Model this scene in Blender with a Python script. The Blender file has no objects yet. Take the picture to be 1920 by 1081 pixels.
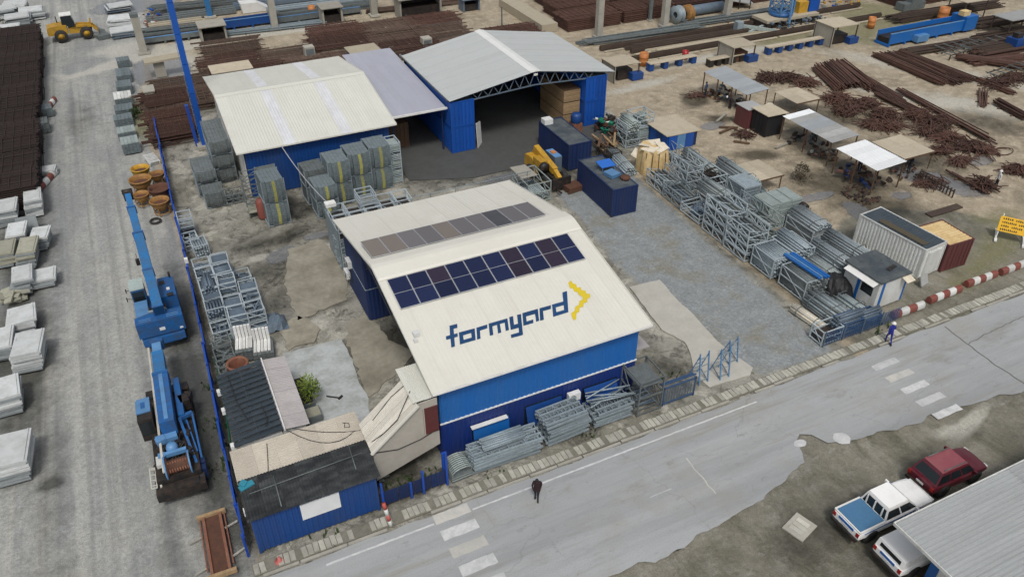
import bpy, bmesh, math, random
from math import radians, sin, cos, pi, sqrt
from mathutils import Vector, Matrix
import numpy as np

S = bpy.context.scene
COL = S.collection
# ------------------------------------------------------------ camera, sky, sun, exposure
cam = bpy.data.cameras.new('camera')
cam_o = bpy.data.objects.new('camera', cam)
COL.objects.link(cam_o)
cam.sensor_width = 36.0
cam.lens = 36.0 * 1486 / 1920
cam.clip_start, cam.clip_end = 0.5, 1500
cam_o.location = (0, 0, 34.41)
cam_o.rotation_euler = (radians(90) - 0.6236, 0, -0.445)
S.camera = cam_o

SUN_EL, SUN_AZ = radians(58), radians(-20)      # azimuth measured from -Y towards +X
w = bpy.data.worlds.new('World')
S.world = w
w.use_nodes = True
nt = w.node_tree
sky = nt.nodes.new('ShaderNodeTexSky')
sky.sky_type = 'NISHITA'
sky.sun_disc = False
sky.sun_elevation = SUN_EL
sky.dust_density = 4.0
sky.air_density = 1.2
hs = nt.nodes.new('ShaderNodeHueSaturation')
hs.inputs['Saturation'].default_value = 0.34
nt.links.new(sky.outputs[0], hs.inputs['Color'])
nt.links.new(hs.outputs[0], nt.nodes['Background'].inputs[0])
nt.nodes['Background'].inputs[1].default_value = 0.102

sl = bpy.data.lights.new('sun', 'SUN')
sl.energy = 1.5
sl.angle = radians(11)
sl.color = (1.0, 0.97, 0.92)
so = bpy.data.objects.new('sun', sl)
COL.objects.link(so)
sd = Vector((sin(SUN_AZ) * cos(SUN_EL), -cos(SUN_AZ) * cos(SUN_EL), sin(SUN_EL)))
so.rotation_euler = sd.to_track_quat('Z', 'Y').to_euler()
so.location = (0, 0, 60)
sky.sun_rotation = math.atan2(sd.x, sd.y)

S.view_settings.view_transform = 'Standard'
S.view_settings.look = 'None'
S.view_settings.exposure = 0.12
S.view_settings.gamma = 1.0
S.view_settings.use_curve_mapping = False
rnd = random.Random(7)

# ------------------------------------------------------------ materials
def hexc(h):
    h = h.lstrip('#')
    c = [int(h[i:i + 2], 16) / 255 for i in (0, 2, 4)]
    return tuple(x / 12.92 if x <= .04045 else ((x + .055) / 1.055) ** 2.4 for x in c)

MATS = {}
def N(nt, t, **k):
    n = nt.nodes.new(t)
    for a, b in k.items():
        setattr(n, a, b)
    return n

def mat(name, col, rough=.6, metal=0., dirt=None, damt=.45, dscale=.8, var=.10, fine=6., bump=0., streak=None, objvar=.12, spec=.5):
    """colour + per-object variation + two scales of noise + patchy dirt, optional streaks (stretched noise)"""
    if name in MATS:
        return MATS[name]
    m = bpy.data.materials.new(name)
    m.use_nodes = True
    nt = m.node_tree
    b = nt.nodes['Principled BSDF']
    b.inputs['Roughness'].default_value = rough
    b.inputs['Metallic'].default_value = metal
    b.inputs['Specular IOR Level'].default_value = spec
    tc = N(nt, 'ShaderNodeTexCoord')
    oi = N(nt, 'ShaderNodeObjectInfo')
    # offset noise per object
    ad = N(nt, 'ShaderNodeVectorMath', operation='ADD')
    mu = N(nt, 'ShaderNodeVectorMath', operation='SCALE')
    cx = N(nt, 'ShaderNodeCombineXYZ')
    for i in range(3):
        nt.links.new(oi.outputs['Random'], cx.inputs[i])
    nt.links.new(cx.outputs[0], mu.inputs[0])
    mu.inputs['Scale'].default_value = 37.0
    nt.links.new(tc.outputs['Object'], ad.inputs[0])
    nt.links.new(mu.outputs[0], ad.inputs[1])
    vec = ad.outputs[0]
    n1 = N(nt, 'ShaderNodeTexNoise')
    n1.inputs['Scale'].default_value = fine
    n1.inputs['Detail'].default_value = 5
    n1.inputs['Roughness'].default_value = .65
    nt.links.new(vec, n1.inputs['Vector'])
    mr = N(nt, 'ShaderNodeMapRange')
    mr.inputs[1].default_value, mr.inputs[2].default_value = .25, .75
    mr.inputs[3].default_value, mr.inputs[4].default_value = 1 - var, 1 + var
    nt.links.new(n1.outputs[0], mr.inputs[0])
    mo = N(nt, 'ShaderNodeMapRange')
    mo.inputs[3].default_value, mo.inputs[4].default_value = 1 - objvar, 1 + objvar
    nt.links.new(oi.outputs['Random'], mo.inputs[0])
    mm = N(nt, 'ShaderNodeMath', operation='MULTIPLY')
    nt.links.new(mr.outputs[0], mm.inputs[0])
    nt.links.new(mo.outputs[0], mm.inputs[1])
    sc = N(nt, 'ShaderNodeVectorMath', operation='SCALE')
    sc.inputs[0].default_value = col[:3]
    nt.links.new(mm.outputs[0], sc.inputs['Scale'])
    out = sc.outputs[0]
    if dirt is not None:
        n2 = N(nt, 'ShaderNodeTexNoise')
        n2.inputs['Scale'].default_value = dscale
        n2.inputs['Detail'].default_value = 6
        n2.inputs['Roughness'].default_value = .7
        v2 = vec
        if streak:
            mp = N(nt, 'ShaderNodeMapping')
            mp.inputs['Scale'].default_value = streak
            nt.links.new(vec, mp.inputs[0])
            v2 = mp.outputs[0]
        nt.links.new(v2, n2.inputs['Vector'])
        r2 = N(nt, 'ShaderNodeMapRange')
        r2.inputs[1].default_value, r2.inputs[2].default_value = .42, .72
        r2.inputs[4].default_value = damt
        nt.links.new(n2.outputs[0], r2.inputs[0])
        mx = N(nt, 'ShaderNodeMixRGB')
        nt.links.new(r2.outputs[0], mx.inputs[0])
        nt.links.new(out, mx.inputs[1])
        mx.inputs[2].default_value = (*dirt[:3], 1)
        out = mx.outputs[0]
        rr = N(nt, 'ShaderNodeMapRange')
        rr.inputs[3].default_value, rr.inputs[4].default_value = rough, min(1, rough + .25)
        nt.links.new(r2.outputs[0], rr.inputs[0])
        nt.links.new(rr.outputs[0], b.inputs['Roughness'])
    nt.links.new(out, b.inputs['Base Color'])
    if bump:
        bp = N(nt, 'ShaderNodeBump')
        bp.inputs['Strength'].default_value = bump
        bp.inputs['Distance'].default_value = .05
        nt.links.new(n1.outputs[0], bp.inputs['Height'])
        nt.links.new(bp.outputs[0], b.inputs['Normal'])
    MATS[name] = m
    return m

BROWN = (.10, .075, .05)
M = dict(
    cream=mat('cream_sheet', (.645, .63, .565), .5, 0, (.50, .475, .405), .35, .22, .02, 3, objvar=.015),
    cream2=mat('pale_sheet', (.61, .61, .55), .5, 0, (.48, .47, .41), .35, .25, .02, 3, objvar=.02),
    grey_sheet=mat('grey_sheet', (.45, .47, .465), .5, 0, (.37, .38, .36), .35, .25, .02, 3, objvar=.025),
    lav_sheet=mat('lavender_sheet', (.37, .38, .44), .5, 0, (.30, .30, .34), .35, .3, .02, 3, objvar=.03),
    trans=mat('translucent_sheet', (.66, .67, .69), .35, 0, (.42, .41, .40), .55, .8, .05, 3, streak=(1, .5, 1)),
    white_cap=mat('white_capping', (.78, .79, .77), .45, 0, (.5, .5, .47), .3, .8, .04),
    blue_light=mat('bright_blue_sheet', (.006, .115, .40), .5, 0, (.05, .13, .27), .35, .5, .1, streak=(1, 1, .2), objvar=.03),
    hall_navy=mat('hall_navy_paint', (.005, .027, .17), .5, 0, (.02, .03, .07), .5, .6, .14, streak=(1, 1, .25)),
    blue_wall=mat('royal_blue_paint', (.005, .052, .22), .5, 0, (.03, .05, .11), .5, .6, .14, streak=(1, 1, .22)),
    blue_cont=mat('container_blue', (.004, .075, .37), .45, 0, (.02, .05, .15), .4, .7, .12, streak=(1, 1, .2)),
    navy=mat('navy_paint', (.006, .022, .092), .5, 0, (.03, .03, .05), .4, .7, .12, streak=(1, 1, .25)),
    cont_roof=mat('container_roof_grey', (.045, .058, .068), .45, 0, (.16, .17, .165), .6, .9, .2),
    blue_post=mat('blue_post_paint', (.006, .06, .36), .5, 0, (.05, .05, .08), .35, 1.2, .15),
    crane_blue=mat('crane_blue', (.012, .10, .30), .45, 0, (.05, .05, .048), .7, 1.6, .25, 9),
    crane_boom=mat('crane_boom_blue', (.02, .145, .36), .45, 0, (.06, .08, .09), .65, 1.5, .2, 9),
    crane_pale=mat('crane_pale_blue', (.10, .24, .45), .4, 0, (.05, .07, .10), .4, 1.5, .15),
    machine_dark=mat('greasy_machinery', (.018, .018, .019), .5, .2, (.10, .06, .035), .6, 3., .3, 8),
    tyre=mat('rubber', (.016, .016, .017), .8, 0, (.09, .08, .065), .45, 3, .2),
    rim=mat('wheel_rim', (.33, .33, .33), .4, .5, (.08, .07, .06), .5, 3, .1),
    glass=mat('dark_glass', (.012, .017, .02), .12, 0, None, var=.05),
    pale_glass=mat('pale_glass', (.35, .42, .40), .15, 0, (.2, .22, .2), .4, 2),
    galv=mat('galvanised_steel', (.27, .325, .355), .5, .15, (.12, .145, .16), .5, 2.2, .2, 9),
    galv_lite=mat('bright_galvanised_steel', (.42, .485, .52), .5, .1, (.22, .255, .275), .4, 2.2, .15, 9),
    gate_blue=mat('dull_blue_steel', (.035, .085, .19), .55, 0, (.05, .07, .10), .5, 2.2, .2, 8),
    galv_blue=mat('galvanised_bluish', (.115, .155, .20), .5, .1, (.07, .09, .11), .55, 2.2, .22, 9),
    galv_dark=mat('old_grey_steel', (.145, .168, .172), .55, .1, (.06, .055, .04), .55, 2, .25, 9),
    galv_pale=mat('pale_steel_boards', (.31, .365, .355), .5, .1, (.15, .16, .13), .5, 1.6, .18, 7),
    board_grey=mat('grey_scaffold_board', (.15, .185, .198), .55, .1, (.08, .09, .085), .5, 2.5, .2, 9),
    yellow_mark=mat('yellow_paint', (.44, .42, .10), .6, 0, (.2, .21, .13), .65, 2.5, .2),
    yellow=mat('machine_yellow', (.50, .28, .022), .5, 0, (.16, .10, .035), .6, 2, .14),
    ochre=mat('hopper_ochre', (.32, .165, .045), .65, 0, (.12, .055, .03), .7, 1.8, .2),
    rust=mat('rust', (.115, .05, .03), .85, .1, (.045, .028, .022), .6, 2.5, .3, 12),
    rebar=mat('rusty_rebar', (.10, .05, .037), .85, .1, (.040, .026, .022), .6, 1.2, .3, 10, objvar=.3),
    rebar_dark=mat('dark_rebar', (.030, .0185, .0165), .9, 0, (.018, .012, .011), .6, .5, .3, 10, objvar=.08),
    rebar_brown=mat('weathered_rebar', (.135, .092, .07), .85, .1, (.065, .04, .03), .6, 1.2, .3, 10, objvar=.3),
    red_rust=mat('red_oxide', (.19, .07, .042), .75, 0, (.30, .20, .13), .4, 2.5, .25),
    orange=mat('orange_plastic', (.46, .17, .045), .55, 0, (.3, .12, .05), .4, 2, .1),
    red=mat('barrier_red', (.215, .055, .04), .65, 0, (.14, .085, .07), .6, 2.2, .15),
    white=mat('white_paint', (.72, .72, .70), .45, 0, (.42, .40, .36), .4, 1.5, .06),
    white_dirty=mat('weathered_white', (.62, .63, .61), .6, 0, (.30, .285, .24), .55, 1.1, .1, streak=(1, 1, .3)),
    car_white=mat('white_car_paint', (.80, .80, .79), .25, 0, (.6, .58, .53), .25, 1.5, .03),
    maroon=mat('maroon_car_paint', (.115, .011, .022), .28, .1, (.14, .09, .09), .3, 1.2, .06),
    maroon_roof=mat('faded_maroon_paint', (.23, .06, .075), .35, 0, (.28, .12, .11), .5, 1.6, .1),
    stripe_blue=mat('blue_stripe', (.015, .11, .36), .35, 0, None),
    bed_blue=mat('blue_bed_cover', (.07, .19, .34), .55, 0, (.05, .14, .27), .6, 2.4, .08),
    lamp_red=mat('red_lamp_lens', (.30, .012, .010), .3),
    lamp_white=mat('clear_lamp_lens', (.6, .62, .62), .2),
    concrete=mat('concrete', (.36, .345, .30), .85, 0, (.19, .18, .145), .5, .9, .12, 5, bump=.1),
    concrete_pale=mat('pale_concrete', (.50, .485, .43), .85, 0, (.30, .285, .23), .45, .8, .1, 5),
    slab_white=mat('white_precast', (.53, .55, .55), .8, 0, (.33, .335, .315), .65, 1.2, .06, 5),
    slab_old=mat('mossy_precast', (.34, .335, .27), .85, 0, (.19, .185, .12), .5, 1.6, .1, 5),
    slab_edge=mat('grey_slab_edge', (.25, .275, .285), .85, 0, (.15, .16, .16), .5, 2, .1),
    tile_dark=mat('charcoal_roof_tile', (.032, .045, .058), .5, 0, (.07, .085, .095), .5, 1.2, .15, 6),
    beige=mat('beige_roof_sheet', (.50, .455, .385), .65, 0, (.30, .265, .205), .4, .7, .06, 4),
    beige_wall=mat('beige_cladding', (.36, .335, .295), .7, 0, (.25, .225, .18), .45, .7, .06, 4),
    mauve_sheet=mat('mauve_roof_sheet', (.40, .375, .375), .6, 0, (.28, .26, .25), .4, .8, .06, 4),
    black_sheet=mat('black_roof_sheet', (.018, .020, .022), .5, 0, (.13, .14, .14), .5, 1.3, .25, 5, streak=(.5, 1.5, 1)),
    sign_white=mat('white_sign_board', (.66, .68, .68), .5, 0, (.5, .5, .53), .4, 1.5, .03),
    brown_red=mat('oxblood_door', (.10, .022, .022), .6, 0, (.05, .015, .015), .4, 1, .1),
    wood=mat('timber', (.33, .225, .12), .8, 0, (.16, .10, .055), .5, 2.5, .2, 9),
    wood_dark=mat('dark_timber', (.105, .062, .035), .8, 0, (.05, .03, .02), .5, 2, .2, 9),
    ply=mat('weathered_plywood', (.44, .385, .29), .8, 0, (.30, .25, .175), .45, 1.2, .09, 5, objvar=.18),
    ply_grey=mat('grey_plywood', (.30, .285, .245), .85, 0, (.19, .17, .13), .5, 1., .1, 5),
    tin_white=mat('white_tin_roof', (.72, .74, .75), .45, 0, (.5, .5, .5), .25, 1.0, .04),
    tin_grey=mat('grey_tin_roof', (.34, .345, .34), .55, 0, (.22, .215, .2), .5, .9, .08),
    tin_blue=mat('blue_tint_tin_roof', (.30, .325, .345), .5, 0, (.23, .24, .24), .4, .6, .06),
    black=mat('black_tarpaulin', (.010, .010, .012), .6, 0, (.03, .03, .03), .4, 1, .2),
    maroon_wall=mat('maroon_cladding', (.12, .035, .035), .6, 0, (.06, .03, .03), .4, 1, .1),
    foil=mat('yellowed_sheeting', (.62, .47, .24), .6, 0, (.42, .25, .08), .8, 1.9, .15, 5),
    foil_white=mat('white_sheeting', (.68, .62, .50), .55, 0, (.4, .32, .2), .5, 2, .12, 5),
    tarp_blue=mat('blue_tarpaulin', (.02, .14, .55), .45, 0, (.03, .10, .30), .3, 2, .1),
    sign_yellow=mat('traffic_yellow', (.75, .42, .01), .45),
    sign_black=mat('sign_black', (.02, .018, .012), .5),
    logo_blue=mat('logo_navy', (.006, .045, .135), .45, 0, (.02, .07, .16), .3, 1, .06),
    logo_yellow=mat('logo_yellow', (.66, .50, .02), .45, 0, (.5, .40, .08), .3, 1, .06),
    cell_navy=mat('navy_solar_cells', (.010, .016, .055), .12, 0, (.012, .018, .05), .3, 1, .2, objvar=.3),
    cell_plum=mat('plum_solar_cells', (.026, .018, .036), .12, 0, (.03, .022, .03), .3, 1, .2, objvar=.2),
    cell_dusty=mat('dusty_solar_cells', (.18, .15, .13), .35, 0, (.22, .185, .155), .5, 1, .1),
    cell_grey=mat('greyish_solar_cells', (.13, .12, .125), .3, 0, (.16, .145, .145), .4, 1, .1),
    cell_clean=mat('washed_solar_cells', (.035, .034, .042), .2, 0, (.10, .09, .09), .4, 1, .15),
    alu=mat('aluminium_frame', (.52, .53, .55), .4, .5),
    alu_dark=mat('dark_aluminium', (.27, .25, .24), .45, .4),
    cable=mat('black_cable', (.02, .02, .02), .6),
    leaf=mat('yellow_green_leaf', (.17, .23, .028), .6, 0, (.08, .13, .02), .6, 5, .25),
    leaf_dark=mat('dark_green_leaf', (.035, .065, .014), .6, 0, (.02, .035, .01), .5, 5, .25),
    bush_brown=mat('brown_thorn_leaf', (.075, .062, .038), .8, 0, (.04, .035, .02), .5, 5, .25),
    roof_grey=mat('grey_corrugated_roof', (.40, .415, .42), .5, .1, (.27, .275, .27), .5, .6, .06, 4, streak=(.15, 1.2, 1)),
    soil=mat('dark_soil', (.03, .026, .018), .9, 0, (.05, .04, .03), .5, 3),
    skin=mat('skin', (.10, .055, .035), .6), hair=mat('hair', (.01, .008, .007), .7),
    coverall=mat('royal_blue_coverall', (.010, .018, .22), .75, 0, (.008, .012, .12), .4, 4),
    jacket=mat('dark_maroon_jacket', (.022, .008, .011), .8), trousers=mat('dark_trousers', (.008, .010, .018), .8),
    shirt=mat('white_shirt', (.62, .62, .61), .8), workwear=mat('dark_workwear', (.02, .022, .035), .8),
    blue_shirt=mat('faded_blue_workwear', (.03, .06, .15), .8),
    line_white=mat('road_line_white', (.55, .555, .55), .7, 0, (.34, .35, .35), .8, 1.8, .08, 7),
    stripe_old=mat('worn_crossing_paint', (.46, .45, .41), .75, 0, (.33, .335, .325), .7, 1.2, .08, 7),
    kerb=mat('drain_cover_concrete', (.38, .37, .32), .9, 0, (.20, .195, .155), .6, 1.2, .14, 5, objvar=.18),
    drain=mat('drain_silt', (.20, .19, .155), .9, 0, (.10, .095, .07), .6, .8, .2, 5),
    red_pole=mat('faded_red_fence', (.40, .07, .06), .6, 0, (.45, .25, .22), .4, 2),
    ac=mat('air_conditioner_white', (.66, .67, .66), .5, 0, (.45, .44, .42), .4, 2),
    stair_cream=mat('pale_stair_roof', (.60, .57, .505), .6, 0, (.42, .385, .31), .4, .7, .05, 4),
    green=mat('green_plastic', (.01, .16, .10), .5),
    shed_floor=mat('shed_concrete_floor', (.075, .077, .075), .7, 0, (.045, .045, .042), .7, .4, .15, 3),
    rail_dark=mat('dark_rail_beam', (.055, .036, .028), .75, .1, (.10, .075, .05), .5, .6, .2),
    pipe_grey=mat('grey_pipe', (.25, .28, .295), .5, .2, (.16, .17, .165), .4, 1.5, .1),
)

# ------------------------------------------------------------ geometry helper
KIDS = {}
def kid(o, parent):
    o.parent = parent
    KIDS.setdefault(parent.name, []).append(o)

class MB:
    def __init__(s):
        s.v, s.f, s.m, s.mi, s.sm = [], [], [], 0, []
    def add(s, vs, fs, smooth=False):
        o = len(s.v)
        s.v += [tuple(p) for p in vs]
        s.f += [tuple(i + o for i in f) for f in fs]
        s.m += [s.mi] * len(fs)
        s.sm += [smooth] * len(fs)
        return s
    def box(s, x0, x1, y0, y1, z0, z1):
        vs = [(x0, y0, z0), (x1, y0, z0), (x1, y1, z0), (x0, y1, z0), (x0, y0, z1), (x1, y0, z1), (x1, y1, z1), (x0, y1, z1)]
        return s.add(vs, [(0, 3, 2, 1), (4, 5, 6, 7), (0, 1, 5, 4), (1, 2, 6, 5), (2, 3, 7, 6), (3, 0, 4, 7)])
    def cbox(s, c, d, rz=0., rx=0., ry=0.):
        R = Matrix.Rotation(rz, 3, 'Z') @ Matrix.Rotation(ry, 3, 'Y') @ Matrix.Rotation(rx, 3, 'X')
        vs = []
        for z in (-.5, .5):
            for x, y in ((-.5, -.5), (.5, -.5), (.5, .5), (-.5, .5)):
                vs.append(Vector(c) + R @ Vector((x * d[0], y * d[1], z * d[2])))
        return s.add(vs, [(0, 3, 2, 1), (4, 5, 6, 7), (0, 1, 5, 4), (1, 2, 6, 5), (2, 3, 7, 6), (3, 0, 4, 7)])
    def bar(s, p, q, w, h=None):
        return s.tube(p, q, w * .7071, 4, h=None if h is None else h * .7071)
    def tube(s, p, q, r, n=6, r2=None, h=None, caps=True):
        p, q = Vector(p), Vector(q)
        d = (q - p)
        if d.length < 1e-6:
            return s
        d.normalize()
        u = Vector((0, 0, 1)) if abs(d.z) < .9 else Vector((1, 0, 0))
        a = d.cross(u).normalized()
        b = d.cross(a)
        hh = r if h is None else h
        r2 = r if r2 is None else r2
        vs = []
        for base, rr in ((p, 1.), (q, r2 / r)):
            for i in range(n):
                t = 2 * pi * (i + .5) / n
                vs.append(base + a * cos(t) * r * rr + b * sin(t) * hh * rr)
        fs = [(i, (i + 1) % n, n + (i + 1) % n, n + i) for i in range(n)]
        if caps:
            fs += [tuple(range(n))[::-1], tuple(range(n, 2 * n))]
        return s.add(vs, fs, n > 5)
    def path(s, pts, r, n=5):
        for a, b in zip(pts[:-1], pts[1:]):
            s.tube(a, b, r, n)
        return s
    def prism(s, poly, z0, z1):
        n = len(poly)
        vs = [(x, y, z0) for x, y in poly] + [(x, y, z1) for x, y in poly]
        return s.add(vs, [tuple(range(n))[::-1], tuple(range(n, 2 * n))] + [(i, (i + 1) % n, n + (i + 1) % n, n + i) for i in range(n)])
    def xprism(s, prof, x0, x1):     # profile in (y,z), extruded along x
        n = len(prof)
        vs = [(x0, y, z) for y, z in prof] + [(x1, y, z) for y, z in prof]
        return s.add(vs, [tuple(range(n)), tuple(range(n, 2 * n))[::-1]] + [(i, n + i, n + (i + 1) % n, (i + 1) % n) for i in range(n)])
    def yprism(s, prof, y0, y1):     # profile in (x,z), extruded along y
        n = len(prof)
        vs = [(x, y0, z) for x, z in prof] + [(x, y1, z) for x, z in prof]
        return s.add(vs, [tuple(range(n)), tuple(range(n, 2 * n))[::-1]] + [(i, n + i, n + (i + 1) % n, (i + 1) % n) for i in range(n)])
    def quad(s, a, b, c, d):
        return s.add([a, b, c, d], [(0, 1, 2, 3)])
    def slab(s, a, b, c, d, t):      # quad with thickness along its normal (downwards)
        a, b, c, d = map(Vector, (a, b, c, d))
        n = (b - a).cross(d - a).normalized() * -t
        vs = [a, b, c, d, a + n, b + n, c + n, d + n]
        return s.add(vs, [(0, 1, 2, 3), (7, 6, 5, 4), (0, 4, 5, 1), (1, 5, 6, 2), (2, 6, 7, 3), (3, 7, 4, 0)])
    def corr(s, o, u, v, pitch=.25, dep=.03, duty=.5, two=False):
        """trapezoid corrugated sheet: o corner, u across the ribs, v along them; ribs rise along u x v"""
        o, u, v = Vector(o), Vector(u), Vector(v)
        n = u.cross(v).normalized() * dep
        L = u.length
        k = max(1, round(L / pitch))
        e = .12
        ts, hs_ = [], []
        for i in range(k):
            for t, h in ((0, 0), (.5 - duty / 2 - e / 2, 0), (.5 - duty / 2 + e / 2, 1), (.5 + duty / 2 - e / 2, 1), (.5 + duty / 2 + e / 2, 0)):
                ts.append((i + t) / k)
                hs_.append(h)
        ts.append(1.)
        hs_.append(0)
        vs = []
        for t, h in zip(ts, hs_):
            p = o + u * t + n * h
            vs += [p, p + v]
        fs = [(2 * i, 2 * i + 2, 2 * i + 3, 2 * i + 1) for i in range(len(ts) - 1)]
        return s.add(vs, fs)
    def lathe(s, prof, c=(0, 0, 0), n=12, axis='z'):
        vs = []
        for r, z in prof:
            for i in range(n):
                t = 2 * pi * i / n
                p = (r * cos(t), r * sin(t), z) if axis == 'z' else ((z, r * cos(t), r * sin(t)) if axis == 'x' else (r * cos(t), z, r * sin(t)))
                vs.append((p[0] + c[0], p[1] + c[1], p[2] + c[2]))
        fs = []
        for j in range(len(prof) - 1):
            for i in range(n):
                fs.append((j * n + i, j * n + (i + 1) % n, (j + 1) * n + (i + 1) % n, (j + 1) * n + i))
        return s.add(vs, fs, True)
    def mesh(s, name, mats):
        me = bpy.data.meshes.new(name)
        me.from_pydata(s.v, [], s.f)
        for m in (mats if isinstance(mats, (list, tuple)) else [mats]):
            me.materials.append(m)
        if any(s.m):
            me.polygons.foreach_set('material_index', s.m)
        if any(s.sm):
            me.polygons.foreach_set('use_smooth', s.sm)
        me.update()
        return me
    def build(s, name, m, parent=None, label=None):
        o = bpy.data.objects.new(name, s.mesh(name, m))
        COL.objects.link(o)
        if parent:
            kid(o, parent)
        if label:
            o['label'] = label
        return o

def inst(name, me, parent, loc=(0, 0, 0), rot=(0, 0, 0), sc=None, label=None):
    o = bpy.data.objects.new(name, me)
    COL.objects.link(o)
    kid(o, parent)
    o.location = loc
    o.rotation_euler = rot
    if sc:
        o.scale = sc
    if label:
        o['label'] = label
    return o

def tag(o, label, cat, group=None):
    o['label'] = label
    o['category'] = cat
    if group:
        o['group'] = group
    return o

def thing(name, label, cat, loc=(0, 0, 0), rz=0., group=None):
    o = bpy.data.objects.new(name, None)
    COL.objects.link(o)
    o.location = loc
    o.rotation_euler = (0, 0, rz)
    o.empty_display_size = .3
    return tag(o, label, cat, group)

def struct(o):
    o['kind'] = 'structure'
    return o
def stuff(o):
    o['kind'] = 'stuff'
    return o

def dup(src, loc, rz, label, group=None, parent=None):
    """copy of a thing with copies of its parts and sub-parts"""
    c = src.copy()
    COL.objects.link(c)
    if parent is not None:
        kid(c, parent)
    else:
        c.location = loc
        c.rotation_euler = (0, 0, rz)
        c['label'] = label
        if group:
            c['group'] = group
    for ch in list(KIDS.get(src.name, ())):
        dup(ch, None, None, None, None, c)
    return c

ORD = ['first', 'second', 'third', 'fourth', 'fifth', 'sixth', 'seventh', 'eighth', 'ninth', 'tenth', 'eleventh', 'twelfth', 'thirteenth', 'fourteenth',
       'fifteenth', 'sixteenth', 'seventeenth', 'eighteenth', 'nineteenth', 'twentieth']

# ============================================================ GROUND
def axis(lo, hi, step, far):
    mid = np.arange(lo, hi + step / 2, step)
    out = [far * (k / 6) ** 2.2 for k in range(1, 7)]
    return np.concatenate([[lo - o for o in out[::-1]], mid, [hi + o for o in out]])
GX, GY = axis(-24, 112, .45, 500), axis(0, 150, .45, 500)
XX, YY = np.meshgrid(GX, GY)
X, Y = XX.ravel(), YY.ravel()
rs = np.random.RandomState(3)

def vnoise(x, y, s, seed):
    r = np.random.RandomState(seed).rand(64, 64)
    x, y = x / s, y / s
    xi, yi = np.floor(x).astype(int), np.floor(y).astype(int)
    fx, fy = x - xi, y - yi
    fx, fy = fx * fx * (3 - 2 * fx), fy * fy * (3 - 2 * fy)
    a = r[xi % 64, yi % 64] * (1 - fx) + r[(xi + 1) % 64, yi % 64] * fx
    b = r[xi % 64, (yi + 1) % 64] * (1 - fx) + r[(xi + 1) % 64, (yi + 1) % 64] * fx
    return a * (1 - fy) + b * fy

def polymask(poly, soft=.8):
    """soft mask: 1 inside, 0.5 on the outline, 0 outside"""
    inside = np.zeros(len(X), bool)
    dmin = np.full(len(X), 1e9)
    n = len(poly)
    for i in range(n):
        (x0, y0), (x1, y1) = poly[i], poly[(i + 1) % n]
        dx, dy = x1 - x0, y1 - y0
        t = np.clip(((X - x0) * dx + (Y - y0) * dy) / (dx * dx + dy * dy + 1e-9), 0, 1)
        dmin = np.minimum(dmin, np.hypot(X - x0 - t * dx, Y - y0 - t * dy))
        if y0 != y1:
            c = ((y0 > Y) != (y1 > Y)) & (X < dx * (Y - y0) / dy + x0)
            inside ^= c
    return np.clip(.5 + np.where(inside, 1, -1) * dmin / (2 * soft), 0, 1)

def ell(cx, cy, rx, ry, a=0.):
    c, s_ = cos(a), sin(a)
    u, v = ((X - cx) * c + (Y - cy) * s_) / rx, (-(X - cx) * s_ + (Y - cy) * c) / ry
    return np.clip(1.25 - .75 * np.sqrt(u * u + v * v), 0, 1)

def union(ms):
    o = np.zeros(len(X))
    for m in ms:
        o = np.maximum(o, m)
    return o

haul = polymask([(-600, -400), (-.9, -400), (-1.0, 60), (-1.6, 92), (0, 104), (2, 118), (8, 600), (-600, 600)], 1.)
yard = polymask([(-.9, 26), (38, 26), (38.6, 57), (44, 60), (45, 88), (-.7, 88)], .8)
wetg = polymask([(30.37, 54.31), (30.21, 48.81), (29.28, 43.02), (29.58, 39.69), (30.77, 37.25), (30.75, 32.76), (30.60, 29.12), (31.3, 27.6), (37, 27.4), (38.6, 57), (36, 57)], 1.)
verge = union([polymask([(-60, -400), (600, -400), (600, 20.5), (50, 20.5), (36, 22), (30, 24.5), (27, 22.5), (24, 21), (15, 20.5), (-60, 20)], .8),
               polymask([(39, 26), (600, 26), (600, 29.6), (63, 33), (60, 37), (55, 40), (52, 41), (47, 38.5), (39, 28.5)], 1.2)])
mossg = union([polymask([(49.21, 28.09), (49.82, 30.03), (55.75, 32.09), (60.46, 34.38), (59.15, 36.46), (66.12, 35.15), (59.58, 30.26), (53.07, 28.48)], 1.5) * .9,
               polymask([(82.51, 79.31), (98.88, 88.09), (106.05, 78.74), (99.63, 74.97), (91.62, 74.97), (85.42, 70.84)], 2.5),
               ell(-1.9, 88, .8, 7), ell(77.66, 77.99, 6, 3)])
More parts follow.
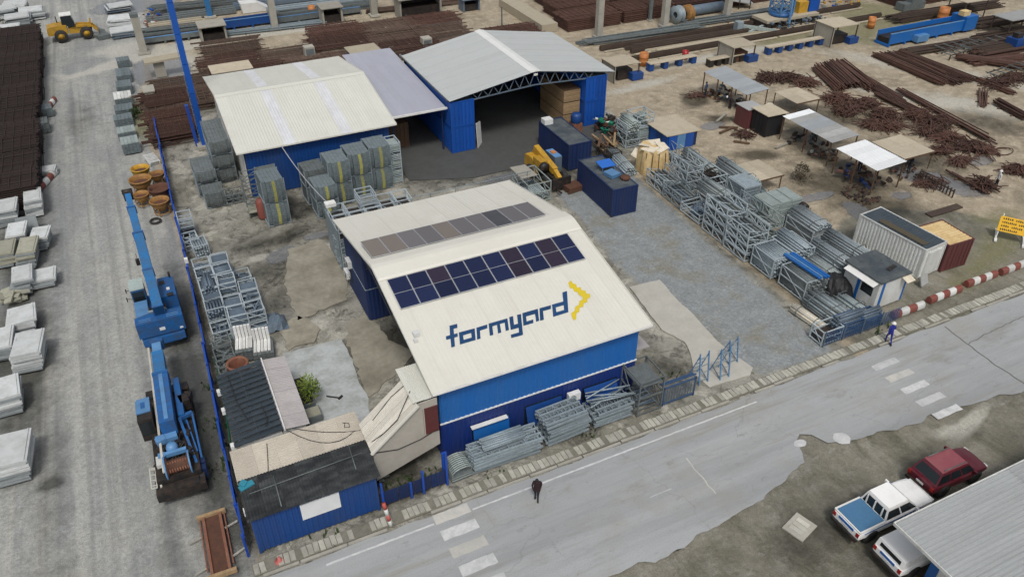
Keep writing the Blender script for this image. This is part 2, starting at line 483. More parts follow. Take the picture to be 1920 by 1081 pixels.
stain = union([ell(*(54.47, 66.25) , 2.2, 1.2, .4), ell(*(53.86, 67.38), 1.8, .9, 1.), ell(*(53.73, 61.50), 2., 1.1, -.6), ell(*(51.89, 52.86), 2.6, 1.3, -.4), ell(*(49.57, 51.22), 1.5, .8, -.4),
               ell(*(54.74, 44.89), 5, 3.2, -.7), ell(*(54.39, 40.75), 4.5, 2.6, -.6), ell(*(57.37, 48.98), 4, 1.6, -1.2), ell(*(59.77, 54.50), 5, 1.5, -1.3), ell(*(63.02, 42.66), 5, 2, -.9),
               ell(*(64.75, 46.73), 6, 3.5, -1.1) * .9, ell(*(65.15, 57.14), 6, 3, -1.1) * .8, ell(*(69.26, 55.17), 7, 3, -1.2) * .7, ell(*(78.78, 48.35), 5, 3, -1.2) * .8,
               ell(33.5, 61, 7.5, 4.5) , ell(24, 63, 5, 3.2), ell(9, 62, 3.4, 2.2), ell(11.5, 56.5, 2.5, .8, .3) * .8, ell(7.2, 57.5, 1.6, .6, .5),
               polymask([(-12, 26), (-8.7, 26), (-9.2, 45), (-9.3, 72), (-12, 72)], .9) * .48, polymask([(-6, 27), (-3.4, 27), (-4.6, 36), (-5.4, 36)], .8) * .55, ell(-7.4, 90, 2.4, 8) * .55, ell(6, 58, 5, 2, .1) * .8, ell(13, 58.5, 4, 1.6) * .9, ell(4.6, 48, 1.6, 6) * .7, ell(26, 38, 1.6, 7) * .6, ell(-2.4, 40, 2.2, 11.5), ell(-1.9, 51, 1.3, 6), ell(-1.9, 31, 1.6, 5.5) * .85, ell(8.6, 38.2, 1.6, .6, .3), ell(4.8, 53.5, 5, 1.8, .2) * .75, ell(8, 47, 3.2, .7, .2) * .75,
               ell(10.5, 41, 3.2, 2.5), ell(6.8, 30.2, 3, 1.3), ell(7, 28.6, 3.4, .9), ell(17, 28.9, 8, .8), ell(25.5, 30.8, 2.2, 1.6) * .7, ell(45, 28.5, 4, .7) * .6,
               ell(-10.5, 37.5, .9, .7), ell(-12.2, 50, 2, 12), ell(-12.5, 66, 2, 9), ell(41.5, 45, 4, 14) * .75, ell(39.2, 36, 1.2, 10) * .7,
               ell(25, 16.5, 4, 2.2, .2) * .7, ell(30, 14.2, 5, 2.2) * .9, ell(23, 14, 3.5, 1.6) * .6, ell(36, 18.3, 5, .8) * .6, ell(28, 17.5, 3, 1.) * .5])
puddle = union([ell(*(52.44, 40.66), 1.0, 1.9, -.25), ell(*(63.05, 41.49), 4.2, 1.7, -1.1), ell(*(57.99, 41.14), 1., .7), ell(*(50.93, 44.18), 2.2, .6), ell(*(70.30, 42.81), 1.6, .9), ell(*(51.89, 60.43), 1.6, .9),
                ell(*(39.62, 96.13), 7, 3.5) , ell(*(36.91, 104.88), 5, 2), ell(*(1.72, 102.31), 3.5, 5), ell(*(75.93, 81.22), 3.2, 1.2), ell(*(0.93, 131.78), 6, 4), ell(*(26.95, 99.85), 3.2, 1.5),
                ell(6.2, 55.2, 1.6, .9, .4), ell(9.4, 56.8, 1.3, .5), ell(28, 59, 3, 1.5) * .8])
pale = union([polymask([(10.02, 51.79), (12.60, 51.81), (12.99, 48.37), (10.94, 47.82), (9.70, 49.17)], .5) * 0, ell(*(8.58, 55.28), 1.3, .6, .4), ell(*(5.66, 58.64), 2.2, .7, .3), ell(*(5.44, 44.84), 2.3, .9, .4), ell(*(3.73, 43.75), 1.8, .8, .2),
              ell(*(9.39, 54.20), 1.4, .8), ell(*(11.25, 54.62), 1.2, 1.1), ell(*(6.00, 42.66), .9, .5), ell(*(4.41, 55.55), .9, .5), ell(*(4.50, 47.29), 1.6, .8), ell(*(7.38, 48.04), 1.2, 1.8) * .8,
              polymask([(-10.48, 107.15), (-8.19, 105.09), (-2.02, 109.25), (4.62, 111.65), (9.69, 114.04), (16.90, 114.42), (26.89, 112.32), (25.92, 108.82), (10.35, 109.39), (-1.04, 105.64), (-8.79, 103.48)], .9), ell(*(3.68, 103.39), 3, 5), ell(*(-0.57, 111.85), 5, 3),
              ell(*(27.86, 20.54) , 1., .5) * 0, ell(*(85.39, 62.41), 16, 2.6, -1.0) * .75, ell(*(81.94, 51.51), 10, 2., -1.0) * .8, ell(*(76.45, 57.46), 14, 1.8, -1.03) * .8, ell(*(65.63, 76.99), 14, 1.5, .0) * .8, ell(*(51.20, 73.03), 7, 1.2, .1) * .8,
              ell(*(39.30, 18.79), 2.6, .5, .25), ell(*(37.92, 18.96), 1.2, .4)])
Z = (vnoise(X, Y, 3., 1) - .5) * .05 + (vnoise(X, Y, 1.1, 2) - .5) * .03
hmask = np.clip((haul - .5) * 2, 0, 1) * ((Y > 27) & (Y < 130))
ruts = sum(np.exp(-((X + o + .5 * np.sin(Y / 19)) / .33) ** 2) for o in (3.6, 5.5, 7.2, 9.1))
Z += hmask * (-.07 * ruts * (vnoise(X, Y, 2., 5)) + .05 * (vnoise(X, Y * .8, .8, 9) - .5))
Z += wetg * .03 * (vnoise(X, Y, .7, 11) - .5) - .05
Z = np.where((Y > 17.) & (Y < 28.2) & (X > -3), np.minimum(Z, -.02), Z) - .01
Z = np.where((np.abs(X) > 200) | (np.abs(Y) > 250), -.05, Z)
gm = bpy.data.meshes.new('ground')
nx, ny = len(GX), len(GY)
gm.vertices.add(nx * ny)
gm.vertices.foreach_set('co', np.stack([X, Y, Z], 1).ravel())
i0 = (np.arange(ny - 1)[:, None] * nx + np.arange(nx - 1)[None, :]).ravel()
q = np.stack([i0, i0 + 1, i0 + nx + 1, i0 + nx], 1)
gm.loops.add(q.size)
gm.loops.foreach_set('vertex_index', q.ravel().astype(np.int32))
gm.polygons.add(len(q))
gm.polygons.foreach_set('loop_start', np.arange(0, q.size, 4, dtype=np.int32))
gm.polygons.foreach_set('use_smooth', np.ones(len(q), bool))
gm.update()
for nm, chans in (('zone_a', (haul, yard, wetg, verge)), ('zone_b', (mossg, stain, puddle, pale))):
    at = gm.attributes.new(nm, 'FLOAT_COLOR', 'POINT')
    at.data.foreach_set('color', np.stack(chans, 1).ravel().astype(np.float32))

def ground_material():
    m = bpy.data.materials.new('mixed_ground')
    m.use_nodes = True
    nt = m.node_tree
    L = nt.links.new
    b = nt.nodes['Principled BSDF']
    tc = N(nt, 'ShaderNodeTexCoord')
    def noise(scale, detail=6, rough=.65, stretch=None, dist=0.):
        n = N(nt, 'ShaderNodeTexNoise')
        n.inputs['Scale'].default_value = scale
        n.inputs['Detail'].default_value = detail
        n.inputs['Roughness'].default_value = rough
        n.inputs['Distortion'].default_value = dist
        src = tc.outputs['Object']
        if stretch:
            mp = N(nt, 'ShaderNodeMapping')
            mp.inputs['Scale'].default_value = stretch
            L(src, mp.inputs[0])
            src = mp.outputs[0]
        L(src, n.inputs['Vector'])
        return n.outputs[0]
    def rng(v, a, bb, c=0., d=1.):
        r = N(nt, 'ShaderNodeMapRange')
        r.inputs[1].default_value, r.inputs[2].default_value, r.inputs[3].default_value, r.inputs[4].default_value = a, bb, c, d
        L(v, r.inputs[0])
        return r.outputs[0]
    def mth(op, a, bb):
        n = N(nt, 'ShaderNodeMath', operation=op)
        for i, v in enumerate((a, bb)):
            if isinstance(v, (int, float)):
                n.inputs[i].default_value = v
            else:
                L(v, n.inputs[i])
        return n.outputs[0]
    def mix(f, a, bb, mode='MIX'):
        n = N(nt, 'ShaderNodeMixRGB', blend_type=mode)
        for i, v in enumerate((f, a, bb)):
            if isinstance(v, (int, float)):
                n.inputs[i].default_value = v
            elif isinstance(v, tuple):
                n.inputs[i].default_value = (*v, 1)
            else:
                L(v, n.inputs[i])
        return n.outputs[0]
    nE = noise(.55, 7, .7)
    nB = noise(.12, 5, .6)
    nM = noise(.9, 6, .65)
    nF = noise(5., 4, .7)
    nG = noise(18., 2, .6)
    nT = noise(.9, 5, .6, (1.15, .045, 1))          # along Y: the haul road's wheel tracks
    nX = noise(.9, 5, .6, (.07, .8, 1))
    nD = noise(.5, 6, .7, (.35, .9, 1))
    za = N(nt, 'ShaderNodeAttribute', attribute_name='zone_a')
    zb = N(nt, 'ShaderNodeAttribute', attribute_name='zone_b')
    sa, sb = N(nt, 'ShaderNodeSeparateColor'), N(nt, 'ShaderNodeSeparateColor')
    L(za.outputs['Color'], sa.inputs[0])
    L(zb.outputs['Color'], sb.inputs[0])
    def mask(v, k=.7, lo=.38, hi=.62):
        return rng(mth('ADD', v, mth('MULTIPLY', mth('SUBTRACT', nE, .5), k)), lo, hi)
    # sand
    c = mix(rng(nB, .35, .65), (.37, .31, .225), (.265, .22, .155))
    c = mix(rng(nM, .42, .7), c, (.46, .395, .295))
    c = mix(rng(noise(.35, 7, .7, None, .6), .52, .68, 0, .7), c, (.15, .125, .088))
    # verge
    v = mix(rng(nB, .4, .62), (.225, .21, .165), (.125, .118, .092))
    v = mix(rng(nM, .48, .72), v, (.26, .25, .215))
    v = mix(rng(noise(.45, 7, .7, (1, .45, 1), .5), .5, .66, 0, .8), v, (.10, .095, .065))
    v = mix(rng(noise(.5, 7, .75, (.8, 1.6, 1)), .60, .72, 0, .8), v, (.33, .325, .295))
    v = mix(rng(noise(2.5, 6, .75), .55, .72, 0, .7), v, (.085, .08, .055))
    c = mix(mask(za.outputs['Alpha']), c, v)
    # haul road
    h = mix(rng(nT, .35, .65), (.39, .392, .366), (.265, .273, .268))
    h = mix(rng(nB, .45, .66, 0, .8), h, (.40, .395, .355))
    h = mix(rng(nM, .50, .75, 0, .6), h, (.20, .205, .198))
    h = mix(rng(noise(1.7, 3, .5, (1.0, .016, 1)), .50, .66, 0, .6), h, (.20, .205, .20))
    h = mix(rng(noise(1.3, 3, .5, (.9, .02, 1)), .54, .68, 0, .6), h, (.42, .41, .37))
    h = mix(rng(nD, .55, .75, 0, .45), h, (.30, .275, .22))
    h = mix(rng(noise(2.4, 7, .75), .5, .7, 0, .45), h, (.20, .205, .195))
    h = mix(rng(noise(.07, 4, .6, (1.6, .5, 1)), .46, .6, 0, .65), h, (.20, .212, .215))
    c = mix(mask(sa.outputs[0], .5), c, h)
    # concrete yard
    y = mix(rng(nE, .38, .62), (.265, .253, .21), (.165, .156, .125))
    y = mix(rng(nB, .42, .6, 0, .7), y, (.335, .325, .285))
    y = mix(rng(noise(.8, 8, .75, None, .8), .51, .62, 0, .88), y, (.085, .082, .066))
    y = mix(rng(noise(.33, 7, .65, None, .4), .555, .61, 0, .8), y, (.42, .40, .345))
    vo = N(nt, 'ShaderNodeTexVoronoi', feature='DISTANCE_TO_EDGE')
    vo.inputs['Scale'].default_value = .19
    vd = N(nt, 'ShaderNodeVectorMath', operation='ADD')
    vs_ = N(nt, 'ShaderNodeVectorMath', operation='SCALE')
    nv = N(nt, 'ShaderNodeTexNoise')
    nv.inputs['Scale'].default_value = .5
    nv.inputs['Detail'].default_value = 6
    L(tc.outputs['Object'], nv.inputs['Vector'])
    L(nv.outputs['Color'], vs_.inputs[0])
    vs_.inputs['Scale'].default_value = 1.6
    L(tc.outputs['Object'], vd.inputs[0])
    L(vs_.outputs[0], vd.inputs[1])
    L(vd.outputs[0], vo.inputs['Vector'])
    crack = rng(vo.outputs[0], .002, .011, .45, 0)
    y = mix(crack, y, (.085, .08, .055))
    c = mix(mask(sa.outputs[1], .15), c, y)
    # wet gravel
    g = mix(rng(nM, .35, .65), (.265, .285, .29), (.205, .222, .226))
    g = mix(rng(nF, .45, .8, 0, .35), g, (.32, .335, .332))
    g = mix(rng(noise(.28, 6, .7), .50, .64, 0, .75), g, (.215, .20, .15))
    g = mix(rng(noise(2.2, 6, .75, None, 1.), .54, .7, 0, .6), g, (.39, .405, .40))
    c = mix(mask(sa.outputs[2], .7), c, g)
    # moss, stains, pale patches
    ms = mix(rng(nM, .35, .65), (.16, .16, .07), (.20, .185, .11))
    c = mix(mth('MULTIPLY', mask(sb.outputs[0], .9, .35, .8), .8), c, ms)
    c = mix(mth('MULTIPLY', mask(zb.outputs['Alpha'], .9, .35, .75), .75), c, (.47, .455, .40))
    st = mask(sb.outputs[1], .9, .3, .85)
    c = mix(mth('MULTIPLY', st, .88), c, mix(1., c, (.17, .17, .15), 'MULTIPLY'))
    pu = mask(sb.outputs[2], .9, .45, .58)
    c = mix(mth('MULTIPLY', pu, .75), c, (.16, .165, .175))
    # grain
    c = mix(1., c, mix(1., (1, 1, 1), rng(nF, .3, .7, .80, 1.20), 'MULTIPLY'), 'MULTIPLY')
    c = mix(1., c, mix(1., (1, 1, 1), rng(nG, .3, .7, .82, 1.18), 'MULTIPLY'), 'MULTIPLY')
    L(c, b.inputs['Base Color'])
    ro = mth('SUBTRACT', rng(nM, .3, .7, .58, .85), mth('MULTIPLY', st, .18))
    ro = mth('SUBTRACT', ro, mth('MULTIPLY', sa.outputs[2], .12))
    ro = mix(pu, ro, (.12, .12, .12))
    L(ro, b.inputs['Roughness'])
    b.inputs['Specular IOR Level'].default_value = .4
    bp = N(nt, 'ShaderNodeBump')
    bp.inputs['Strength'].default_value = .55
    bp.inputs['Distance'].default_value = .12
    L(mth('MULTIPLY', mth('ADD', mth('ADD', nF, nM), mth('MULTIPLY', nG, .5)), mth('SUBTRACT', 1.0, pu)), bp.inputs['Height'])
    L(bp.outputs[0], b.inputs['Normal'])
    return m
gm.materials.append(ground_material())
go = bpy.data.objects.new('ground', gm)
COL.objects.link(go)
struct(go)

# ------------------------------------------------------------ asphalt road
def asphalt_material():
    m = mat('asphalt', (.345, .357, .362), .7, 0, (.25, .26, .265), .5, .5, .16, 14, bump=.12, streak=(.16, .9, 1))
    nt = m.node_tree
    L = nt.links.new
    b = nt.nodes['Principled BSDF']
    base = b.inputs['Base Color'].links[0].from_socket
    tc = N(nt, 'ShaderNodeTexCoord')
    def tn(scale, stretch, lo, hi, amt, col, base, detail=6):
        mp = N(nt, 'ShaderNodeMapping')
        mp.inputs['Scale'].default_value = stretch
        L(tc.outputs['Object'], mp.inputs[0])
        n = N(nt, 'ShaderNodeTexNoise')
        n.inputs['Scale'].default_value = scale
        n.inputs['Detail'].default_value = detail
        n.inputs['Roughness'].default_value = .7
        L(mp.outputs[0], n.inputs['Vector'])
        r = N(nt, 'ShaderNodeMapRange')
        r.inputs[1].default_value, r.inputs[2].default_value, r.inputs[4].default_value = lo, hi, amt
        L(n.outputs[0], r.inputs[0])
        x = N(nt, 'ShaderNodeMixRGB')
        L(r.outputs[0], x.inputs[0])
        L(base, x.inputs[1])
        x.inputs[2].default_value = (*col, 1)
        return x.outputs[0]
    base = tn(.6, (.05, .4, 1), .50, .70, .5, (.40, .41, .40), base)
    base = tn(.8, (.12, .8, 1), .56, .74, .5, (.245, .235, .205), base)
    base = tn(1.6, (.6, 1, 1), .60, .72, .6, (.17, .165, .145), base)
    base = tn(.25, (1, 1, 1), .5, .66, .45, (.285, .27, .23), base)
    base = tn(.3, (.06, .95, 1), .46, .66, .6, (.215, .222, .224), base)
    base = tn(.5, (.3, .8, 1), .56, .68, .55, (.20, .19, .16), base)
    base = tn(3., (1, 1, 1), .62, .74, .5, (.16, .16, .15), base)
    base = tn(.35, (.1, 1.3, 1), .54, .64, .6, (.24, .225, .185), base)
    base = tn(.9, (.05, .8, 1), .55, .72, .4, (.42, .43, .425), base)
    # cracks
    vd = N(nt, 'ShaderNodeTexNoise')
    vd.inputs['Scale'].default_value = .7
    vd.inputs['Detail'].default_value = 5
    L(tc.outputs['Object'], vd.inputs['Vector'])
    ad = N(nt, 'ShaderNodeVectorMath', operation='MULTIPLY_ADD')
    L(vd.outputs['Color'], ad.inputs[0])
    ad.inputs[1].default_value = (2.2, 1.2, 0)
    L(tc.outputs['Object'], ad.inputs[2])
    vo = N(nt, 'ShaderNodeTexVoronoi', feature='DISTANCE_TO_EDGE')
    vo.inputs['Scale'].default_value = .115
    L(ad.outputs[0], vo.inputs['Vector'])
    r = N(nt, 'ShaderNodeMapRange')
    r.inputs[1].default_value, r.inputs[2].default_value, r.inputs[3].default_value, r.inputs[4].default_value = .0005, .0028, .22, 0
    L(vo.outputs[0], r.inputs[0])
    x = N(nt, 'ShaderNodeMixRGB')
    L(r.outputs[0], x.inputs[0])
    L(base, x.inputs[1])
    x.inputs[2].default_value = (.13, .125, .11, 1)
    L(x.outputs[0], b.inputs['Base Color'])
    return m
asph = asphalt_material()
low = [(-120, 18.2), (0, 18.6), (8, 18.9), (14.6, 19.0), (17.7, 18.95), (20.5, 19.3), (23.3, 19.55), (25.2, 19.9), (26.9, 20.3), (28.3, 20.6), (28.75, 21.3), (29.0, 22.1), (29.6, 22.5), (30.2, 22.3), (30.6, 21.4), (31.2, 21.1),
       (33.5, 20.6), (35.8, 20.2), (38, 20.25), (40.2, 20.1), (42.5, 19.6), (45, 19.4), (52, 19.2), (70, 19.0), (220, 19)]
pts = []
for (x0, y0), (x1, y1) in zip(low[:-1], low[1:]):
    n = max(1, int(min(abs(x1 - x0), 60) / .35)) if x0 > -20 else 3
    for k in range(n):
        t = k / n
        x = x0 + (x1 - x0) * t
        pts.append((x, y0 + (y1 - y0) * t + (float(vnoise(np.array([x]), np.array([3.]), .9, 4)[0]) - .5) * .42 + rnd.uniform(-.06, .06)))
top_ = [(220, 26.4)] + [(x, 26.38 + (float(vnoise(np.array([x]), np.array([9.]), 1.1, 6)[0]) - .5) * .22) for x in np.arange(80, -4, -.5)] + [(-120, 26.4)]
bm = bmesh.new()
vs = [bm.verts.new((x, y, .012)) for x, y in pts + top_]
f = bm.faces.new(vs)
bmesh.ops.triangulate(bm, faces=[f])
me = bpy.data.meshes.new('asphalt_road')
bm.to_mesh(me)
bm.free()
me.materials.append(asph)
ro = bpy.data.objects.new('asphalt_road', me)
COL.objects.link(ro)
struct(ro)

def strip(name, x0, x1, y0, y1, z, m, parent, wob=.03, label=None):
    """painted marking with slightly worn outline"""
    n = max(2, int((x1 - x0) / .25))
    e = []
    for k in range(n + 1):
        x = x0 + (x1 - x0) * k / n
        e.append((x, y0 + rnd.uniform(0, wob), z))
    for k in range(n, -1, -1):
        x = x0 + (x1 - x0) * k / n
        e.append((x + rnd.uniform(-wob, wob) * .5, y1 - rnd.uniform(0, wob), z))
    b = MB()
    b.add(e, [(k, k + 1, 2 * n - k, 2 * n + 1 - k) for k in range(n)])
    return b.build(name, m, parent, label)
for a, bb in ((2.0, 7.75), (9.95, 29.1)):
    strip('edge_line', a, bb, 25.72, 25.86, .017, M['line_white'], ro, .03)
for k, (yy, mm) in enumerate(((26.02, 'stripe_old'), (24.9, 'line_white'), (23.72, 'stripe_old'), (22.55, 'line_white'), (21.3, 'line_white'))):
    strip('crossing_stripe', 7.85 + .02 * k, 9.85, yy - .36, yy + .34, .018, M[mm], ro, .05)
for k in range(5):
    strip('crossing_stripe', 38.0, 40.1, 24.68 - 1.22 * k, 25.24 - 1.22 * k, .018, M['line_white' if k != 1 else 'stripe_old'], ro, .05)
strip('centre_dash', *(19.0, 20.4), 22.35, 22.42, .018, M['line_white'], ro, .02)
# broken pale paint marks at the ragged road edge
for cx, cy, rx, ry in (*(29.11, 21.93), .42, .3), (*(31.59, 21.17), .55, .5):
    b = MB()
    k = [(cx + rx * cos(t * pi / 7) * rnd.uniform(.85, 1.1), cy + ry * sin(t * pi / 7) * rnd.uniform(.85, 1.1), .02) for t in range(14)]
    b.add(k, [tuple(range(14))]).build('worn_paint_patch', M['line_white'], ro)

def seam(name, pts, w_, m):
    """thin repaired seam or crack lying on the asphalt"""
    P = []
    for (x0, y0), (x1, y1) in zip(pts[:-1], pts[1:]):
        n = max(2, int(math.hypot(x1 - x0, y1 - y0) / .3))
        P += [(x0 + (x1 - x0) * k / n + rnd.uniform(-.05, .05), y0 + (y1 - y0) * k / n + rnd.uniform(-.05, .05)) for k in range(n)]
    P.append(pts[-1])
    b = MB()
    v = []
    for k, (x, y) in enumerate(P):
        xa, ya = P[max(0, k - 1)]
        xb, yb = P[min(len(P) - 1, k + 1)]
        l = math.hypot(xb - xa, yb - ya) + 1e-6
        nx_, ny_ = -(yb - ya) / l * w_ / 2, (xb - xa) / l * w_ / 2
        v += [(x + nx_, y + ny_, .0165), (x - nx_, y - ny_, .0165)]
    b.add(v, [(2 * k, 2 * k + 1, 2 * k + 3, 2 * k + 2)[::-1] for k in range(len(P) - 1)])
    b.build(name, m, ro)
crack_m = mat('crack_tar', (.12, .12, .11), .8, 0, (.2, .2, .19), .5, 2)
seam('repair_seam', [(22.40, 23.90), (22.38, 21.05)], .07, M['stripe_old'])
seam('crack', [(45.81, 26.11), (45.68, 24.05), (45.48, 22.02), (45.58, 19.59)], .11, crack_m)
seam('crack', [(45.68, 24.05), (47.82, 24.30), (52.22, 24.53)], .06, crack_m)
# ------------------------------------------------------------ drain with its row of concrete covers
dr = MB().box(-1.4, 70, 26.64, 27.40, -.04, .045).build('drain_channel', M['drain'])
struct(dr)
cov = [MB().cbox((0, 0, 0), (.262, .62, .09), rnd.uniform(-.02, .02)).mesh('drain_cover', M['kerb']) for _ in range(3)]
x, k = -1.2, 0
while x < 58:
    if rnd.random() > (.22 if x < 24 else .04):
        c = inst('drain_cover', cov[k % 3], dr, (x, 27.02 + rnd.uniform(-.03, .03), .05 + rnd.uniform(-.03, .02)), (rnd.uniform(-.05, .05), rnd.uniform(-.04, .04), rnd.uniform(-.05, .05)))
        k += 1
    x += .30
kb = MB()
x = -1.
while x < 56:
    l = rnd.uniform(1.4, 2.6)
    if rnd.random() > .25:
        kb.cbox((x + l / 2, 26.5 + rnd.uniform(-.03, .03), .03), (l * .96, .16, .10), rnd.uniform(-.02, .02))
    x += l
struct(kb.build('kerb_edge', M['concrete']))

# ------------------------------------------------------------ concrete slabs that lie on the yard
def flat(name, poly, z, m, t=.06, jag=.0, kind=True):
    P = []
    n = len(poly)
    for i in range(n):
        (x0, y0), (x1, y1) = poly[i], poly[(i + 1) % n]
        kk = max(1, int(math.hypot(x1 - x0, y1 - y0) / .4)) if jag else 1
        for j in range(kk):
            P.append((x0 + (x1 - x0) * j / kk + rnd.uniform(-jag, jag), y0 + (y1 - y0) * j / kk + rnd.uniform(-jag, jag)))
    b = bmesh.new()
    vs = [b.verts.new((x, y, z)) for x, y in P]
    fc = b.faces.new(vs)
    if fc.normal.z < 0:
        fc.normal_flip()
    r = bmesh.ops.extrude_face_region(b, geom=[fc])
    for v in [e for e in r['geom'] if isinstance(e, bmesh.types.BMVert)]:
        v.co.z -= t
    bmesh.ops.triangulate(b, faces=b.faces[:])
    bmesh.ops.recalc_face_normals(b, faces=b.faces[:])
    me = bpy.data.meshes.new(name)
    b.to_mesh(me)
    b.free()
    me.materials.append(m)
    o = bpy.data.objects.new(name, me)
    COL.objects.link(o)
    return struct(o) if kind else o
court_m = mat('court_concrete', (.41, .435, .435), .7, 0, (.22, .225, .205), .85, .9, .12, 5)
flat('concrete_court', [(3.5, 43.0), (7.55, 42.9), (7.6, 40.4), (7.35, 38.6), (7.5, 36.4), (6.9, 34.4), (6.1, 33.0), (3.6, 33.0), (3.6, 38)], .035, court_m, .1, .05)
flat('concrete_ramp', [(28.56, 39.57), (31.15, 39.32), (30.84, 37.21), (30.84, 34.73), (30.54, 31.58), (30.69, 29.79), (30.95, 28.37), (30.29, 27.94), (27.29, 28.15), (27.12, 29.62), (28.04, 31.05), (28.51, 32.55), (27.82, 34.29)], .05, mat('ramp_concrete', (.43, .415, .37), .85, 0, (.30, .29, .25), .5, .6, .07, 5), .1, .04)
ys = mat('yard_slab', (.29, .27, .215), .7, 0, (.15, .135, .10), .9, .45, .2, 3, bump=.1)
for poly in ([(6.74, 55.63), (9.44, 56.11), (10.47, 51.17), (9.13, 47.20), (5.38, 46.19), (5.39, 50.46)],
             [(8.60, 44.65), (9.97, 44.68), (10.56, 41.11), (11.65, 39.35), (9.84, 37.86), (7.46, 36.52), (7.78, 42.44)],
             [(3.83, 45.93), (5.52, 46.80), (6.58, 44.95), (5.88, 43.34), (3.99, 43.31)]):
    flat('yard_slab', poly, .022, ys, .06, .14)
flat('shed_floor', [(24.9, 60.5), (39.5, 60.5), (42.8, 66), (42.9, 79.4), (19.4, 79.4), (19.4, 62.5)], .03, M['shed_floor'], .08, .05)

# ============================================================ BUILDINGS
def corr_box(b, x0, x1, y0, y1, z0, z1, pitch=.28, dep=.036, sides='fblr'):
    """corrugated outer walls of a box, ribs vertical and proud outwards"""
    if 'f' in sides:
        b.corr((x0, y0, z0), (x1 - x0, 0, 0), (0, 0, z1 - z0), pitch, dep)
    if 'b' in sides:
        b.corr((x1, y1, z0), (x0 - x1, 0, 0), (0, 0, z1 - z0), pitch, dep)
    if 'l' in sides:
        b.corr((x0, y1, z0), (0, y0 - y1, 0), (0, 0, z1 - z0), pitch, dep)
    if 'r' in sides:
        b.corr((x1, y0, z0), (0, y1 - y0, 0), (0, 0, z1 - z0), pitch, dep)
    return b

def container_parts(t, L, W, H, wall, roofm, framem, doors=True, doorm=None):
    """container along local +Y, origin at ground centre of its front (-Y) end"""
    e = .06
    b = MB()
    corr_box(b, -W / 2 + e, W / 2 - e, e, L - e, .14, H - .08, sides='blr' if doors else 'fblr')
    b.build('side_wall', wall, t)
    b = MB()
    for x in (-W / 2, W / 2 - .14):
        for y in (0, L - .14):
            b.box(x, x + .14, y, y + .14, 0, H)
    for z0, z1 in ((.03, .16), (H - .10, H - .004)):
        for x in (-W / 2 + .006, W / 2 - .10):
            b.box(x, x + .094, .14, L - .14, z0, z1)
        for y in (.008, L - .10):
            b.box(-W / 2 + .14, W / 2 - .14, y, y + .092, z0, z1)
    b.build('corner_frame', framem, t)
    b = MB()
    b.corr((-W / 2 + .1, .1, H - .05), (0, L - .2, 0), (W - .2, 0, 0), .3, -.025)
    b.build('roof', roofm, t)
    if doors:
        for s in (-1, 1):
            d = MB()
            x0, x1 = (-W / 2 + .14, -.01) if s < 0 else (.01, W / 2 - .14)
            d.corr((x0, .05, .17), (x1 - x0, 0, 0), (0, 0, H - .28), .36, .025)
            do = d.build('door', doorm or wall, t)
            h = MB()
            for q in (.3, .7):
                xx = x0 + (x1 - x0) * q
                h.tube((xx, .0, .12), (xx, .0, H - .14), .018, 5)
                h.box(xx - .1, xx + .1, -.03, .0, 1.0, 1.05)
            h.build('lock_bar', framem, do)
    return t

def container(label, loc, L, rz=0., wall='navy', roofm='cont_roof', H=2.59, W=2.44, doors=True, group=None, name='shipping_container', cat='container', framem=None):
    t = thing(name, label, cat, loc, rz, group)
    return container_parts(t, L, W, H, M[wall], M[roofm], M[framem or wall], doors)

# ------------------------------------------------------------ main hall with the logo roof
HX0, HX1, HY0, HY1, HE, HR = 9.40, 23.16, 29.40, 49.20, 5.54, 7.52
HM = (HY0 + HY1) / 2
SL = (HR - HE) / (HM - HY0)
CA = math.cos(math.atan(SL))
hall = thing('hall', 'cream roofed blue hall with solar panels and a big logo on its front roof slope', 'building', (0, 0, 0))
b = corr_box(MB(), 9.90, 22.60, 29.90, 32.3, .0, 2.64, sides='flr')
b.build('lower_wall', M['hall_navy'], hall)
b = corr_box(MB(), 9.90, 22.60, 29.90, 32.3, 2.72, 5.5, .3, .03, sides='flr')
b.build('upper_wall', M['blue_light'], hall)
MB().box(9.84, 22.66, 29.83, 29.90, 2.64, 2.72).build('flashing', M['white'], hall)
b = MB()
b.box(9.95, 22.5, 29.95, 32.2, .02, 5.4)
b.build('inner_lining', M['navy'], hall)
for z0, z1 in ((0.0, 2.6), (2.64, 5.25)):
    b = corr_box(MB(), 9.90, 22.6, 44.0, 46.42, z0, z1)
    b.build('rear_wall', M['navy'], hall)
    b = corr_box(MB(), 9.90, 22.6, 46.46, 48.9, z0, z1)
    b.build('rear_wall', M['navy'], hall)
MB().box(9.83, 22.66, 43.95, 48.95, 2.60, 2.645).build('seam_rail', M['galv'], hall)
b = MB()
for x in np.linspace(10, 22.5, 6):
    for y0, y1, z0, z1 in ((HY0 + .3, HM, HE - .12, HR - .14), (HM, HY1 - .3, HR - .14, HE - .12)):
        b.bar((x, y0, z0), (x, y1, z1), .12)
    b.bar((x, 32.2, 5.35), (x, 44.0, 5.2), .10)
    for k in range(9):
        y = 32.3 + k * 1.4
        b.bar((x, y, 5.3), (x, y + .7, HR - .3 - abs(y - HM) * SL), .06)
b.build('roof_truss', M['navy'], hall)
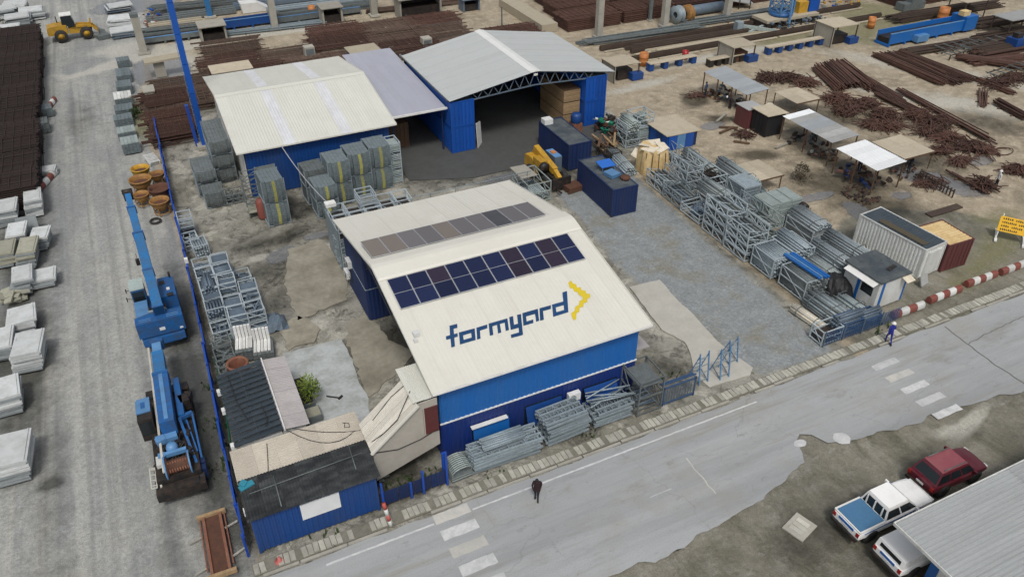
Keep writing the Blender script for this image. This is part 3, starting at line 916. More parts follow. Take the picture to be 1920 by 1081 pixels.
# roof sheets
n = 14
wd = (HX1 - HX0) / n
sf = MB().corr((0, 0, 0), (wd - .004, 0, 0), (0, (HM - HY0) + .1, (HM - HY0 + .1) * SL), .25, .008, .3).mesh('roof_sheet', M['cream'])
sb_ = MB().corr((wd - .004, 0, 0), (-wd + .004, 0, 0), (0, -(HM - HY0) - .1, (HM - HY0 + .1) * SL), .25, .008, .3).mesh('roof_sheet', M['cream'])
for k in range(n):
    inst('roof_sheet', sf, hall, (HX0 + k * wd, HY0, HE + (k % 2) * .006))
    inst('roof_sheet', sb_, hall, (HX0 + k * wd, HY1, HE + (k % 2) * .006))
# ceiling underside so the roof has thickness
b = MB()
b.quad((HX0 + .05, HY0 + .06, HE - .05), (HX0 + .05, HM, HR - .05), (HX1 - .05, HM, HR - .05), (HX1 - .05, HY0 + .06, HE - .05))
b.quad((HX0 + .05, HM, HR - .05), (HX0 + .05, HY1 - .06, HE - .05), (HX1 - .05, HY1 - .06, HE - .05), (HX1 - .05, HM, HR - .05))
b.build('roof_underside', M['cream'], hall)
# raised ridge capping and gable edge trims
prof = [(HM - 1.25, HR - 1.25 * SL + .035), (HM - 1.1, HR - 1.1 * SL + .11), (HM - .2, HR + .07), (HM + .2, HR + .07), (HM + 1.1, HR - 1.1 * SL + .11), (HM + 1.25, HR - 1.25 * SL + .035), (HM, HR - .02)]
MB().xprism(prof, HX0 - .02, HX1 + .02).build('ridge_cap', M['cream'], hall)
b = MB()
for x0 in (HX0 - .05, HX1 + .005):
    b.add([(x0, HY0, HE - .10), (x0 + .045, HY0, HE - .10), (x0 + .045, HY0, HE + .05), (x0, HY0, HE + .05),
           (x0, HM, HR - .10), (x0 + .045, HM, HR - .10), (x0 + .045, HM, HR + .05), (x0, HM, HR + .05),
           (x0, HY1, HE - .10), (x0 + .045, HY1, HE - .10), (x0 + .045, HY1, HE + .05), (x0, HY1, HE + .05)],
          [(0, 1, 2, 3)] + [(i + o, (i + 1) % 4 + o, (i + 1) % 4 + 4 + o, i + 4 + o)[::-1] for o in (0, 4) for i in range(4)] + [(11, 10, 9, 8)])
b.build('verge_trim', M['cream2'], hall)
MB().box(HX0, HX1, HY0 - .05, HY0 - .005, HE - .12, HE + .004).build('eave_trim', M['white'], hall)
# lettering on the front slope (roof coordinates: x, distance up the slope)
def on_roof(x, s, h):
    return (x, HY0 + s * CA - h * SL * CA, HE + s * CA * SL + h * CA)
def flat_letter(polys, holes, m, h=.024, name='logo_letter'):
    bm = bmesh.new()
    ed = []
    for P in [polys] + holes:
        vs = [bm.verts.new(on_roof(x, s, h)) for x, s in P]
        ed += [bm.edges.new((vs[i], vs[(i + 1) % len(vs)])) for i in range(len(vs))]
    bmesh.ops.triangle_fill(bm, use_beauty=True, use_dissolve=False, edges=ed, normal=(0, -SL, 1))
    for fc in bm.faces:
        if fc.normal.z < 0:
            fc.normal_flip()
    me = bpy.data.meshes.new(name)
    bm.to_mesh(me)
    bm.free()
    me.materials.append(m)
    o = bpy.data.objects.new(name, me)
    COL.objects.link(o)
    kid(o, hall)
flat_letter([(12.006, 4.126), (12.475, 4.110), (12.374, 3.825), (12.142, 3.833), (12.014, 3.455), (12.235, 3.464), (12.141, 3.209), (11.934, 3.209), (11.721, 2.601), (11.509, 2.606), (11.697, 3.208), (11.443, 3.214), (11.526, 3.471), (11.776, 3.467)], [], M['logo_blue'])
flat_letter([(12.315, 3.473), (13.276, 3.441), (12.986, 2.622), (12.040, 2.634)], [[(12.452, 3.189), (12.948, 3.191), (12.848, 2.872), (12.362, 2.874)]], M['logo_blue'])
flat_letter([(13.382, 3.447), (14.060, 3.453), (13.951, 3.183), (13.490, 3.171), (13.281, 2.620), (13.074, 2.614)], [], M['logo_blue'])
flat_letter([(14.162, 3.482), (15.346, 3.471), (15.059, 2.625), (14.846, 2.619), (15.058, 3.216), (14.757, 3.228), (14.570, 2.611), (14.359, 2.605), (14.573, 3.217), (14.281, 3.219), (14.072, 2.614), (13.856, 2.618)], [], M['logo_blue'])
flat_letter([(15.484, 3.516), (15.729, 3.513), (15.495, 2.879), (15.750, 2.878), (15.979, 3.509), (16.233, 3.497), (15.654, 2.009), (14.912, 2.028), (15.009, 2.269), (15.521, 2.261), (15.648, 2.583), (15.149, 2.591)], [], M['logo_blue'])
flat_letter([(16.339, 3.527), (17.342, 3.515), (17.005, 2.648), (16.796, 2.631), (17.008, 3.204), (16.431, 3.213), (16.293, 2.850), (16.719, 2.860), (16.606, 2.607), (15.967, 2.618)], [], M['logo_blue'])
flat_letter([(17.453, 3.516), (18.202, 3.497), (18.064, 3.228), (17.553, 3.244), (17.290, 2.609), (17.045, 2.619)], [], M['logo_blue'])
flat_letter([(18.284, 3.517), (19.036, 3.508), (19.335, 4.186), (19.653, 4.194), (18.924, 2.634), (17.907, 2.618)], [[(18.390, 3.234), (18.915, 3.222), (18.763, 2.879), (18.255, 2.887)]], M['logo_blue'])
flat_letter([(20.057, 4.794), (20.311, 4.889), (20.289, 4.632), (20.449, 4.497), (20.362, 4.228), (20.578, 4.200), (20.525, 3.943), (20.724, 3.831), (20.678, 3.589), (20.853, 3.486), (20.741, 3.233), (20.507, 3.174), (20.374, 2.933), (20.128, 2.953), (19.966, 2.689), (19.713, 2.713), (19.569, 2.447), (19.342, 2.391), (19.083, 1.963), (18.914, 1.958), (18.930, 2.196), (19.040, 2.506), (19.305, 2.582), (19.527, 2.891), (19.763, 2.910), (19.973, 3.192), (20.229, 3.242), (20.305, 3.433), (20.180, 3.627), (20.225, 3.869), (20.043, 4.011), (20.088, 4.255), (19.936, 4.349)], [], M['logo_yellow'], name='logo_arrow')
# window hatches on the front wall
for x0, x1, z0, z1, tilt, mm in ((11.75, 14.0, .75, 1.72, .10, 'blue_light'), (15.1, 17.45, .55, 1.85, .35, 'blue_wall'), (19.0, 21.25, .85, 1.75, .40, 'blue_wall')):
    MB().box(x0 - .05, x1 + .05, 29.82, 29.87, z0 - .05, z1 + .05).build('window_opening', M['glass'], hall)
    MB().slab((x0, 29.78 - tilt, z0), (x1, 29.78 - tilt, z0), (x1, 29.78, z1), (x0, 29.78, z1), .04).build('window_hatch', M[mm], hall)
MB().box(11.6, 13.85, 29.55, 29.82, 1.78, 1.84).build('window_hood', M['white'], hall)
for x, y, z, fx in ((18.2, 29.62, 1.67, 0), (9.72, 47.6, 2.75, 1), (9.72, 48.6, 1.2, 1), (9.72, 45.6, 3.4, 1)):
    if fx and z > 3:
        continue
    d = (.78, .30, .56) if not fx else (.30, .78, .56)
    a = MB().cbox((x, y, z), d).build('air_conditioner', M['ac'], hall)
    f = MB().lathe([(.0, -.012), (.2, -.012), (.2, .012), (0, .012)], (x - .12, y - .165, z) if not fx else (x - .165, y - .12, z), 14, 'y' if not fx else 'x')
    f.build('fan_grille', M['galv_dark'], a)
MB().path([(9.8, 47.6, 2.4), (9.78, 47.4, 1.2), (9.78, 48.4, 1.1)], .03).path([(9.75, 40.9, 6.9), (9.35, 40.6, 6.6), (9.3, 39.9, 7.35), (9.36, 38.8, 6.9), (9.5, 36.6, 5.9), (9.6, 34.5, 5.2)], .03).build('cable', M['cable'], hall)
b = MB()
b.cbox(on_roof(10.01, 4.16, .12), (.34, .34, .24)).cbox(on_roof(9.82, 3.73, .08), (.2, .25, .2))
b.build('roof_camera', M['ac'], hall)

# solar panels: each lies on the roof and is a thing of its own
def solar(label, group, x, s0, s1, w_, back, cells, frame, halves=2):
    # local frame: x right, y up the slope
    t = thing('solar_panel', label, 'solar panel', (0, 0, 0), 0, group)
    ln = s1 - s0
    ang = math.atan(SL)
    if not back:
        t.location = on_roof(x, s0, .07)
        t.rotation_euler = (ang, 0, 0)
    else:
        t.location = (x, HM + s0 * CA, HR - s0 * CA * SL + .16)
        t.rotation_euler = (-ang + .045, 0, 0)
    fm = 'f%d%s' % (back, frame)
    if fm not in SOL:
        fr = MB()
        e = .028
        fr.box(0, w_, 0, e, 0, .045).box(0, w_, ln - e, ln, 0, .045).box(0, e, e, ln - e, 0, .045).box(w_ - e, w_, e, ln - e, 0, .045)
        if halves == 2:
            fr.box(e, w_ - e, ln / 2 - .014, ln / 2 + .014, 0, .043)
        SOL[fm] = fr.mesh('frame', M[frame])
        SOL['c%d' % back] = [MB().box(e, w_ - e, e + (ln / halves) * i, (ln / halves) * (i + 1) - e * (i == halves - 1), .005, .036) for i in range(halves)]
        r = MB()
        for yy in (.4, ln - .4):
            r.box(.0, w_, yy, yy + .04, -.15 if back else -.06, .003)
        SOL['r%d' % back] = r.mesh('mounting_rail', M['alu'])
    inst('frame', SOL[fm], t)
    inst('mounting_rail', SOL['r%d' % back], t)
    for i, c in enumerate(cells if isinstance(cells, tuple) else (cells,) * halves):
        key = 'cm%d%d%s' % (back, i, c)
        if key not in SOL:
            SOL[key] = SOL['c%d' % back][i].mesh('cell_field', M[c])
        inst('cell_field', SOL[key], t)
SOL = {}
fc = ['cell_navy', 'cell_navy', ('cell_navy', 'cell_plum'), 'cell_navy', 'cell_navy', 'cell_navy', ('cell_plum', 'cell_plum'), 'cell_navy', 'cell_plum', 'cell_navy']
desc = ['navy', 'navy', 'two toned', 'navy', 'navy', 'navy', 'dull plum', 'navy', 'brownish plum', 'navy']
for k in range(10):
    place = 'at the left end' if k == 0 else 'at the right end' if k == 9 else ORD[k] + ' from the left'
    solar('%s solar panel %s of the front row on the logo roof' % (desc[k], place), 'front row of dark solar panels', 9.85 + k * 1.221, 6.22, 8.72, 1.205, 0, fc[k], 'alu')
for k in range(10):
    place = 'at the left end' if k == 0 else 'at the right end' if k == 9 else ORD[k] + ' from the left'
    c = 'cell_clean' if k == 7 else 'cell_dusty' if k in (0, 1, 4) else 'cell_grey'
    dd = 'washed dark' if k == 7 else 'dusty tan' if k in (0, 1, 4) else 'dusty greyish'
    solar('%s solar panel %s of the back row behind the roof ridge' % (dd, place), 'back row of dusty solar panels', 9.75 + k * 1.206, 1.1, 3.9, 1.185, 1, c, 'alu', 1)

# ------------------------------------------------------------ left shed
shed = thing('storage_shed', 'cream roofed blue storage shed with two pale skylight strips', 'building', (0, 0, 0))
AX0, AX1, AY0, AY1, AE, AR = 5.25, 19.4, 65.1, 84.75, 4.5, 6.07
AM = (AY0 + AY1) / 2
ASL = (AR - AE) / (AM - AY0)
b = MB()
b.corr((5.9, 65.6, 0), (12.9, 0, 0), (0, 0, 4.45), .3, .03)
b.corr((18.8, 65.6, 0), (0, 18.7, 0), (0, 0, 4.5), .3, .03)
b.corr((18.8, 84.3, 0), (-12.9, 0, 0), (0, 0, 4.45), .3, .03)
b.build('wall', M['blue_wall'], shed)
b = MB()
b.corr((5.82, 84.3, 0), (0, -18.7, 0), (0, 0, 4.5), .3, .03)
b.build('wall', M['white_dirty'], shed, label='pale side wall on the left')
n = 14
wd = (AX1 - AX0) / n
def slope_sheets(par, x0, wd, n, y0, ym, y1, e, r, m, special=()):
    d = ym - y0
    sl_ = (r - e) / d
    f_, bk = [], []
    for mm in (m, 'trans'):
        f_.append(MB().corr((0, 0, 0), (wd - .004, 0, 0), (0, d + .05, (d + .05) * sl_), .25, .008, .3).mesh('roof_sheet', M[mm]))
        bk.append(MB().corr((wd - .004, 0, 0), (-wd + .004, 0, 0), (0, -d - .05, (d + .05) * sl_), .25, .008, .3).mesh('roof_sheet', M[mm]))
    for k in range(n):
        q = 1 if k in special else 0
        for mesh_, y in ((f_[q], y0), (bk[q], y1)):
            o = inst('skylight_sheet' if q else 'roof_sheet', mesh_, par, (x0 + k * wd, y, e + (k % 2) * .006))
slope_sheets(shed, AX0, wd, n, AY0, AM, AY1, AE, AR, 'cream2', (4, 9))
b = MB()
b.quad((AX0 + .05, AY0 + .06, AE - .05), (AX0 + .05, AM, AR - .05), (AX1 - .05, AM, AR - .05), (AX1 - .05, AY0 + .06, AE - .05))
b.quad((AX0 + .05, AM, AR - .05), (AX0 + .05, AY1 - .06, AE - .05), (AX1 - .05, AY1 - .06, AE - .05), (AX1 - .05, AM, AR - .05))
b.build('roof_underside', M['cream2'], shed)
MB().xprism([(AM - .5, AR - .5 * ASL + .03), (AM, AR + .06), (AM + .5, AR - .5 * ASL + .03), (AM, AR - .03)], AX0 - .02, AX1 + .02).build('ridge_cap', M['cream2'], shed)
MB().box(AX0, AX1, AY0 - .05, AY0 - .005, AE - .10, AE + .004).build('eave_trim', M['cream'], shed)
b = MB()
for x0 in (AX0 - .05, AX1 + .005):
    for ya, za, yb, zb in ((AY0, AE, AM, AR), (AM, AR, AY1, AE)):
        b.add([(x0, ya, za - .12), (x0 + .05, ya, za - .12), (x0 + .05, ya, za + .04), (x0, ya, za + .04), (x0, yb, zb - .12), (x0 + .05, yb, zb - .12), (x0 + .05, yb, zb + .04), (x0, yb, zb + .04)],
              [(0, 1, 2, 3), (7, 6, 5, 4), (0, 4, 5, 1), (1, 5, 6, 2), (2, 6, 7, 3), (3, 7, 4, 0)])
b.build('verge_trim', M['cream'], shed)

# ------------------------------------------------------------ flat link roof and the big open shed
link = thing('canopy', 'flat lavender grey link roof between the two sheds', 'canopy', (0, 0, 0))
n = 7
x0, x1 = 19.5, 24.85
wd = (x1 - x0) / n
ms = MB().corr((0, 0, 0), (wd - .004, 0, 0), (0, 16.6, .55), .25, .008, .3).mesh('roof_sheet', M['lav_sheet'])
for k in range(n):
    inst('roof_sheet', ms, link, (x0 + k * wd, 66.6, 4.55 + (k % 2) * .006))
MB().quad((x0, 66.7, 4.5), (x0, 83.1, 5.05), (x1, 83.1, 5.05), (x1, 66.7, 4.5)).build('roof_underside', M['lav_sheet'], link)
MB().box(24.83, 25.02, 66.2, 80, 5.30, 5.42).build('gutter', M['galv_dark'], link)
MB().box(19.5, 24.95, 66.5, 66.62, 4.38, 4.57).build('eave_trim', M['white'], link)
b = MB()
for x in (19.7, 24.6):
    for y in (67.2, 75, 82):
        b.bar((x, y, 0), (x, y, 4.5), .14)
b.build('post', M['navy'], link)
MB().corr((19.6, 82.9, 0), (5.2, 0, 0), (0, 0, 4.9), .3, .03).build('rear_wall', M['navy'], link)

big = thing('open_shed', 'large open shed with grey gable roof on stacked blue containers', 'building', (0, 0, 0))
BX0, BX1, BY0, BY1, BE, BR = 24.9, 42.9, 65.7, 79.4, 5.42, 6.90
BM = (BX0 + BX1) / 2
n = 14
wd = (BY1 - BY0) / n
dx = BM - BX0
ml = MB().corr((0, wd - .004, 0), (0, -wd + .004, 0), (dx + .05, 0, (dx + .05) * (BR - BE) / dx), .25, .008, .3).mesh('roof_sheet', M['grey_sheet'])
mr_ = MB().corr((0, 0, 0), (0, wd - .004, 0), (-dx - .05, 0, (dx + .05) * (BR - BE) / dx), .25, .008, .3).mesh('roof_sheet', M['grey_sheet'])
for k in range(n):
    inst('roof_sheet', ml, big, (BX0, BY0 + k * wd, BE + (k % 2) * .006))
    inst('roof_sheet', mr_, big, (BX1, BY0 + k * wd, BE + (k % 2) * .006))
b = MB()
b.quad((BX0 + .03, BY0 + .05, BE - .05), (BX0 + .03, BY1 - .05, BE - .05), (BM, BY1 - .05, BR - .05), (BM, BY0 + .05, BR - .05))
b.quad((BM, BY0 + .05, BR - .05), (BM, BY1 - .05, BR - .05), (BX1 - .03, BY1 - .05, BE - .05), (BX1 - .03, BY0 + .05, BE - .05))
b.build('roof_underside', M['galv_dark'], big)
MB().yprism([(BM - .55, BR - .55 * .164 + .03), (BM, BR + .07), (BM + .55, BR - .55 * .164 + .03), (BM, BR - .03)], BY0 - .03, BY1 + .03).build('ridge_cap', M['white_cap'], big)
b = MB()
for y in (BY0 + .25, BY0 + 4.8, BY0 + 9.2):
    def top(x):
        return BE - .1 + (dx - abs(x - BM)) * (BR - BE) / dx
    b.bar((BX0 + .3, y, top(BX0 + .3)), (BM, y, top(BM)), .11).bar((BM, y, top(BM)), (BX1 - .3, y, top(BX1 - .3)), .11)
    def botm(x):
        return BE - .45 + (dx - abs(x - BM)) * .055
    b.bar((BX0 + 2.4, y, botm(BX0 + 2.4)), (BM, y, botm(BM)), .10).bar((BM, y, botm(BM)), (BX1 - 2.4, y, botm(BX1 - 2.4)), .10)
    xs = np.linspace(BX0 + 2.4, BX1 - 2.4, 25)
    for i, (xa, xb) in enumerate(zip(xs[:-1], xs[1:])):
        b.bar((xa, y, (top(xa), botm(xa))[i % 2]), (xb, y, (botm(xb), top(xb))[i % 2]), .06)
b.build('roof_truss', M['galv_blue'], big)
MB().cbox((BM, BY0 + .1, BR - .35), (.4, .1, .2)).build('flood_light', M['white'], big)
MB().corr((BX1 - .2, BY1 - .1, 0), (BX0 - BX1 + .4, 0, 0), (0, 0, BE), .3, .03).build('rear_wall', M['navy'], big)
b = MB()
for k in range(4):
    b.box(BX0 + 2.6, BX1 - 2.6, BY0 + 2 + 3.2 * k, BY0 + 2.06 + 3.2 * k, 5.0, 5.06)
for lab, x, z in (('lower blue container on the left side of the open shed', 26.2, 0), ('upper blue container on the left side of the open shed', 26.2, 2.6),
                  ('lower blue container on the right side of the open shed', 40.85, 0), ('upper blue container on the right side of the open shed', 40.85, 2.6)):
    container(lab, (x, 65.85, z + (.03 if z == 0 else .035)), 12.19, 0, 'blue_cont', group='stacked containers carrying the open shed roof')
container('brown rust coloured container end under the lavender link roof', (20.6, 69.2, 0.03), 6.06, 0, 'wood_dark', 'wood_dark')
# stacked timber crates inside the open shed against the right containers
for k, (x, z) in enumerate(((38.55, 0), (38.55, 1.3), (38.55, 2.6))):
    t = thing('timber_crate', ('bottom', 'middle', 'top')[k] + ' brown timber crate of the stack inside the open shed', 'crate', (x, 67.6, z + .03), 0, 'timber crates in the open shed')
    for j in range(6):
        MB().box(-.95, -.91, -.9 + j * .0, 4.2, .06 + j * .2, .24 + j * .2).build('plank', M['wood'], t)
        MB().box(-.95, .95, -.94, -.90, .06 + j * .2, .24 + j * .2).build('plank', M['wood'], t)
    MB().box(-.9, .95, -.88, 4.2, .0, 1.27).build('crate_core', M['wood_dark'], t)
tag(MB().slab((27.75, 65.9, .05), (28.6, 66.9, .05), (28.5, 67.0, 2.3), (27.65, 66.0, 2.6), .06).build('white_board', M['white']), 'white board leaning beside the left stacked container', 'board')
t = thing('water_tank', 'round dark blue tank on a brick coloured crate by the right containers', 'tank', (38.3, 65.2, 0.03), 0)
MB().cbox((0, 0, .5), (1., 1., 1.)).build('crate', M['red_rust'], t)
MB().lathe([(0, 1.0), (.5, 1.0), (.55, 1.15), (.55, 1.75), (.42, 1.98), (0, 2.0)], n=14).build('tank_body', M['blue_wall'], t)

# ------------------------------------------------------------ covered stair up to the hall
st = thing('covered_stair', 'beige covered stair leaning against the left side of the logo hall', 'stair', (0, 0, 0))
n = 6
y0, y1 = 29.3, 31.65
wd = (y1 - y0) / n
ms = MB().corr((0, wd - .004, 0), (0, -wd + .004, 0), (2.75, 0, 2.35), .13, .02, .4).mesh('roof_sheet', M['stair_cream'])
for k in range(n):
    inst('roof_sheet', ms, st, (5.75, y0 + k * wd, 2.88 + (k % 2) * .008))
MB().slab((5.7, 29.22, 2.85), (8.5, 29.22, 5.25), (8.5, 29.34, 5.25), (5.7, 29.34, 2.85), .12).build('edge_trim', M['cream'], st)
ms = MB().corr((0, 0, 0), (.33, 0, 0), (0, 2.85, .10), .11, .02, .4).mesh('roof_sheet', M['cream2'])
for k in range(4):
    inst('roof_sheet', ms, st, (8.3 + k * .33, 29.45, 5.30 + (k % 2) * .008))
b = MB()
b.add([(5.85, 29.42, 2.80), (8.42, 29.42, 5.15), (9.62, 29.42, 5.2), (9.62, 29.42, 1.75), (5.85, 29.42, .55),
       (5.85, 29.5, 2.80), (8.42, 29.5, 5.15), (9.62, 29.5, 5.2), (9.62, 29.5, 1.75), (5.85, 29.5, .55)],
      [(4, 3, 2, 1, 0), (5, 6, 7, 8, 9), (0, 1, 6, 5), (1, 2, 7, 6), (2, 3, 8, 7), (3, 4, 9, 8), (4, 0, 5, 9)])
b.build('side_wall', M['beige_wall'], st)
b = MB()
b.add([(5.85, 31.5, 2.80), (8.42, 31.5, 5.15), (9.62, 31.5, 5.2), (9.62, 31.5, .0), (5.85, 31.5, 0)], [(0, 1, 2, 3, 4)])
b.build('rear_wall', M['beige_wall'], st)
MB().box(8.84, 9.60, 29.36, 29.43, 2.85, 4.72).build('door', M['brown_red'], st)
MB().box(8.78, 8.84, 29.35, 29.43, 2.80, 4.78).build('door_frame', M['beige_wall'], st)
for k in range(9):
    MB().box(6.0 + k * .3, 6.3 + k * .3, 29.6, 31.4, .1 + k * .27, .2 + k * .27).build('tread', M['galv_dark'], st)
MB().path([(5.95, 29.9, 3.06), (6.6, 29.6, 3.72), (7.4, 29.55, 4.42), (8.45, 30.3, 5.42)], .025).path([(6.4, 31.0, 3.5), (7.6, 31.2, 4.55), (8.4, 31.1, 5.2)], .02).build('cable', M['cable'], st)
MB().path([(5.9, 29.38, 2.75), (7.2, 29.38, 2.42), (8.5, 29.38, 2.6), (9.5, 29.38, 2.95)], .025).build('cable', M['cable'], st)

# ------------------------------------------------------------ small site offices by the fence
off = thing('site_office', 'low site office under charcoal tiles and a mauve sheet roof near the fence', 'building', (0, 0, 0))
MB().box(-.45, 1.85, 33.2, 39.3, 0, 2.55).build('wall', M['white_dirty'], off)
# charcoal roof: rows of tiles across
for k in range(14):
    yy = 33.05 + k * .46
    for j in range(2):
        xa, xb = (-.72 + j * 1.33, -.72 + (j + 1) * 1.33 - .012)
        b = MB()
        b.add([(xa, yy, 2.62), (xb, yy, 2.78), (xb, yy + .47, 2.70), (xa, yy + .47, 2.54), (xa, yy, 2.67), (xb, yy, 2.83), (xb, yy + .47, 2.72), (xa, yy + .47, 2.56)] if j == 0 else
              [(xa, yy, 2.785), (xb, yy, 2.905), (xb, yy + .47, 2.825), (xa, yy + .47, 2.705), (xa, yy, 2.835), (xb, yy, 2.955), (xb, yy + .47, 2.845), (xa, yy + .47, 2.725)],
              [(0, 3, 2, 1), (4, 5, 6, 7), (0, 1, 5, 4), (1, 2, 6, 5), (2, 3, 7, 6), (3, 0, 4, 7)])
        b.build('roof_course', M['tile_dark'], off)
ms = MB().corr((0, 0, 0), (0, 1.06, 0), (-1.45, 0, .16), .16, .03, .5).mesh('roof_sheet', M['mauve_sheet'])
for k in range(6):
    inst('roof_sheet', ms, off, (3.36, 33.1 + k * 1.065, 2.66 + (k % 2) * .008))
MB().box(1.96, 2.03, 33.0, 39.5, 2.80, 2.99).build('ridge_trim', M['white'], off)
MB().box(1.9, 3.15, 33.3, 39.2, 0, 2.5).build('annex_wall', M['white_dirty'], off)
b = MB()
b.path([(-.1, 39.0, 2.80), (-.02, 36.6, 2.78), (.3, 34.6, 2.86)], .025).path([(1.2, 35.4, 2.97), (1.3, 34.2, 2.97), (1.1, 33.6, 2.97)], .025)
b.build('cable', M['cable'], off)
for yy in (33.5, 36.5, 38.2):
    MB().cbox((-.78, yy, 2.35), (.25, .32, .3)).build('wall_lamp', M['ac'], off)

lean = thing('lean_to_roof', 'beige corrugated lean-to roof between the charcoal roof and black roof', 'roof', (0, 0, 0))
ms = MB().corr((0, 2.55, 0), (0, -2.55, 0), (1.14, 0, 0.015), .17, .035, .5).mesh('roof_sheet', M['beige'])
for k in range(6):
    inst('roof_sheet', ms, lean, (-1.02 + k * 1.146, 30.4, 2.60 + k * .015 + (k % 2) * .01))
b = MB()
for x in (-.8, 2.2, 5.5):
    for y in (30.6, 32.7):
        b.bar((x, y, 0), (x, y, 2.58), .1)
b.build('post', M['galv_dark'], lean)
MB().box(-.9, 5.7, 32.6, 32.75, 0, 2.5).build('rear_wall', M['white_dirty'], lean)
b = MB()
def sag(p, q, s_, n=7):
    return [tuple(p[i] + (q[i] - p[i]) * t / n + ((-s_ * 4 * (t / n) * (1 - t / n)) if i == 1 else 0) for i in range(3)) for t in range(n + 1)]
b.path(sag((2.1, 33.1, 2.72), (5.4, 31.4, 2.72), 1.0), .022).path(sag((2.4, 33.1, 2.72), (5.8, 31.3, 2.73), .25), .02).path([(.9, 32.6, 2.69), (.75, 31.6, 2.69), (.55, 30.5, 2.69)], .02)
b.path([(5.0, 32.3, 2.74), (5.3, 32.1, 2.74), (5.25, 31.8, 2.74), (5.0, 31.9, 2.74), (5.1, 32.2, 2.74)], .018)
b.build('cable', M['cable'], lean)

bo = thing('container_office', 'blue container office with rusty black corrugated roof and blank white sign', 'building', (0, 0, 0))
corr_box(MB(), -.80, 5.45, 27.95, 30.2, .1, 2.6, .28, .036).build('wall', M['blue_wall'], bo)
b = MB()
for x in (-.86, 5.37):
    for y in (27.89, 30.16):
        b.box(x, x + .14, y, y + .14, 0, 2.66)
b.build('corner_post', M['blue_wall'], bo)
ms = MB().corr((0, 0, 0), (.96, 0, 0), (0, 2.75, .10), .16, .035, .5).mesh('roof_sheet', M['black_sheet'])
for k in range(7):
    inst('roof_sheet', ms, bo, (-1.0 + k * .962, 27.68, 2.74 + (k % 2) * .012))
b = MB()
b.tube((-.6, 29.35, 2.87), (5.3, 29.55, 2.89), .03).tube((.7, 27.9, 2.84), (.75, 30.0, 2.9), .035).tube((4.7, 28.6, 2.86), (4.8, 30.3, 2.92), .03)
b.build('roof_pipe', M['galv_dark'], bo)
MB().box(1.53, 3.52, 27.84, 27.90, 1.38, 2.50).build('sign_board', M['sign_white'], bo)
MB().cbox((-.95, 28.9, 2.2), (.24, .3, .34)).build('meter_box', M['ac'], bo)
tb = MB()
tb.cbox((-.62, 29.95, 2.86), (.75, .35, .08), .3).cbox((-.75, 30.1, 2.95), (.35, .3, .12), .9, .3)
tag(tb.build('tarpaulin', mat('teal_tarpaulin', (.03, .22, .30), .5, 0, (.02, .12, .2), .4, 3)), 'crumpled teal sheet lying on the corner of the black roof', 'tarpaulin')

# planters with a shrub in the court
for lab, cx, cy, sx, sy in (('long grey planter along the mauve roof beside the leafy shrub', 3.9, 38.3, .8, 2.6), ('square dark planter with dry soil in front of the shrub', 4.0, 36.2, .9, .9)):
    t = thing('planter', lab, 'planter', (cx, cy, .03))
    MB().box(-sx / 2, sx / 2, -sy / 2, sy / 2, 0, .5).build('box', M['galv_dark'], t)
    MB().box(-sx / 2 + .06, sx / 2 - .06, -sy / 2 + .06, sy / 2 - .06, .5, .53).build('soil', M['soil' if sy > 1 else 'slab_old'], t)
sh = thing('shrub', 'bright yellow green leafy shrub in the court planter', 'shrub', (4.15, 37.5, .5))
b, c = MB(), MB()
for k in range(9):
    a = k * 2.4
    c.tube((0, 0, 0), (cos(a) * .35, sin(a) * .35, .9 + .1 * (k % 3)), .025, 5, .01)
for k in range(420):
    a, r = rnd.uniform(0, 2 * pi), rnd.random() ** .6 * .62
    z = rnd.uniform(.15, 1.45)
    r *= 1.1 - .35 * abs(z - .7)
    p = Vector((r * cos(a), r * sin(a), z))
    d = Vector((cos(a), sin(a), rnd.uniform(-.2, 1.2))).normalized() * rnd.uniform(.14, .26)
    s_ = d.cross(Vector((0, 0, 1))).normalized() * .045
    b.add([p - s_ * .3, p + d * .5 - s_, p + d, p + d * .5 + s_], [(0, 1, 2, 3)])
b.build('foliage', M['leaf'], sh)
c.build('stem', M['leaf_dark'], sh)
tag(MB().tube((5.15, 37.7, .07), (5.9, 37.15, .07), .05, 6).cbox((5.9, 37.2, .09), (.35, .12, .1), .6).build('pipe_offcut', M['cable']), 'short dark bent pipe lying on the concrete court', 'pipe')

# ------------------------------------------------------------ single containers in the yard
container('navy container with pale grey roof edge standing behind the yellow telehandler', (34.62, 57.9, 0), 6.06, 0, 'navy', doors=True, group='navy yard containers')
MB
t = container('navy container with a blue tarpaulin on its roof in the open yard', (33.85, 48.85, 0), 6.2, -.02, 'navy', doors=False, group='navy yard containers')
tag(MB().slab((-.7, -.55, .40), (.7, -.55, .40), (.7, .55, .55), (-.7, .55, .55), .06).build('panel', M['tarp_blue']), 'bright blue panel propped on the navy container roof', 'panel').location = (34.1, 52.6, 2.6)
b = MB()
for x, y in ((-.6, -.5), (.6, -.5), (-.6, .5), (.6, .5)):
    b.bar((x, y, 0), (x, y, .42), .05)
o = tag(b.build('trestle', M['crane_pale']), 'light blue trestle holding the bright blue panel on the container', 'trestle')
o.location = (34.1, 52.6, 2.585)
o = tag(MB().cbox((0, 0, .17), (1.0, 1.1, .3), .2).build('crate', M['crane_pale']), 'pale blue crate in the middle of the navy container roof', 'crate')
o.location = (33.9, 51.2, 2.58)
o = tag(MB().lathe([(0, 0), (.4, 0), (.45, .2), (.3, .3), (0, .32)], n=10).build('drum', M['rust']), 'rusty round lid at the front corner of the navy container roof', 'drum')
o.location = (34.6, 50.2, 2.58)
o = tag(MB().box(-.45, .45, -.4, .4, 0, .5).build('air_unit', M['ac']), 'pale box unit on the roof of the navy container behind the telehandler', 'unit')
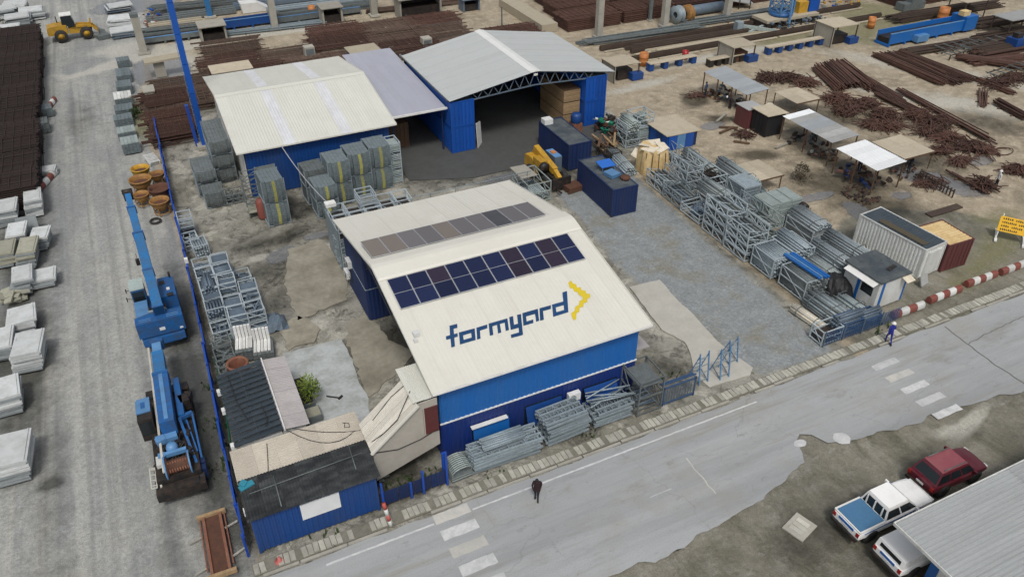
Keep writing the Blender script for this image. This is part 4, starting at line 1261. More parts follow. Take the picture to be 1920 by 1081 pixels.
o.location = (33.9, 63.2, 2.57)

# ============================================================ LEFT SIDE
# ------------------------------------------------------------ long blue fence
fence = thing('fence', 'long bright blue sheet fence between the haul road and the stock yard', 'fence', (0, 0, 0))
fp = [(-.35, 83.2), (-.62, 69.6), (-.77, 59.0), (-.82, 51.2), (-1.06, 42.0), (-1.3, 34.3), (-1.42, 28.0)]
segs = []
for (xa, ya), (xb, yb) in zip(fp[:-1], fp[1:]):
    n = max(1, round((ya - yb) / 2.4))
    for k in range(n):
        segs.append(((xa + (xb - xa) * k / n, ya + (yb - ya) * k / n), (xa + (xb - xa) * (k + 1) / n, ya + (yb - ya) * (k + 1) / n)))
pm = MB().corr((-.02, 1.2, .08), (0, -2.36, 0), (0, 0, 1.45), .2, .025)
pm.box(-.045, .06, -1.18, 1.18, 1.50, 1.58).box(-.03, .03, -1.18, 1.18, .3, .36)
pm = pm.mesh('fence_panel', M['blue_post'])
po = MB().box(-.06, .06, -.06, .06, 0, 1.72).mesh('post', M['blue_post'])
for (xa, ya), (xb, yb) in segs:
    a = math.atan2(-(xb - xa), -(yb - ya)) 
    inst('fence_panel', pm, fence, ((xa + xb) / 2, (ya + yb) / 2, rnd.uniform(-.03, .03)), (rnd.uniform(-.02, .02), rnd.uniform(-.05, .03), -a))
    inst('post', po, fence, (xa, ya, 0), (0, rnd.uniform(-.04, .04), 0))
inst('post', po, fence, (fp[-1][0], fp[-1][1], 0))
tag(MB().path([(-.55, 46.5, .05), (-.62, 43, .06), (-.75, 39.5, .08), (-.95, 36, .06), (-.9, 34.6, .06)], .045).build('hose', M['green']), 'thin green hose along the foot of the blue fence', 'hose')

# ------------------------------------------------------------ stacks of white slabs at the far left
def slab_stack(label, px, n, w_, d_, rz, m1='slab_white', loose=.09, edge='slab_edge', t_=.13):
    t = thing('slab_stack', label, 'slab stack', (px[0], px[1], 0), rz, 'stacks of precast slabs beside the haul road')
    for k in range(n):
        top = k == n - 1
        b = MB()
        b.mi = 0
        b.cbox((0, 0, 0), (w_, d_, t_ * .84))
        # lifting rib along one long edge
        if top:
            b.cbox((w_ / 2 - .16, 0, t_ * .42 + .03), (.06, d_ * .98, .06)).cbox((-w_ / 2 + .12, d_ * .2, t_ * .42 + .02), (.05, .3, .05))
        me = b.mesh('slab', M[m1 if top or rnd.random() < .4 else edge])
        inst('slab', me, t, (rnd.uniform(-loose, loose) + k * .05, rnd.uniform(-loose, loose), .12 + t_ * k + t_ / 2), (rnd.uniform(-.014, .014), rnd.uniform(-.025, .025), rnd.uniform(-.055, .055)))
    bb = MB()
    for y in (-d_ * .3, d_ * .3):
        bb.cbox((0, y, .06), (w_ * .95, .12, .12))
    bb.build('bearer', M['wood_dark'], t)
SS = [(8, 1.35, 2.3, 'tall neat stack of white slabs nearest the dark rebar heap'), (8, 1.4, 2.3, 'white slab stack cut by the photo edge below the dark rebar heap'),
      (7, 1.4, 2.3, 'white slab stack left of the slab stack with a grey sheet behind it'), (6, 1.35, 1.9, 'white slab stack with one slab standing out behind it'),
      (8, 1.3, 2.3, 'mossy tan topped slab stack between white ones'), (6, 1.3, 2.2, 'grey white slab stack at the edge left of the mossy one'),
      (7, 1.35, 2.1, 'white slab stack above the heap of broken slabs'), (4, 1.7, 1.7, 'low square white slab stack standing out into the haul road'),
      (6, 1.75, 2.1, 'broad white slab stack below the heap of broken slabs'), (8, 1.75, 2.5, 'largest white slab stack at the left with many layers'),
      (6, 1.3, 2.3, 'white slab stack half out of view beside the largest stack'), (7, 1.4, 2.1, 'lone white slab stack at the photo edge level with the crane boom'),
      (8, 1.7, 2.6, 'white slab stack nearest the bottom left of the yard'), (3, 1.9, 1.2, 'low white panel stack beside the rust heap and the barrier')]
SSW = [(-11.54, 70.95), (-13.43, 70.05), (-12.74, 65.75), (-11.04, 64.75), (-11.89, 62.41), (-13.39, 63.45), (-12.15, 58.70), (-10.82, 58.82), (-12.15, 53.45), (-11.59, 49.38), (-13.16, 51.19), (-12.66, 45.33), (-12.15, 39.44), (-10.67, 78.02)]
for (n, w_, d_, lab), q in zip(SS, SSW):
    slab_stack(lab, q, n, w_, d_, rnd.uniform(-.14, .05), t_=.19, m1='slab_old' if 'mossy' in lab else 'slab_white')
for k, (q, lab) in enumerate((((-12.98, 57.58), 'heap of broken mossy slabs at the far left edge'), ((-11.94, 57.89), 'heap of broken mossy slabs beside the low square slab stack'))):
    t = thing('slab_heap', lab, 'slab heap', (q[0], q[1], 0), 0, 'heaps of broken slabs')
    for j in range(7):
        me = MB().cbox((0, 0, 0), (rnd.uniform(.4, .7), rnd.uniform(1.0, 1.8), .13)).mesh('slab', M['slab_old'])
        inst('slab', me, t, (rnd.uniform(-.5, .5), rnd.uniform(-.4, .4), .15 + j * .09), (rnd.uniform(-.2, .2), rnd.uniform(-.35, .35), rnd.uniform(-.3, .3)))
tag(MB().cbox((0, 0, .75), (1.5, .12, 1.4), 0, -.35).build('panel', M['slab_edge']), 'grey sheet leaning behind the protruding white slab stack', 'panel').location = (*(-11.81, 67.37), 0)

# ------------------------------------------------------------ dark stacks of rebar mesh
def mesh_stack_mesh(lx, ly, h, m, nb=26, seed=0, core=True):
    r = random.Random(seed)
    b = MB()
    if core:
        b.box(-lx / 2 + .15, lx / 2 - .15, -ly / 2 + .15, ly / 2 - .15, .0, h - .16)
    else:
        for k in range(nb * 2):
            y, L_ = r.uniform(-ly / 2, ly / 2), r.uniform(.2, .5) * lx
            x, z = r.uniform(-.5, .5) * (lx - L_), r.uniform(.03, h)
            b.bar((x - L_, y, z), (x + L_, y + r.uniform(-.15, .15), z), r.choice((.07, .09, .14)))
    for k in range(nb):
        y = -ly / 2 + ly * (k + .5) / nb + r.uniform(-.04, .04)
        z = h - .1 + r.uniform(-.05, .06)
        b.bar((-lx / 2 + r.uniform(-.3, .1), y, z + r.uniform(-.03, .03)), (lx / 2 + r.uniform(-.1, .3), y, z), .07)
    for k in range(int(lx * 1.3)):
        x = -lx / 2 + lx * (k + .5) / int(lx * 1.3) + r.uniform(-.1, .1)
        b.bar((x, -ly / 2 + r.uniform(-.1, .1), h + .0), (x + r.uniform(-.1, .1), ly / 2 + r.uniform(-.1, .1), h + r.uniform(-.03, .06)), .055)
    nl = int(h / .22)
    for k in range(nl):
        z = .1 + k * .22
        for s in (-1, 1):
            b.bar((-lx / 2, s * (ly / 2 - .08 + r.uniform(-.05, .05)), z), (lx / 2, s * (ly / 2 - .08 + r.uniform(-.05, .05)), z), .06)
            b.bar((s * (lx / 2 - .08 + r.uniform(-.08, .1)), -ly / 2, z), (s * (lx / 2 - .08 + r.uniform(-.08, .1)), ly / 2, z), .06)
    return b.mesh('bars', m)
def rebar_stack(label, x, y, me, rz=0, group=None, z=0., sc=(1, 1, 1)):
    t = thing('rebar_stack', label, 'rebar stack', (x, y, z), rz, group)
    stuff(inst('bars', me, t, (0, 0, 0), (0, 0, 0), sc))
RM = [mesh_stack_mesh(9.4, 3.74, 2.2, M['rebar_dark'], 24, k) for k in range(3)]
for k in range(13):
    y = 73.6 + k * 3.72
    rebar_stack('dark rebar mesh stack along the left road edge, %s counting from the white slabs' % ORD[k], -15.6 + rnd.uniform(-.15, .15), y, RM[k % 3], rnd.uniform(-.01, .01), 'dark rebar stacks beside the haul road', 0, (1, 1, rnd.uniform(.97, 1.05)))
for k in range(9):
    rebar_stack('dark rebar mesh stack in the outer left row, %s counting from the white slabs' % ORD[k], -25.4, 75 + k * 5.6, RM[k % 3], 0, 'dark rebar stacks beside the haul road', 0, (1, 1.5, 1))
# ------------------------------------------------------------ grey board pallets along the left road
def board_stack(label, loc, w_, d_, h, rz, m='board_grey', top=None, group=None, name='board_stack', n=None):
    t = thing(name, label, 'board stack', (*loc, 0), rz, group)
    n = n or int(h / .11)
    for k in range(n):
        kk = 5
        for j in range(kk):
            me = BOARD.setdefault((round(w_, 2), round(d_, 2), m if not (top and k == n - 1) else top), None)
            if me is None:
                me = MB().cbox((0, 0, 0), (w_ / kk * .93, d_, .085)).mesh('board', M[m if not (top and k == n - 1) else top])
                BOARD[(round(w_, 2), round(d_, 2), m if not (top and k == n - 1) else top)] = me
            inst('board', me, t, (-w_ / 2 + w_ / kk * (j + .5), rnd.uniform(-.03, .03), .12 + .11 * k), (0, 0, rnd.uniform(-.01, .01)))
    b = MB()
    for y in (-d_ * .32, d_ * .32):
        b.cbox((0, y, .04), (w_, .1, .08))
    b.build('bearer', M['wood_dark'], t)
BOARD = {}
GB = 'board pallets in a row along the haul road'
for q, w_, d_, h, top, lab in (((-2.06, 105.62), 1.5, 1.6, .8, None, 'small dark board pallet at the far end of the road row'), ((-2.34, 100.61), 1.6, 2.8, .95, None, 'long grey board pallet second from the far end of the road row'),
                            ((-2.54, 96.67), 1.6, 2.2, .9, None, 'grey board pallet third from the far end of the road row'), ((-2.88, 93.21), 1.8, 2.1, .9, 'white_dirty', 'white topped board pallet next to the green tuft'),
                            ((-3.02, 89.55), 1.8, 1.8, .95, None, 'grey board pallet just in front of the white topped one'), ((-3.25, 86.90), 1.8, 1.5, .9, None, 'bluish board pallet in the middle of the near half of the road row'),
                            ((-3.20, 83.44), 1.7, 1.6, .9, 'galv_pale', 'pale board pallet second from the near end of the road row'), ((-3.06, 80.13), 1.6, 1.8, 1.1, 'galv_pale', 'pale topped board pallet at the near end of the road row')):
    board_stack(lab, q, w_, d_, h, rnd.uniform(-.03, .03), 'board_grey', top, GB)
board_stack('grey board crate at the foot of the dark rebar behind the other', (-10.76, 93.14), 1.7, 1.6, .9, .1, 'board_grey', None, 'grey board crates by the dark rebar')
board_stack('grey green board crate at the foot of the dark rebar in front of the other', (-11.06, 88.82), 1.7, 1.7, 1.1, .05, 'galv_dark', None, 'grey board crates by the dark rebar')

# ------------------------------------------------------------ red and white concrete barriers
def barrier(label, loc, L, n, rz, group, first=0, kind='barrier'):
    t = thing('road_barrier', label, 'barrier', (*loc, 0), rz, group)
    for k in range(n):
        x0, x1 = -L / 2 + L / n * k, -L / 2 + L / n * (k + 1) - .012
        MB().xprism([(-.2, 0), (.2, 0), (.24, .08), (.24, .26), (.19, .42), (.09, .52), (-.09, .52), (-.19, .42), (-.24, .26), (-.24, .08)], x0, x1).build('segment', M['red' if (k + first) % 2 == 0 else 'white_dirty'], t)
barrier('short red and white barrier lying beside the low white panel stack', (-10.52, 76.47), 3.4, 4, 1.15, 'loose barriers along the left road', 0)
barrier('small faded red and white barrier behind the grey board crates', (-10.07, 96.04), 2.2, 3, 1.3, 'loose barriers along the left road', 0)

# ------------------------------------------------------------ ochre hoppers
def hopper(label, loc, sc, m, rot=0., tilt=0.):
    t = thing('concrete_hopper', label, 'hopper', (*loc, 0), rot, 'conical hoppers by the blue fence')
    b = MB().lathe([(.30, .35), (.34, .35), (.92, 1.15), (.92, 1.45), (.98, 1.45), (.98, 1.52), (.86, 1.52), (.86, 1.2), (.30, .42)], n=18)
    o = b.build('bucket', M[m], t)
    o.scale = (sc, sc, sc)
    b = MB()
    for k in range(4):
        a = k * pi / 2 + .4
        b.bar((cos(a) * .75, sin(a) * .75, 0), (cos(a) * .8, sin(a) * .8, 1.1), .08)
    b.lathe([(.7, .18), (.78, .18), (.78, .26), (.7, .26)], n=14)
    o = b.build('stand', M[m], t)
    o.scale = (sc, sc, sc)
    o = MB().lathe([(0, 1.0), (.78, 1.1)], n=14).build('mortar_crust', M['rust'], t)
    o.scale = (sc, sc, sc)
    o = MB().lathe([(.0, .3), (.24, .3), (.24, .5)], n=10).build('outlet', M['rust'], t)
    o.scale = (sc, sc, sc)
for q, s_, m, lab in (((-2.77, 70.31), 1.0, 'ochre', 'large ochre hopper with rust inside nearest the road'), ((-1.43, 68.04), .95, 'rust', 'dark rusty hopper against the blue fence'), ((-2.99, 68.22), .72, 'ochre', 'small ochre hopper in front of the large ochre one'),
                      ((-1.64, 66.03), .85, 'ochre', 'ochre hopper nearest the blue crane boom'), ((-2.61, 73.04), .85, 'yellow', 'yellow hopper at the back of the hopper group'), ((-1.38, 71.75), .7, 'ochre', 'small dull hopper at the back beside the blue fence')):
    hopper(lab, q, s_, m, rnd.uniform(0, 3))
tag(MB().lathe([(.42, -.1), (.5, 0), (.42, .1), (.3, .0), (.42, -.1)], (0, 0, .12), 14).build('tyre', M['tyre']), 'dark tyre lying on the road below the hoppers', 'tyre').location = (*(-2.35, 64.72), 0)
t = thing('slatted_rack', 'white slatted frame between the hoppers and the near board pallet', 'frame', (*(-1.50, 76.66), 0), .2)
for k in range(6):
    MB().cbox((0, -.9 + k * .36, .4), (1.0, .12, .1)).build('slat', M['white_dirty'], t)
b = MB().cbox((-.45, 0, .3), (.1, 2.1, .1)).cbox((.45, 0, .3), (.1, 2.1, .1))
for x in (-.45, .45):
    for y in (-.9, .9):
        b.cbox((x, y, .13), (.1, .1, .26))
b.build('rail', M['white_dirty'], t)

# ------------------------------------------------------------ mobile crane with raised boom
def wheel(par, loc, r, w_, rimm='rim', axis='x', tw=.55):
    a = MB().lathe([(r * tw, -w_ / 2), (r * .93, -w_ / 2), (r, -w_ * .36), (r, w_ * .36), (r * .93, w_ / 2), (r * tw, w_ / 2)], n=18, axis=axis)
    key = ('tyre', r, w_, axis)
    if key not in WH:
        WH[key] = a.mesh('tyre', M['tyre'])
    key2 = (rimm, r, w_, axis)
    if key2 not in WH:
        WH[key2] = MB().lathe([(0, -w_ * .40), (r * .28, -w_ * .42), (r * .3, -w_ * .3), (r * .58, -w_ * .34), (r * .58, w_ * .34), (r * .3, w_ * .3), (r * .28, w_ * .42), (0, w_ * .40)], n=14, axis=axis).mesh('rim', M[rimm])
    wo = inst('wheel', WH[key], par, loc)
    inst('rim', WH[key2], wo)
    return wo
WH = {}
cr = thing('mobile_crane', 'bright blue mobile crane with a telescopic boom reaching up the haul road', 'crane', (-3.25, 49.35, 0), 0)
for s in (-1, 1):
    for y in (-1.5, 1.5):
        wheel(cr, (s * 1.12, y, .68), .68, .5)
MB().box(-1.05, 1.05, -3.7, 3.7, .62, 1.12).box(-1.3, 1.3, -3.75, -3.2, .7, 1.2).box(-1.3, 1.3, 3.1, 3.75, .7, 1.15).build('chassis', M['crane_blue'], cr)
MB().lathe([(0, 1.1), (.85, 1.1), (.85, 1.42), (0, 1.42)], n=18).build('slew_ring', M['machine_dark'], cr)
b = MB().box(-1.36, 1.40, -3.0, 1.2, 1.40, 1.62).box(.32, 1.40, 1.2, 3.1, 1.40, 1.62)
b.build('deck', M['crane_blue'], cr)
b = MB().prism([(.34, -.3), (1.38, -.3), (1.38, 2.9), (1.2, 3.15), (.34, 3.15)], 1.63, 2.62)
o = b.build('engine_hood', M['crane_blue'], cr)
bv = MB().cbox((.95, .9, 2.66), (.2, .34, .07)).build('exhaust', M['white'], o)
MB().cbox((1.0, -.1, 2.64), (.42, .55, .04)).cbox((.62, 2.2, 2.64), (.35, .6, .03)).build('vent', M['machine_dark'], o)
MB().tube((1.2, 2.95, 2.6), (1.2, 2.95, 3.05), .07, 8).build('exhaust_pipe', M['machine_dark'], o)
cab = MB().prism([(-1.38, 1.15), (-.52, 1.15), (-.52, 2.95), (-1.3, 2.95), (-1.38, 2.8)], 1.35, 3.0).build('cab', M['crane_blue'], cr)
MB().prism([(-1.42, 1.1), (-.5, 1.1), (-.5, 3.0), (-1.34, 3.0), (-1.42, 2.84)], 3.004, 3.09).build('roof', M['pale_glass'], cab)
MB().box(-1.32, -.58, 1.135, 1.149, 1.9, 2.85).build('rear_window', M['glass'], cab)
MB().box(-1.395, -1.383, 1.3, 2.7, 2.0, 2.85).build('side_window', M['glass'], cab)
MB().box(-1.3, -.6, 2.955, 2.97, 1.8, 2.85).build('windscreen', M['glass'], cab)
for y in (1.25, 2.75):
    MB().bar((-1.4, y, 2.3), (-1.72, y + .15, 2.35), .03).cbox((-1.74, y + .16, 2.3), (.06, .16, .3)).build('mirror', M['machine_dark'], cab)
MB().box(-1.36, -.55, -2.0, .75, 1.63, 2.25).build('tool_box', M['crane_pale'], cr)
b = MB().prism([(-1.45, -3.5), (1.45, -3.5), (1.45, -2.35), (.7, -2.05), (-.7, -2.05), (-1.45, -2.35)], 1.3, 2.45)
o = b.build('counterweight', M['crane_blue'], cr)
b = MB()
for s in (-1, 1):
    for k in range(2):
        b.cbox((s * .85, -2.9 - k * .28, 2.47), (.75, .07, .03))
b.build('grip', M['crane_pale'], o)
MB().cbox((.05, -3.52, 1.75), (.34, .05, .22)).cbox((1.2, -3.52, 1.5), (.2, .05, .12)).build('tail_lamp', M['lamp_white'], o)
b = MB().lathe([(0, -.55), (.42, -.55), (.42, -.48), (.28, -.46), (.28, .46), (.42, .48), (.42, .55), (0, .55)], (.05, -1.35, 2.2), 14, 'x')
b.build('winch_drum', M['machine_dark'], cr)
MB().box(-.5, .6, -2.02, -1.92, 1.6, 2.5).tube((-.55, -1.95, 2.52), (.55, -1.95, 2.52), .09, 8).build('winch_guard', M['galv'], cr)
# boom sections
bp_ = Vector((*(-3.10, 47.26), 2.9)) - Vector((-3.25, 49.35, 0))
bt_ = Vector((*(-3.37, 57.92), 6.2)) - Vector((-3.25, 49.35, 0))
bd = bt_ - bp_
for a, c, w_, h_ in ((0, .62, .62, .80), (.58, .86, .50, .64), (.82, 1.0, .40, .52)):
    MB().bar(bp_ + bd * a, bp_ + bd * c, w_, h_).build('boom_section', M['crane_boom'], cr)
b = MB()
for a, w_ in ((.0, .7), (.30, .70), (.615, .72), (.855, .60)):
    b.bar(bp_ + bd * a, bp_ + bd * (a + .012), w_, .9 * w_ / .7)
b.build('boom_collar', M['crane_blue'], cr)
MB().cbox(bt_ + Vector((0, .1, -.05)), (.62, .5, .62)).tube(bt_ + Vector((-.35, .2, .2)), bt_ + Vector((.35, .2, .2)), .2, 10).build('boom_head', M['machine_dark'], cr)
MB().tube(bp_ + Vector((0, 1.6, -1.2)), bp_ + bd * .38 + Vector((0, 0, -.3)), .14, 8).build('lift_ram', M['galv'], cr)
hk = bp_ + bd * .50
MB().tube(hk + Vector((-.5, -.1, -.1)), hk + Vector((-.5, -.1, -.6)), .02, 4).cbox(hk + Vector((-.52, -.1, -.8)), (.24, .26, .42)).build('hook_block', M['machine_dark'], cr)

for o in KIDS[cr.name]:
    if o.name.split('.')[0] not in ('wheel', 'boom_section', 'boom_collar', 'boom_head', 'lift_ram', 'hook_block'):
        o.scale = (1, .72, 1)

# ------------------------------------------------------------ old crane with its boom laid flat
oc = thing('old_crane', 'worn dark blue crane with its boom laid flat behind the bright crane', 'crane', (-3.75, 36.4, 0), -.02)
for s in (-1, 1):
    for y in (-2.6, -1.3, 2.2, 3.5):
        wheel(oc, (s * 1.05, y, .55), .55, .42, 'rust')
MB().box(-.95, .95, -3.5, 4.6, .62, 1.15).box(-1.25, 1.25, -3.55, -3.1, .6, 1.1).box(-1.2, 1.2, 4.3, 5.0, .6, 1.3).build('chassis', M['machine_dark'], oc)
MB().box(-1.1, 1.15, -2.9, 1.2, 1.2, 1.5).build('deck', M['machine_dark'], oc)
for k, (y0, y1, w_, h_, z, mm) in enumerate(((-.1, 4.4, .82, .86, 2.55, 'crane_blue'), (4.3, 6.6, .66, .70, 2.58, 'crane_boom'), (6.5, 7.7, .52, .56, 2.6, 'crane_pale'))):
    MB().box(-.02 - w_ / 2, -.02 + w_ / 2, y0, y1, z - h_ / 2, z + h_ / 2).build('boom_section', M[mm], oc)
MB().box(-.12, .10, .1, 4.3, 2.985, 3.01).build('boom_gloss_streak', M['crane_pale'], oc)  # pale strip paints a gloss highlight along the boom top
MB().box(-.46, .42, 4.2, 4.42, 2.1, 3.04).box(-.42, .38, -.15, .1, 2.0, 3.04).build('boom_collar', M['crane_blue'], oc)
MB().cbox((0, 7.75, 2.55), (.7, .45, .7)).tube((-.4, 7.9, 2.7), (.4, 7.9, 2.7), .22, 10).build('boom_head', M['crane_blue'], oc)
MB().box(-.66, -.54, -2.9, 8.2, 2.0, 2.14).build('walkway_rail', M['concrete_pale'], oc)
MB().box(-1.0, -.9, -3.0, 2.0, 1.1, 1.24).build('walkway_rail', M['concrete_pale'], oc)
c = MB().prism([(-1.55, .9), (-.78, .9), (-.78, 2.7), (-1.45, 2.7), (-1.55, 2.5)], 1.1, 2.65).build('cab', M['machine_dark'], oc)
MB().prism([(-1.56, 1.5), (-.8, 1.5), (-.8, 2.72), (-1.46, 2.72), (-1.56, 2.55)], 2.655, 2.73).build('roof', M['crane_pale'], c)
MB().cbox((-1.18, 2.1, 2.74), (.22, .5, .03)).build('roof_hatch', M['crane_blue'], c)
MB().box(-1.5, -.85, .885, .899, 1.5, 2.5).build('rear_window', M['glass'], c)
MB().box(-1.565, -1.553, 1.1, 2.5, 1.6, 2.5).build('side_window', M['glass'], c)
b = MB()
b.bar((.55, .9, 2.1), (1.0, -2.3, 1.4), .14, .2).bar((1.25, 1.2, 2.0), (1.28, -1.9, 1.3), .10, .15).bar((.9, .7, 2.0), (1.15, -1.6, 1.6), .07)
b.bar((.55, .95, 2.05), (1.25, 1.2, 2.0), .22)
b.build('back_frame', M['crane_blue'], oc)
MB().box(.52, .86, 1.0, 4.4, 1.5, 2.25).build('side_tank', M['crane_blue'], oc)
MB().cbox((.95, 2.4, 1.9), (.5, .7, .7), .2).cbox((1.15, 3.0, 1.7), (.4, .5, .5), -.3).build('engine_block', M['machine_dark'], oc)
b = MB()
b.cbox((-.25, -.35, 1.95), (1.1, .5, .5), .1).cbox((-.55, -.5, 2.1), (.5, .4, .35), .3).lathe([(0, 1.7), (.32, 1.7), (.32, 2.1), (.22, 2.3), (0, 2.32)], (-.05, -1.2, 0), 12)
b.cbox((-.05, -1.55, 1.95), (1.4, .22, .25)).cbox((-.62, -1.6, 1.95), (.35, .35, .3))
b.build('hydraulic_block', M['crane_pale'], oc)
b = MB()
for k in range(14):
    b.cbox((rnd.uniform(-.7, .9), rnd.uniform(-1.9, .2), rnd.uniform(1.5, 1.9)), (rnd.uniform(.15, .4), rnd.uniform(.15, .5), rnd.uniform(.15, .4)), rnd.uniform(0, 3), rnd.uniform(-.3, .3))
for k in range(10):
    b.path([(rnd.uniform(-.6, .8), -1.8, 1.6), (rnd.uniform(-.6, .8), -1., 2.0), (rnd.uniform(-.5, .6), 0, 1.8)], .03)
b.build('hydraulics', M['machine_dark'], oc)
b = MB().lathe([(0, -.6), (.55, -.6), (.55, -.52), (.38, -.5), (.38, .5), (.55, .52), (.55, .6), (0, .6)], (.1, -2.35, 1.75), 16, 'x')
b.build('winch_drum', M['rust'], oc)
b = MB()
for k in range(9):
    b.tube((-.5 + k * .13, -2.36, 2.15), (-.44 + k * .13, -2.8, 1.75), .05, 6)
b.build('cable_winding', M['red_rust'], oc)
MB().lathe([(.56, -.04), (.66, -.04), (.66, .04), (.56, .04)], (.72, -2.35, 1.75), 18, 'x').lathe([(.56, -.04), (.66, -.04), (.66, .04), (.56, .04)], (-.52, -2.35, 1.75), 18, 'x').build('drum_flange', M['crane_pale'], oc)
MB().cbox((-.72, -1.9, 1.9), (.42, .7, .25)).build('box', M['white_dirty'], oc)
b = MB()
for y in (-3.0, -1.5):
    b.bar((-1.15, y, 1.2), (-1.42, y, 1.25), .06)
b.bar((-1.42, -3.0, 1.25), (-1.42, -1.5, 1.25), .06).bar((-1.15, -3.0, 1.2), (-1.15, -1.5, 1.2), .06)
for k in range(4):
    b.bar((-1.15, -2.8 + k * .4, 1.2), (-1.42, -2.8 + k * .4, 1.25), .05)
b.build('side_ladder', M['concrete_pale'], oc)
for k in range(2):
    MB().cbox((1.2, -2.5 + k * .5, .9), (.4, .4, .7)).build('outrigger', M['navy'], oc)

# ------------------------------------------------------------ rusty frame near the bottom
rf = thing('rusty_frame', 'rusty red steel formwork frame lying beside the blue fence end', 'steel frame', (-2.75, 29.3, 0), -.02)
for s in (-1, 1):
    b = MB()
    b.box(s * .42 - .07, s * .42 + .07, -1.95, 1.95, .25, .31).box(s * .42 - .02, s * .42 + .02, -1.95, 1.95, .02, .25).box(s * .42 - .07, s * .42 + .07, -1.95, 1.95, -.0, .04)
    b.build('side_beam', M['red_rust'], rf)
    MB().box(s * .62 - .03, s * .62 + .03, -1.5, 1.9, .1, .2).build('side_tube', M['red_rust'], rf)
for y in (-1.98, 1.98):
    MB().box(-.72, .72, y - .09, y + .09, .1, .36).build('end_beam', M['wood'], rf)
MB().box(-.34, .34, -1.88, 1.88, .14, .2).build('deck', M['rust'], rf)
for (x, y, a) in ((-.95, .7, .25), (.85, 1.0, .3), (-.9, -1.3, .3), (.95, -.9, .4)):
    MB().cbox((x, y, .1), (.7, .09, .08), a).build('cross_arm', M['concrete'], rf)
tag(MB().lathe([(.0, 0), (.26, 0), (.26, .04), (.13, .05), (.06, .34), (0, .35)], n=12).build('traffic_cone', M['red_pole']), 'small faded orange cone at the road corner by the container office', 'cone').location = (*(-0.05, 26.99), .04)
t = thing('gate_pole', 'faded red and white hazard pole leaning by the container office corner', 'pole', (*(5.68, 26.67), 0))
for k in range(4):
    MB().tube(Vector((-.15, .35, 1.5)) * ((4 - k) / 4) , Vector((-.15, .35, 1.5)) * ((3 - k) / 4), .11 - .0, 8).build('band', M['red_pole' if k % 2 == 0 else 'white_dirty'], t)

# ------------------------------------------------------------ tall blue mast and far-left objects
ms_ = thing('mast', 'very tall blue mast rising behind the cream storage shed', 'mast', (3.53, 77.88, 0))
for k in range(8):
    MB().box(-.26, .26, -.26, .26, k * 2.8 + .3 * (k == 0), k * 2.8 + 2.76).build('mast_section', M['blue_cont'], ms_)
MB().box(-.7, .7, -.7, .7, 0, .3).build('base', M['concrete'], ms_)
b = MB()
for k in range(40):
    b.box(-.36, -.26, .02, .06, .6 + k * .55, .64 + k * .55)
b.box(-.37, -.34, -.02, .1, .4, 22)
b.build('ladder', M['crane_pale'], ms_)
m2 = thing('mast', 'light blue post standing at the back edge near the tall mast', 'mast', (*(10.30, 121.05), 0))
MB().box(-.35, .35, -.35, .35, 0, 6).build('mast_section', M['crane_boom'], m2)
MB().box(-.8, .8, -.8, .8, 0, .2).build('base', M['concrete'], m2)
tag(MB().bar((0, 0, 0), (-.1, 0, 4.2), .5, .3).build('post', M['blue_post']), 'short dark blue post at the far end of the blue fence', 'post').location = (*(2.87, 78.60), 0)

ld = thing('wheel_loader', 'yellow wheel loader with black cab at the far end of the haul road', 'loader', (-7.15, 119.2, 0), .03)
for s in (-1, 1):
    wheel(ld, (-1.55, s * 1.0, .78), .78, .5, 'yellow', 'y')
    wheel(ld, (1.5, s * 1.0, .78), .78, .5, 'yellow', 'y')
MB().yprism([(-3.0, .9), (-.6, .9), (-.6, 2.0), (-1.6, 2.1), (-2.9, 1.9), (-3.0, 1.5)], -.95, .95).build('engine_hood', M['yellow'], ld)
MB().yprism([(-.5, .8), (1.9, .7), (1.9, 1.3), (.6, 1.7), (-.5, 1.5)], -.5, .5).build('front_frame', M['yellow'], ld)
c = MB().yprism([(-1.1, 2.0), (.3, 1.6), (.45, 2.1), (.2, 3.15), (-1.0, 3.15)], -.72, .72).build('cab', M['glass'], ld)
MB().box(-1.1, .3, -.78, .78, 3.15, 3.25).build('roof', M['white'], c)
MB().tube((-1.6, .5, 2.0), (-1.6, .5, 2.9), .07, 8).build('exhaust_pipe', M['machine_dark'], ld)
for s in (-1, 1):
    MB().bar((.5, s * .55, 1.7), (2.3, s * .55, 1.5), .18, .28).bar((2.3, s * .55, 1.5), (3.0, s * .55, .7), .18, .28).build('lift_arm', M['yellow'], ld)
MB().bar((2.2, 0, 1.6), (2.35, 0, 2.3), .15, .2).build('link', M['yellow'], ld)
MB().yprism([(2.9, .25), (3.7, .2), (3.75, .26), (3.0, .5), (3.0, 1.1), (2.9, 1.1)], -1.3, 1.3).build('bucket', M['galv_dark'], ld)
for k, (q, lab) in enumerate((((-15.31, 123.69), 'pale slab stack in the far left corner by the grass'), ((-14.06, 128.94), 'pale slab stack behind the far left corner stack'), ((-12.37, 131.10), 'bright white slab stack at the far left nearest the loader'), ((-14.70, 135.58), 'slab stack on the top edge at the far left'), ((-16.11, 133.44), 'grey slab stack at the very corner of the far left'))):
    slab_stack(lab, q, 6, 3.0, 2.6, rnd.uniform(-.2, .2), 'slab_white', .2, 'slab_edge', .2)
for k, (q, lab) in enumerate((((-1.22, 129.92), 'pile of pale blue panels at the top near the loader bucket'), ((-1.21, 123.27), 'pile of white panels behind the grey concrete post'), ((-1.21, 117.51), 'pile of whitish panels just behind the far end of the board pallets'))):
    slab_stack(lab, q, 5, 3.2, 2.6, rnd.uniform(-.15, .15), 'slab_white', .25, 'galv_blue', .16)
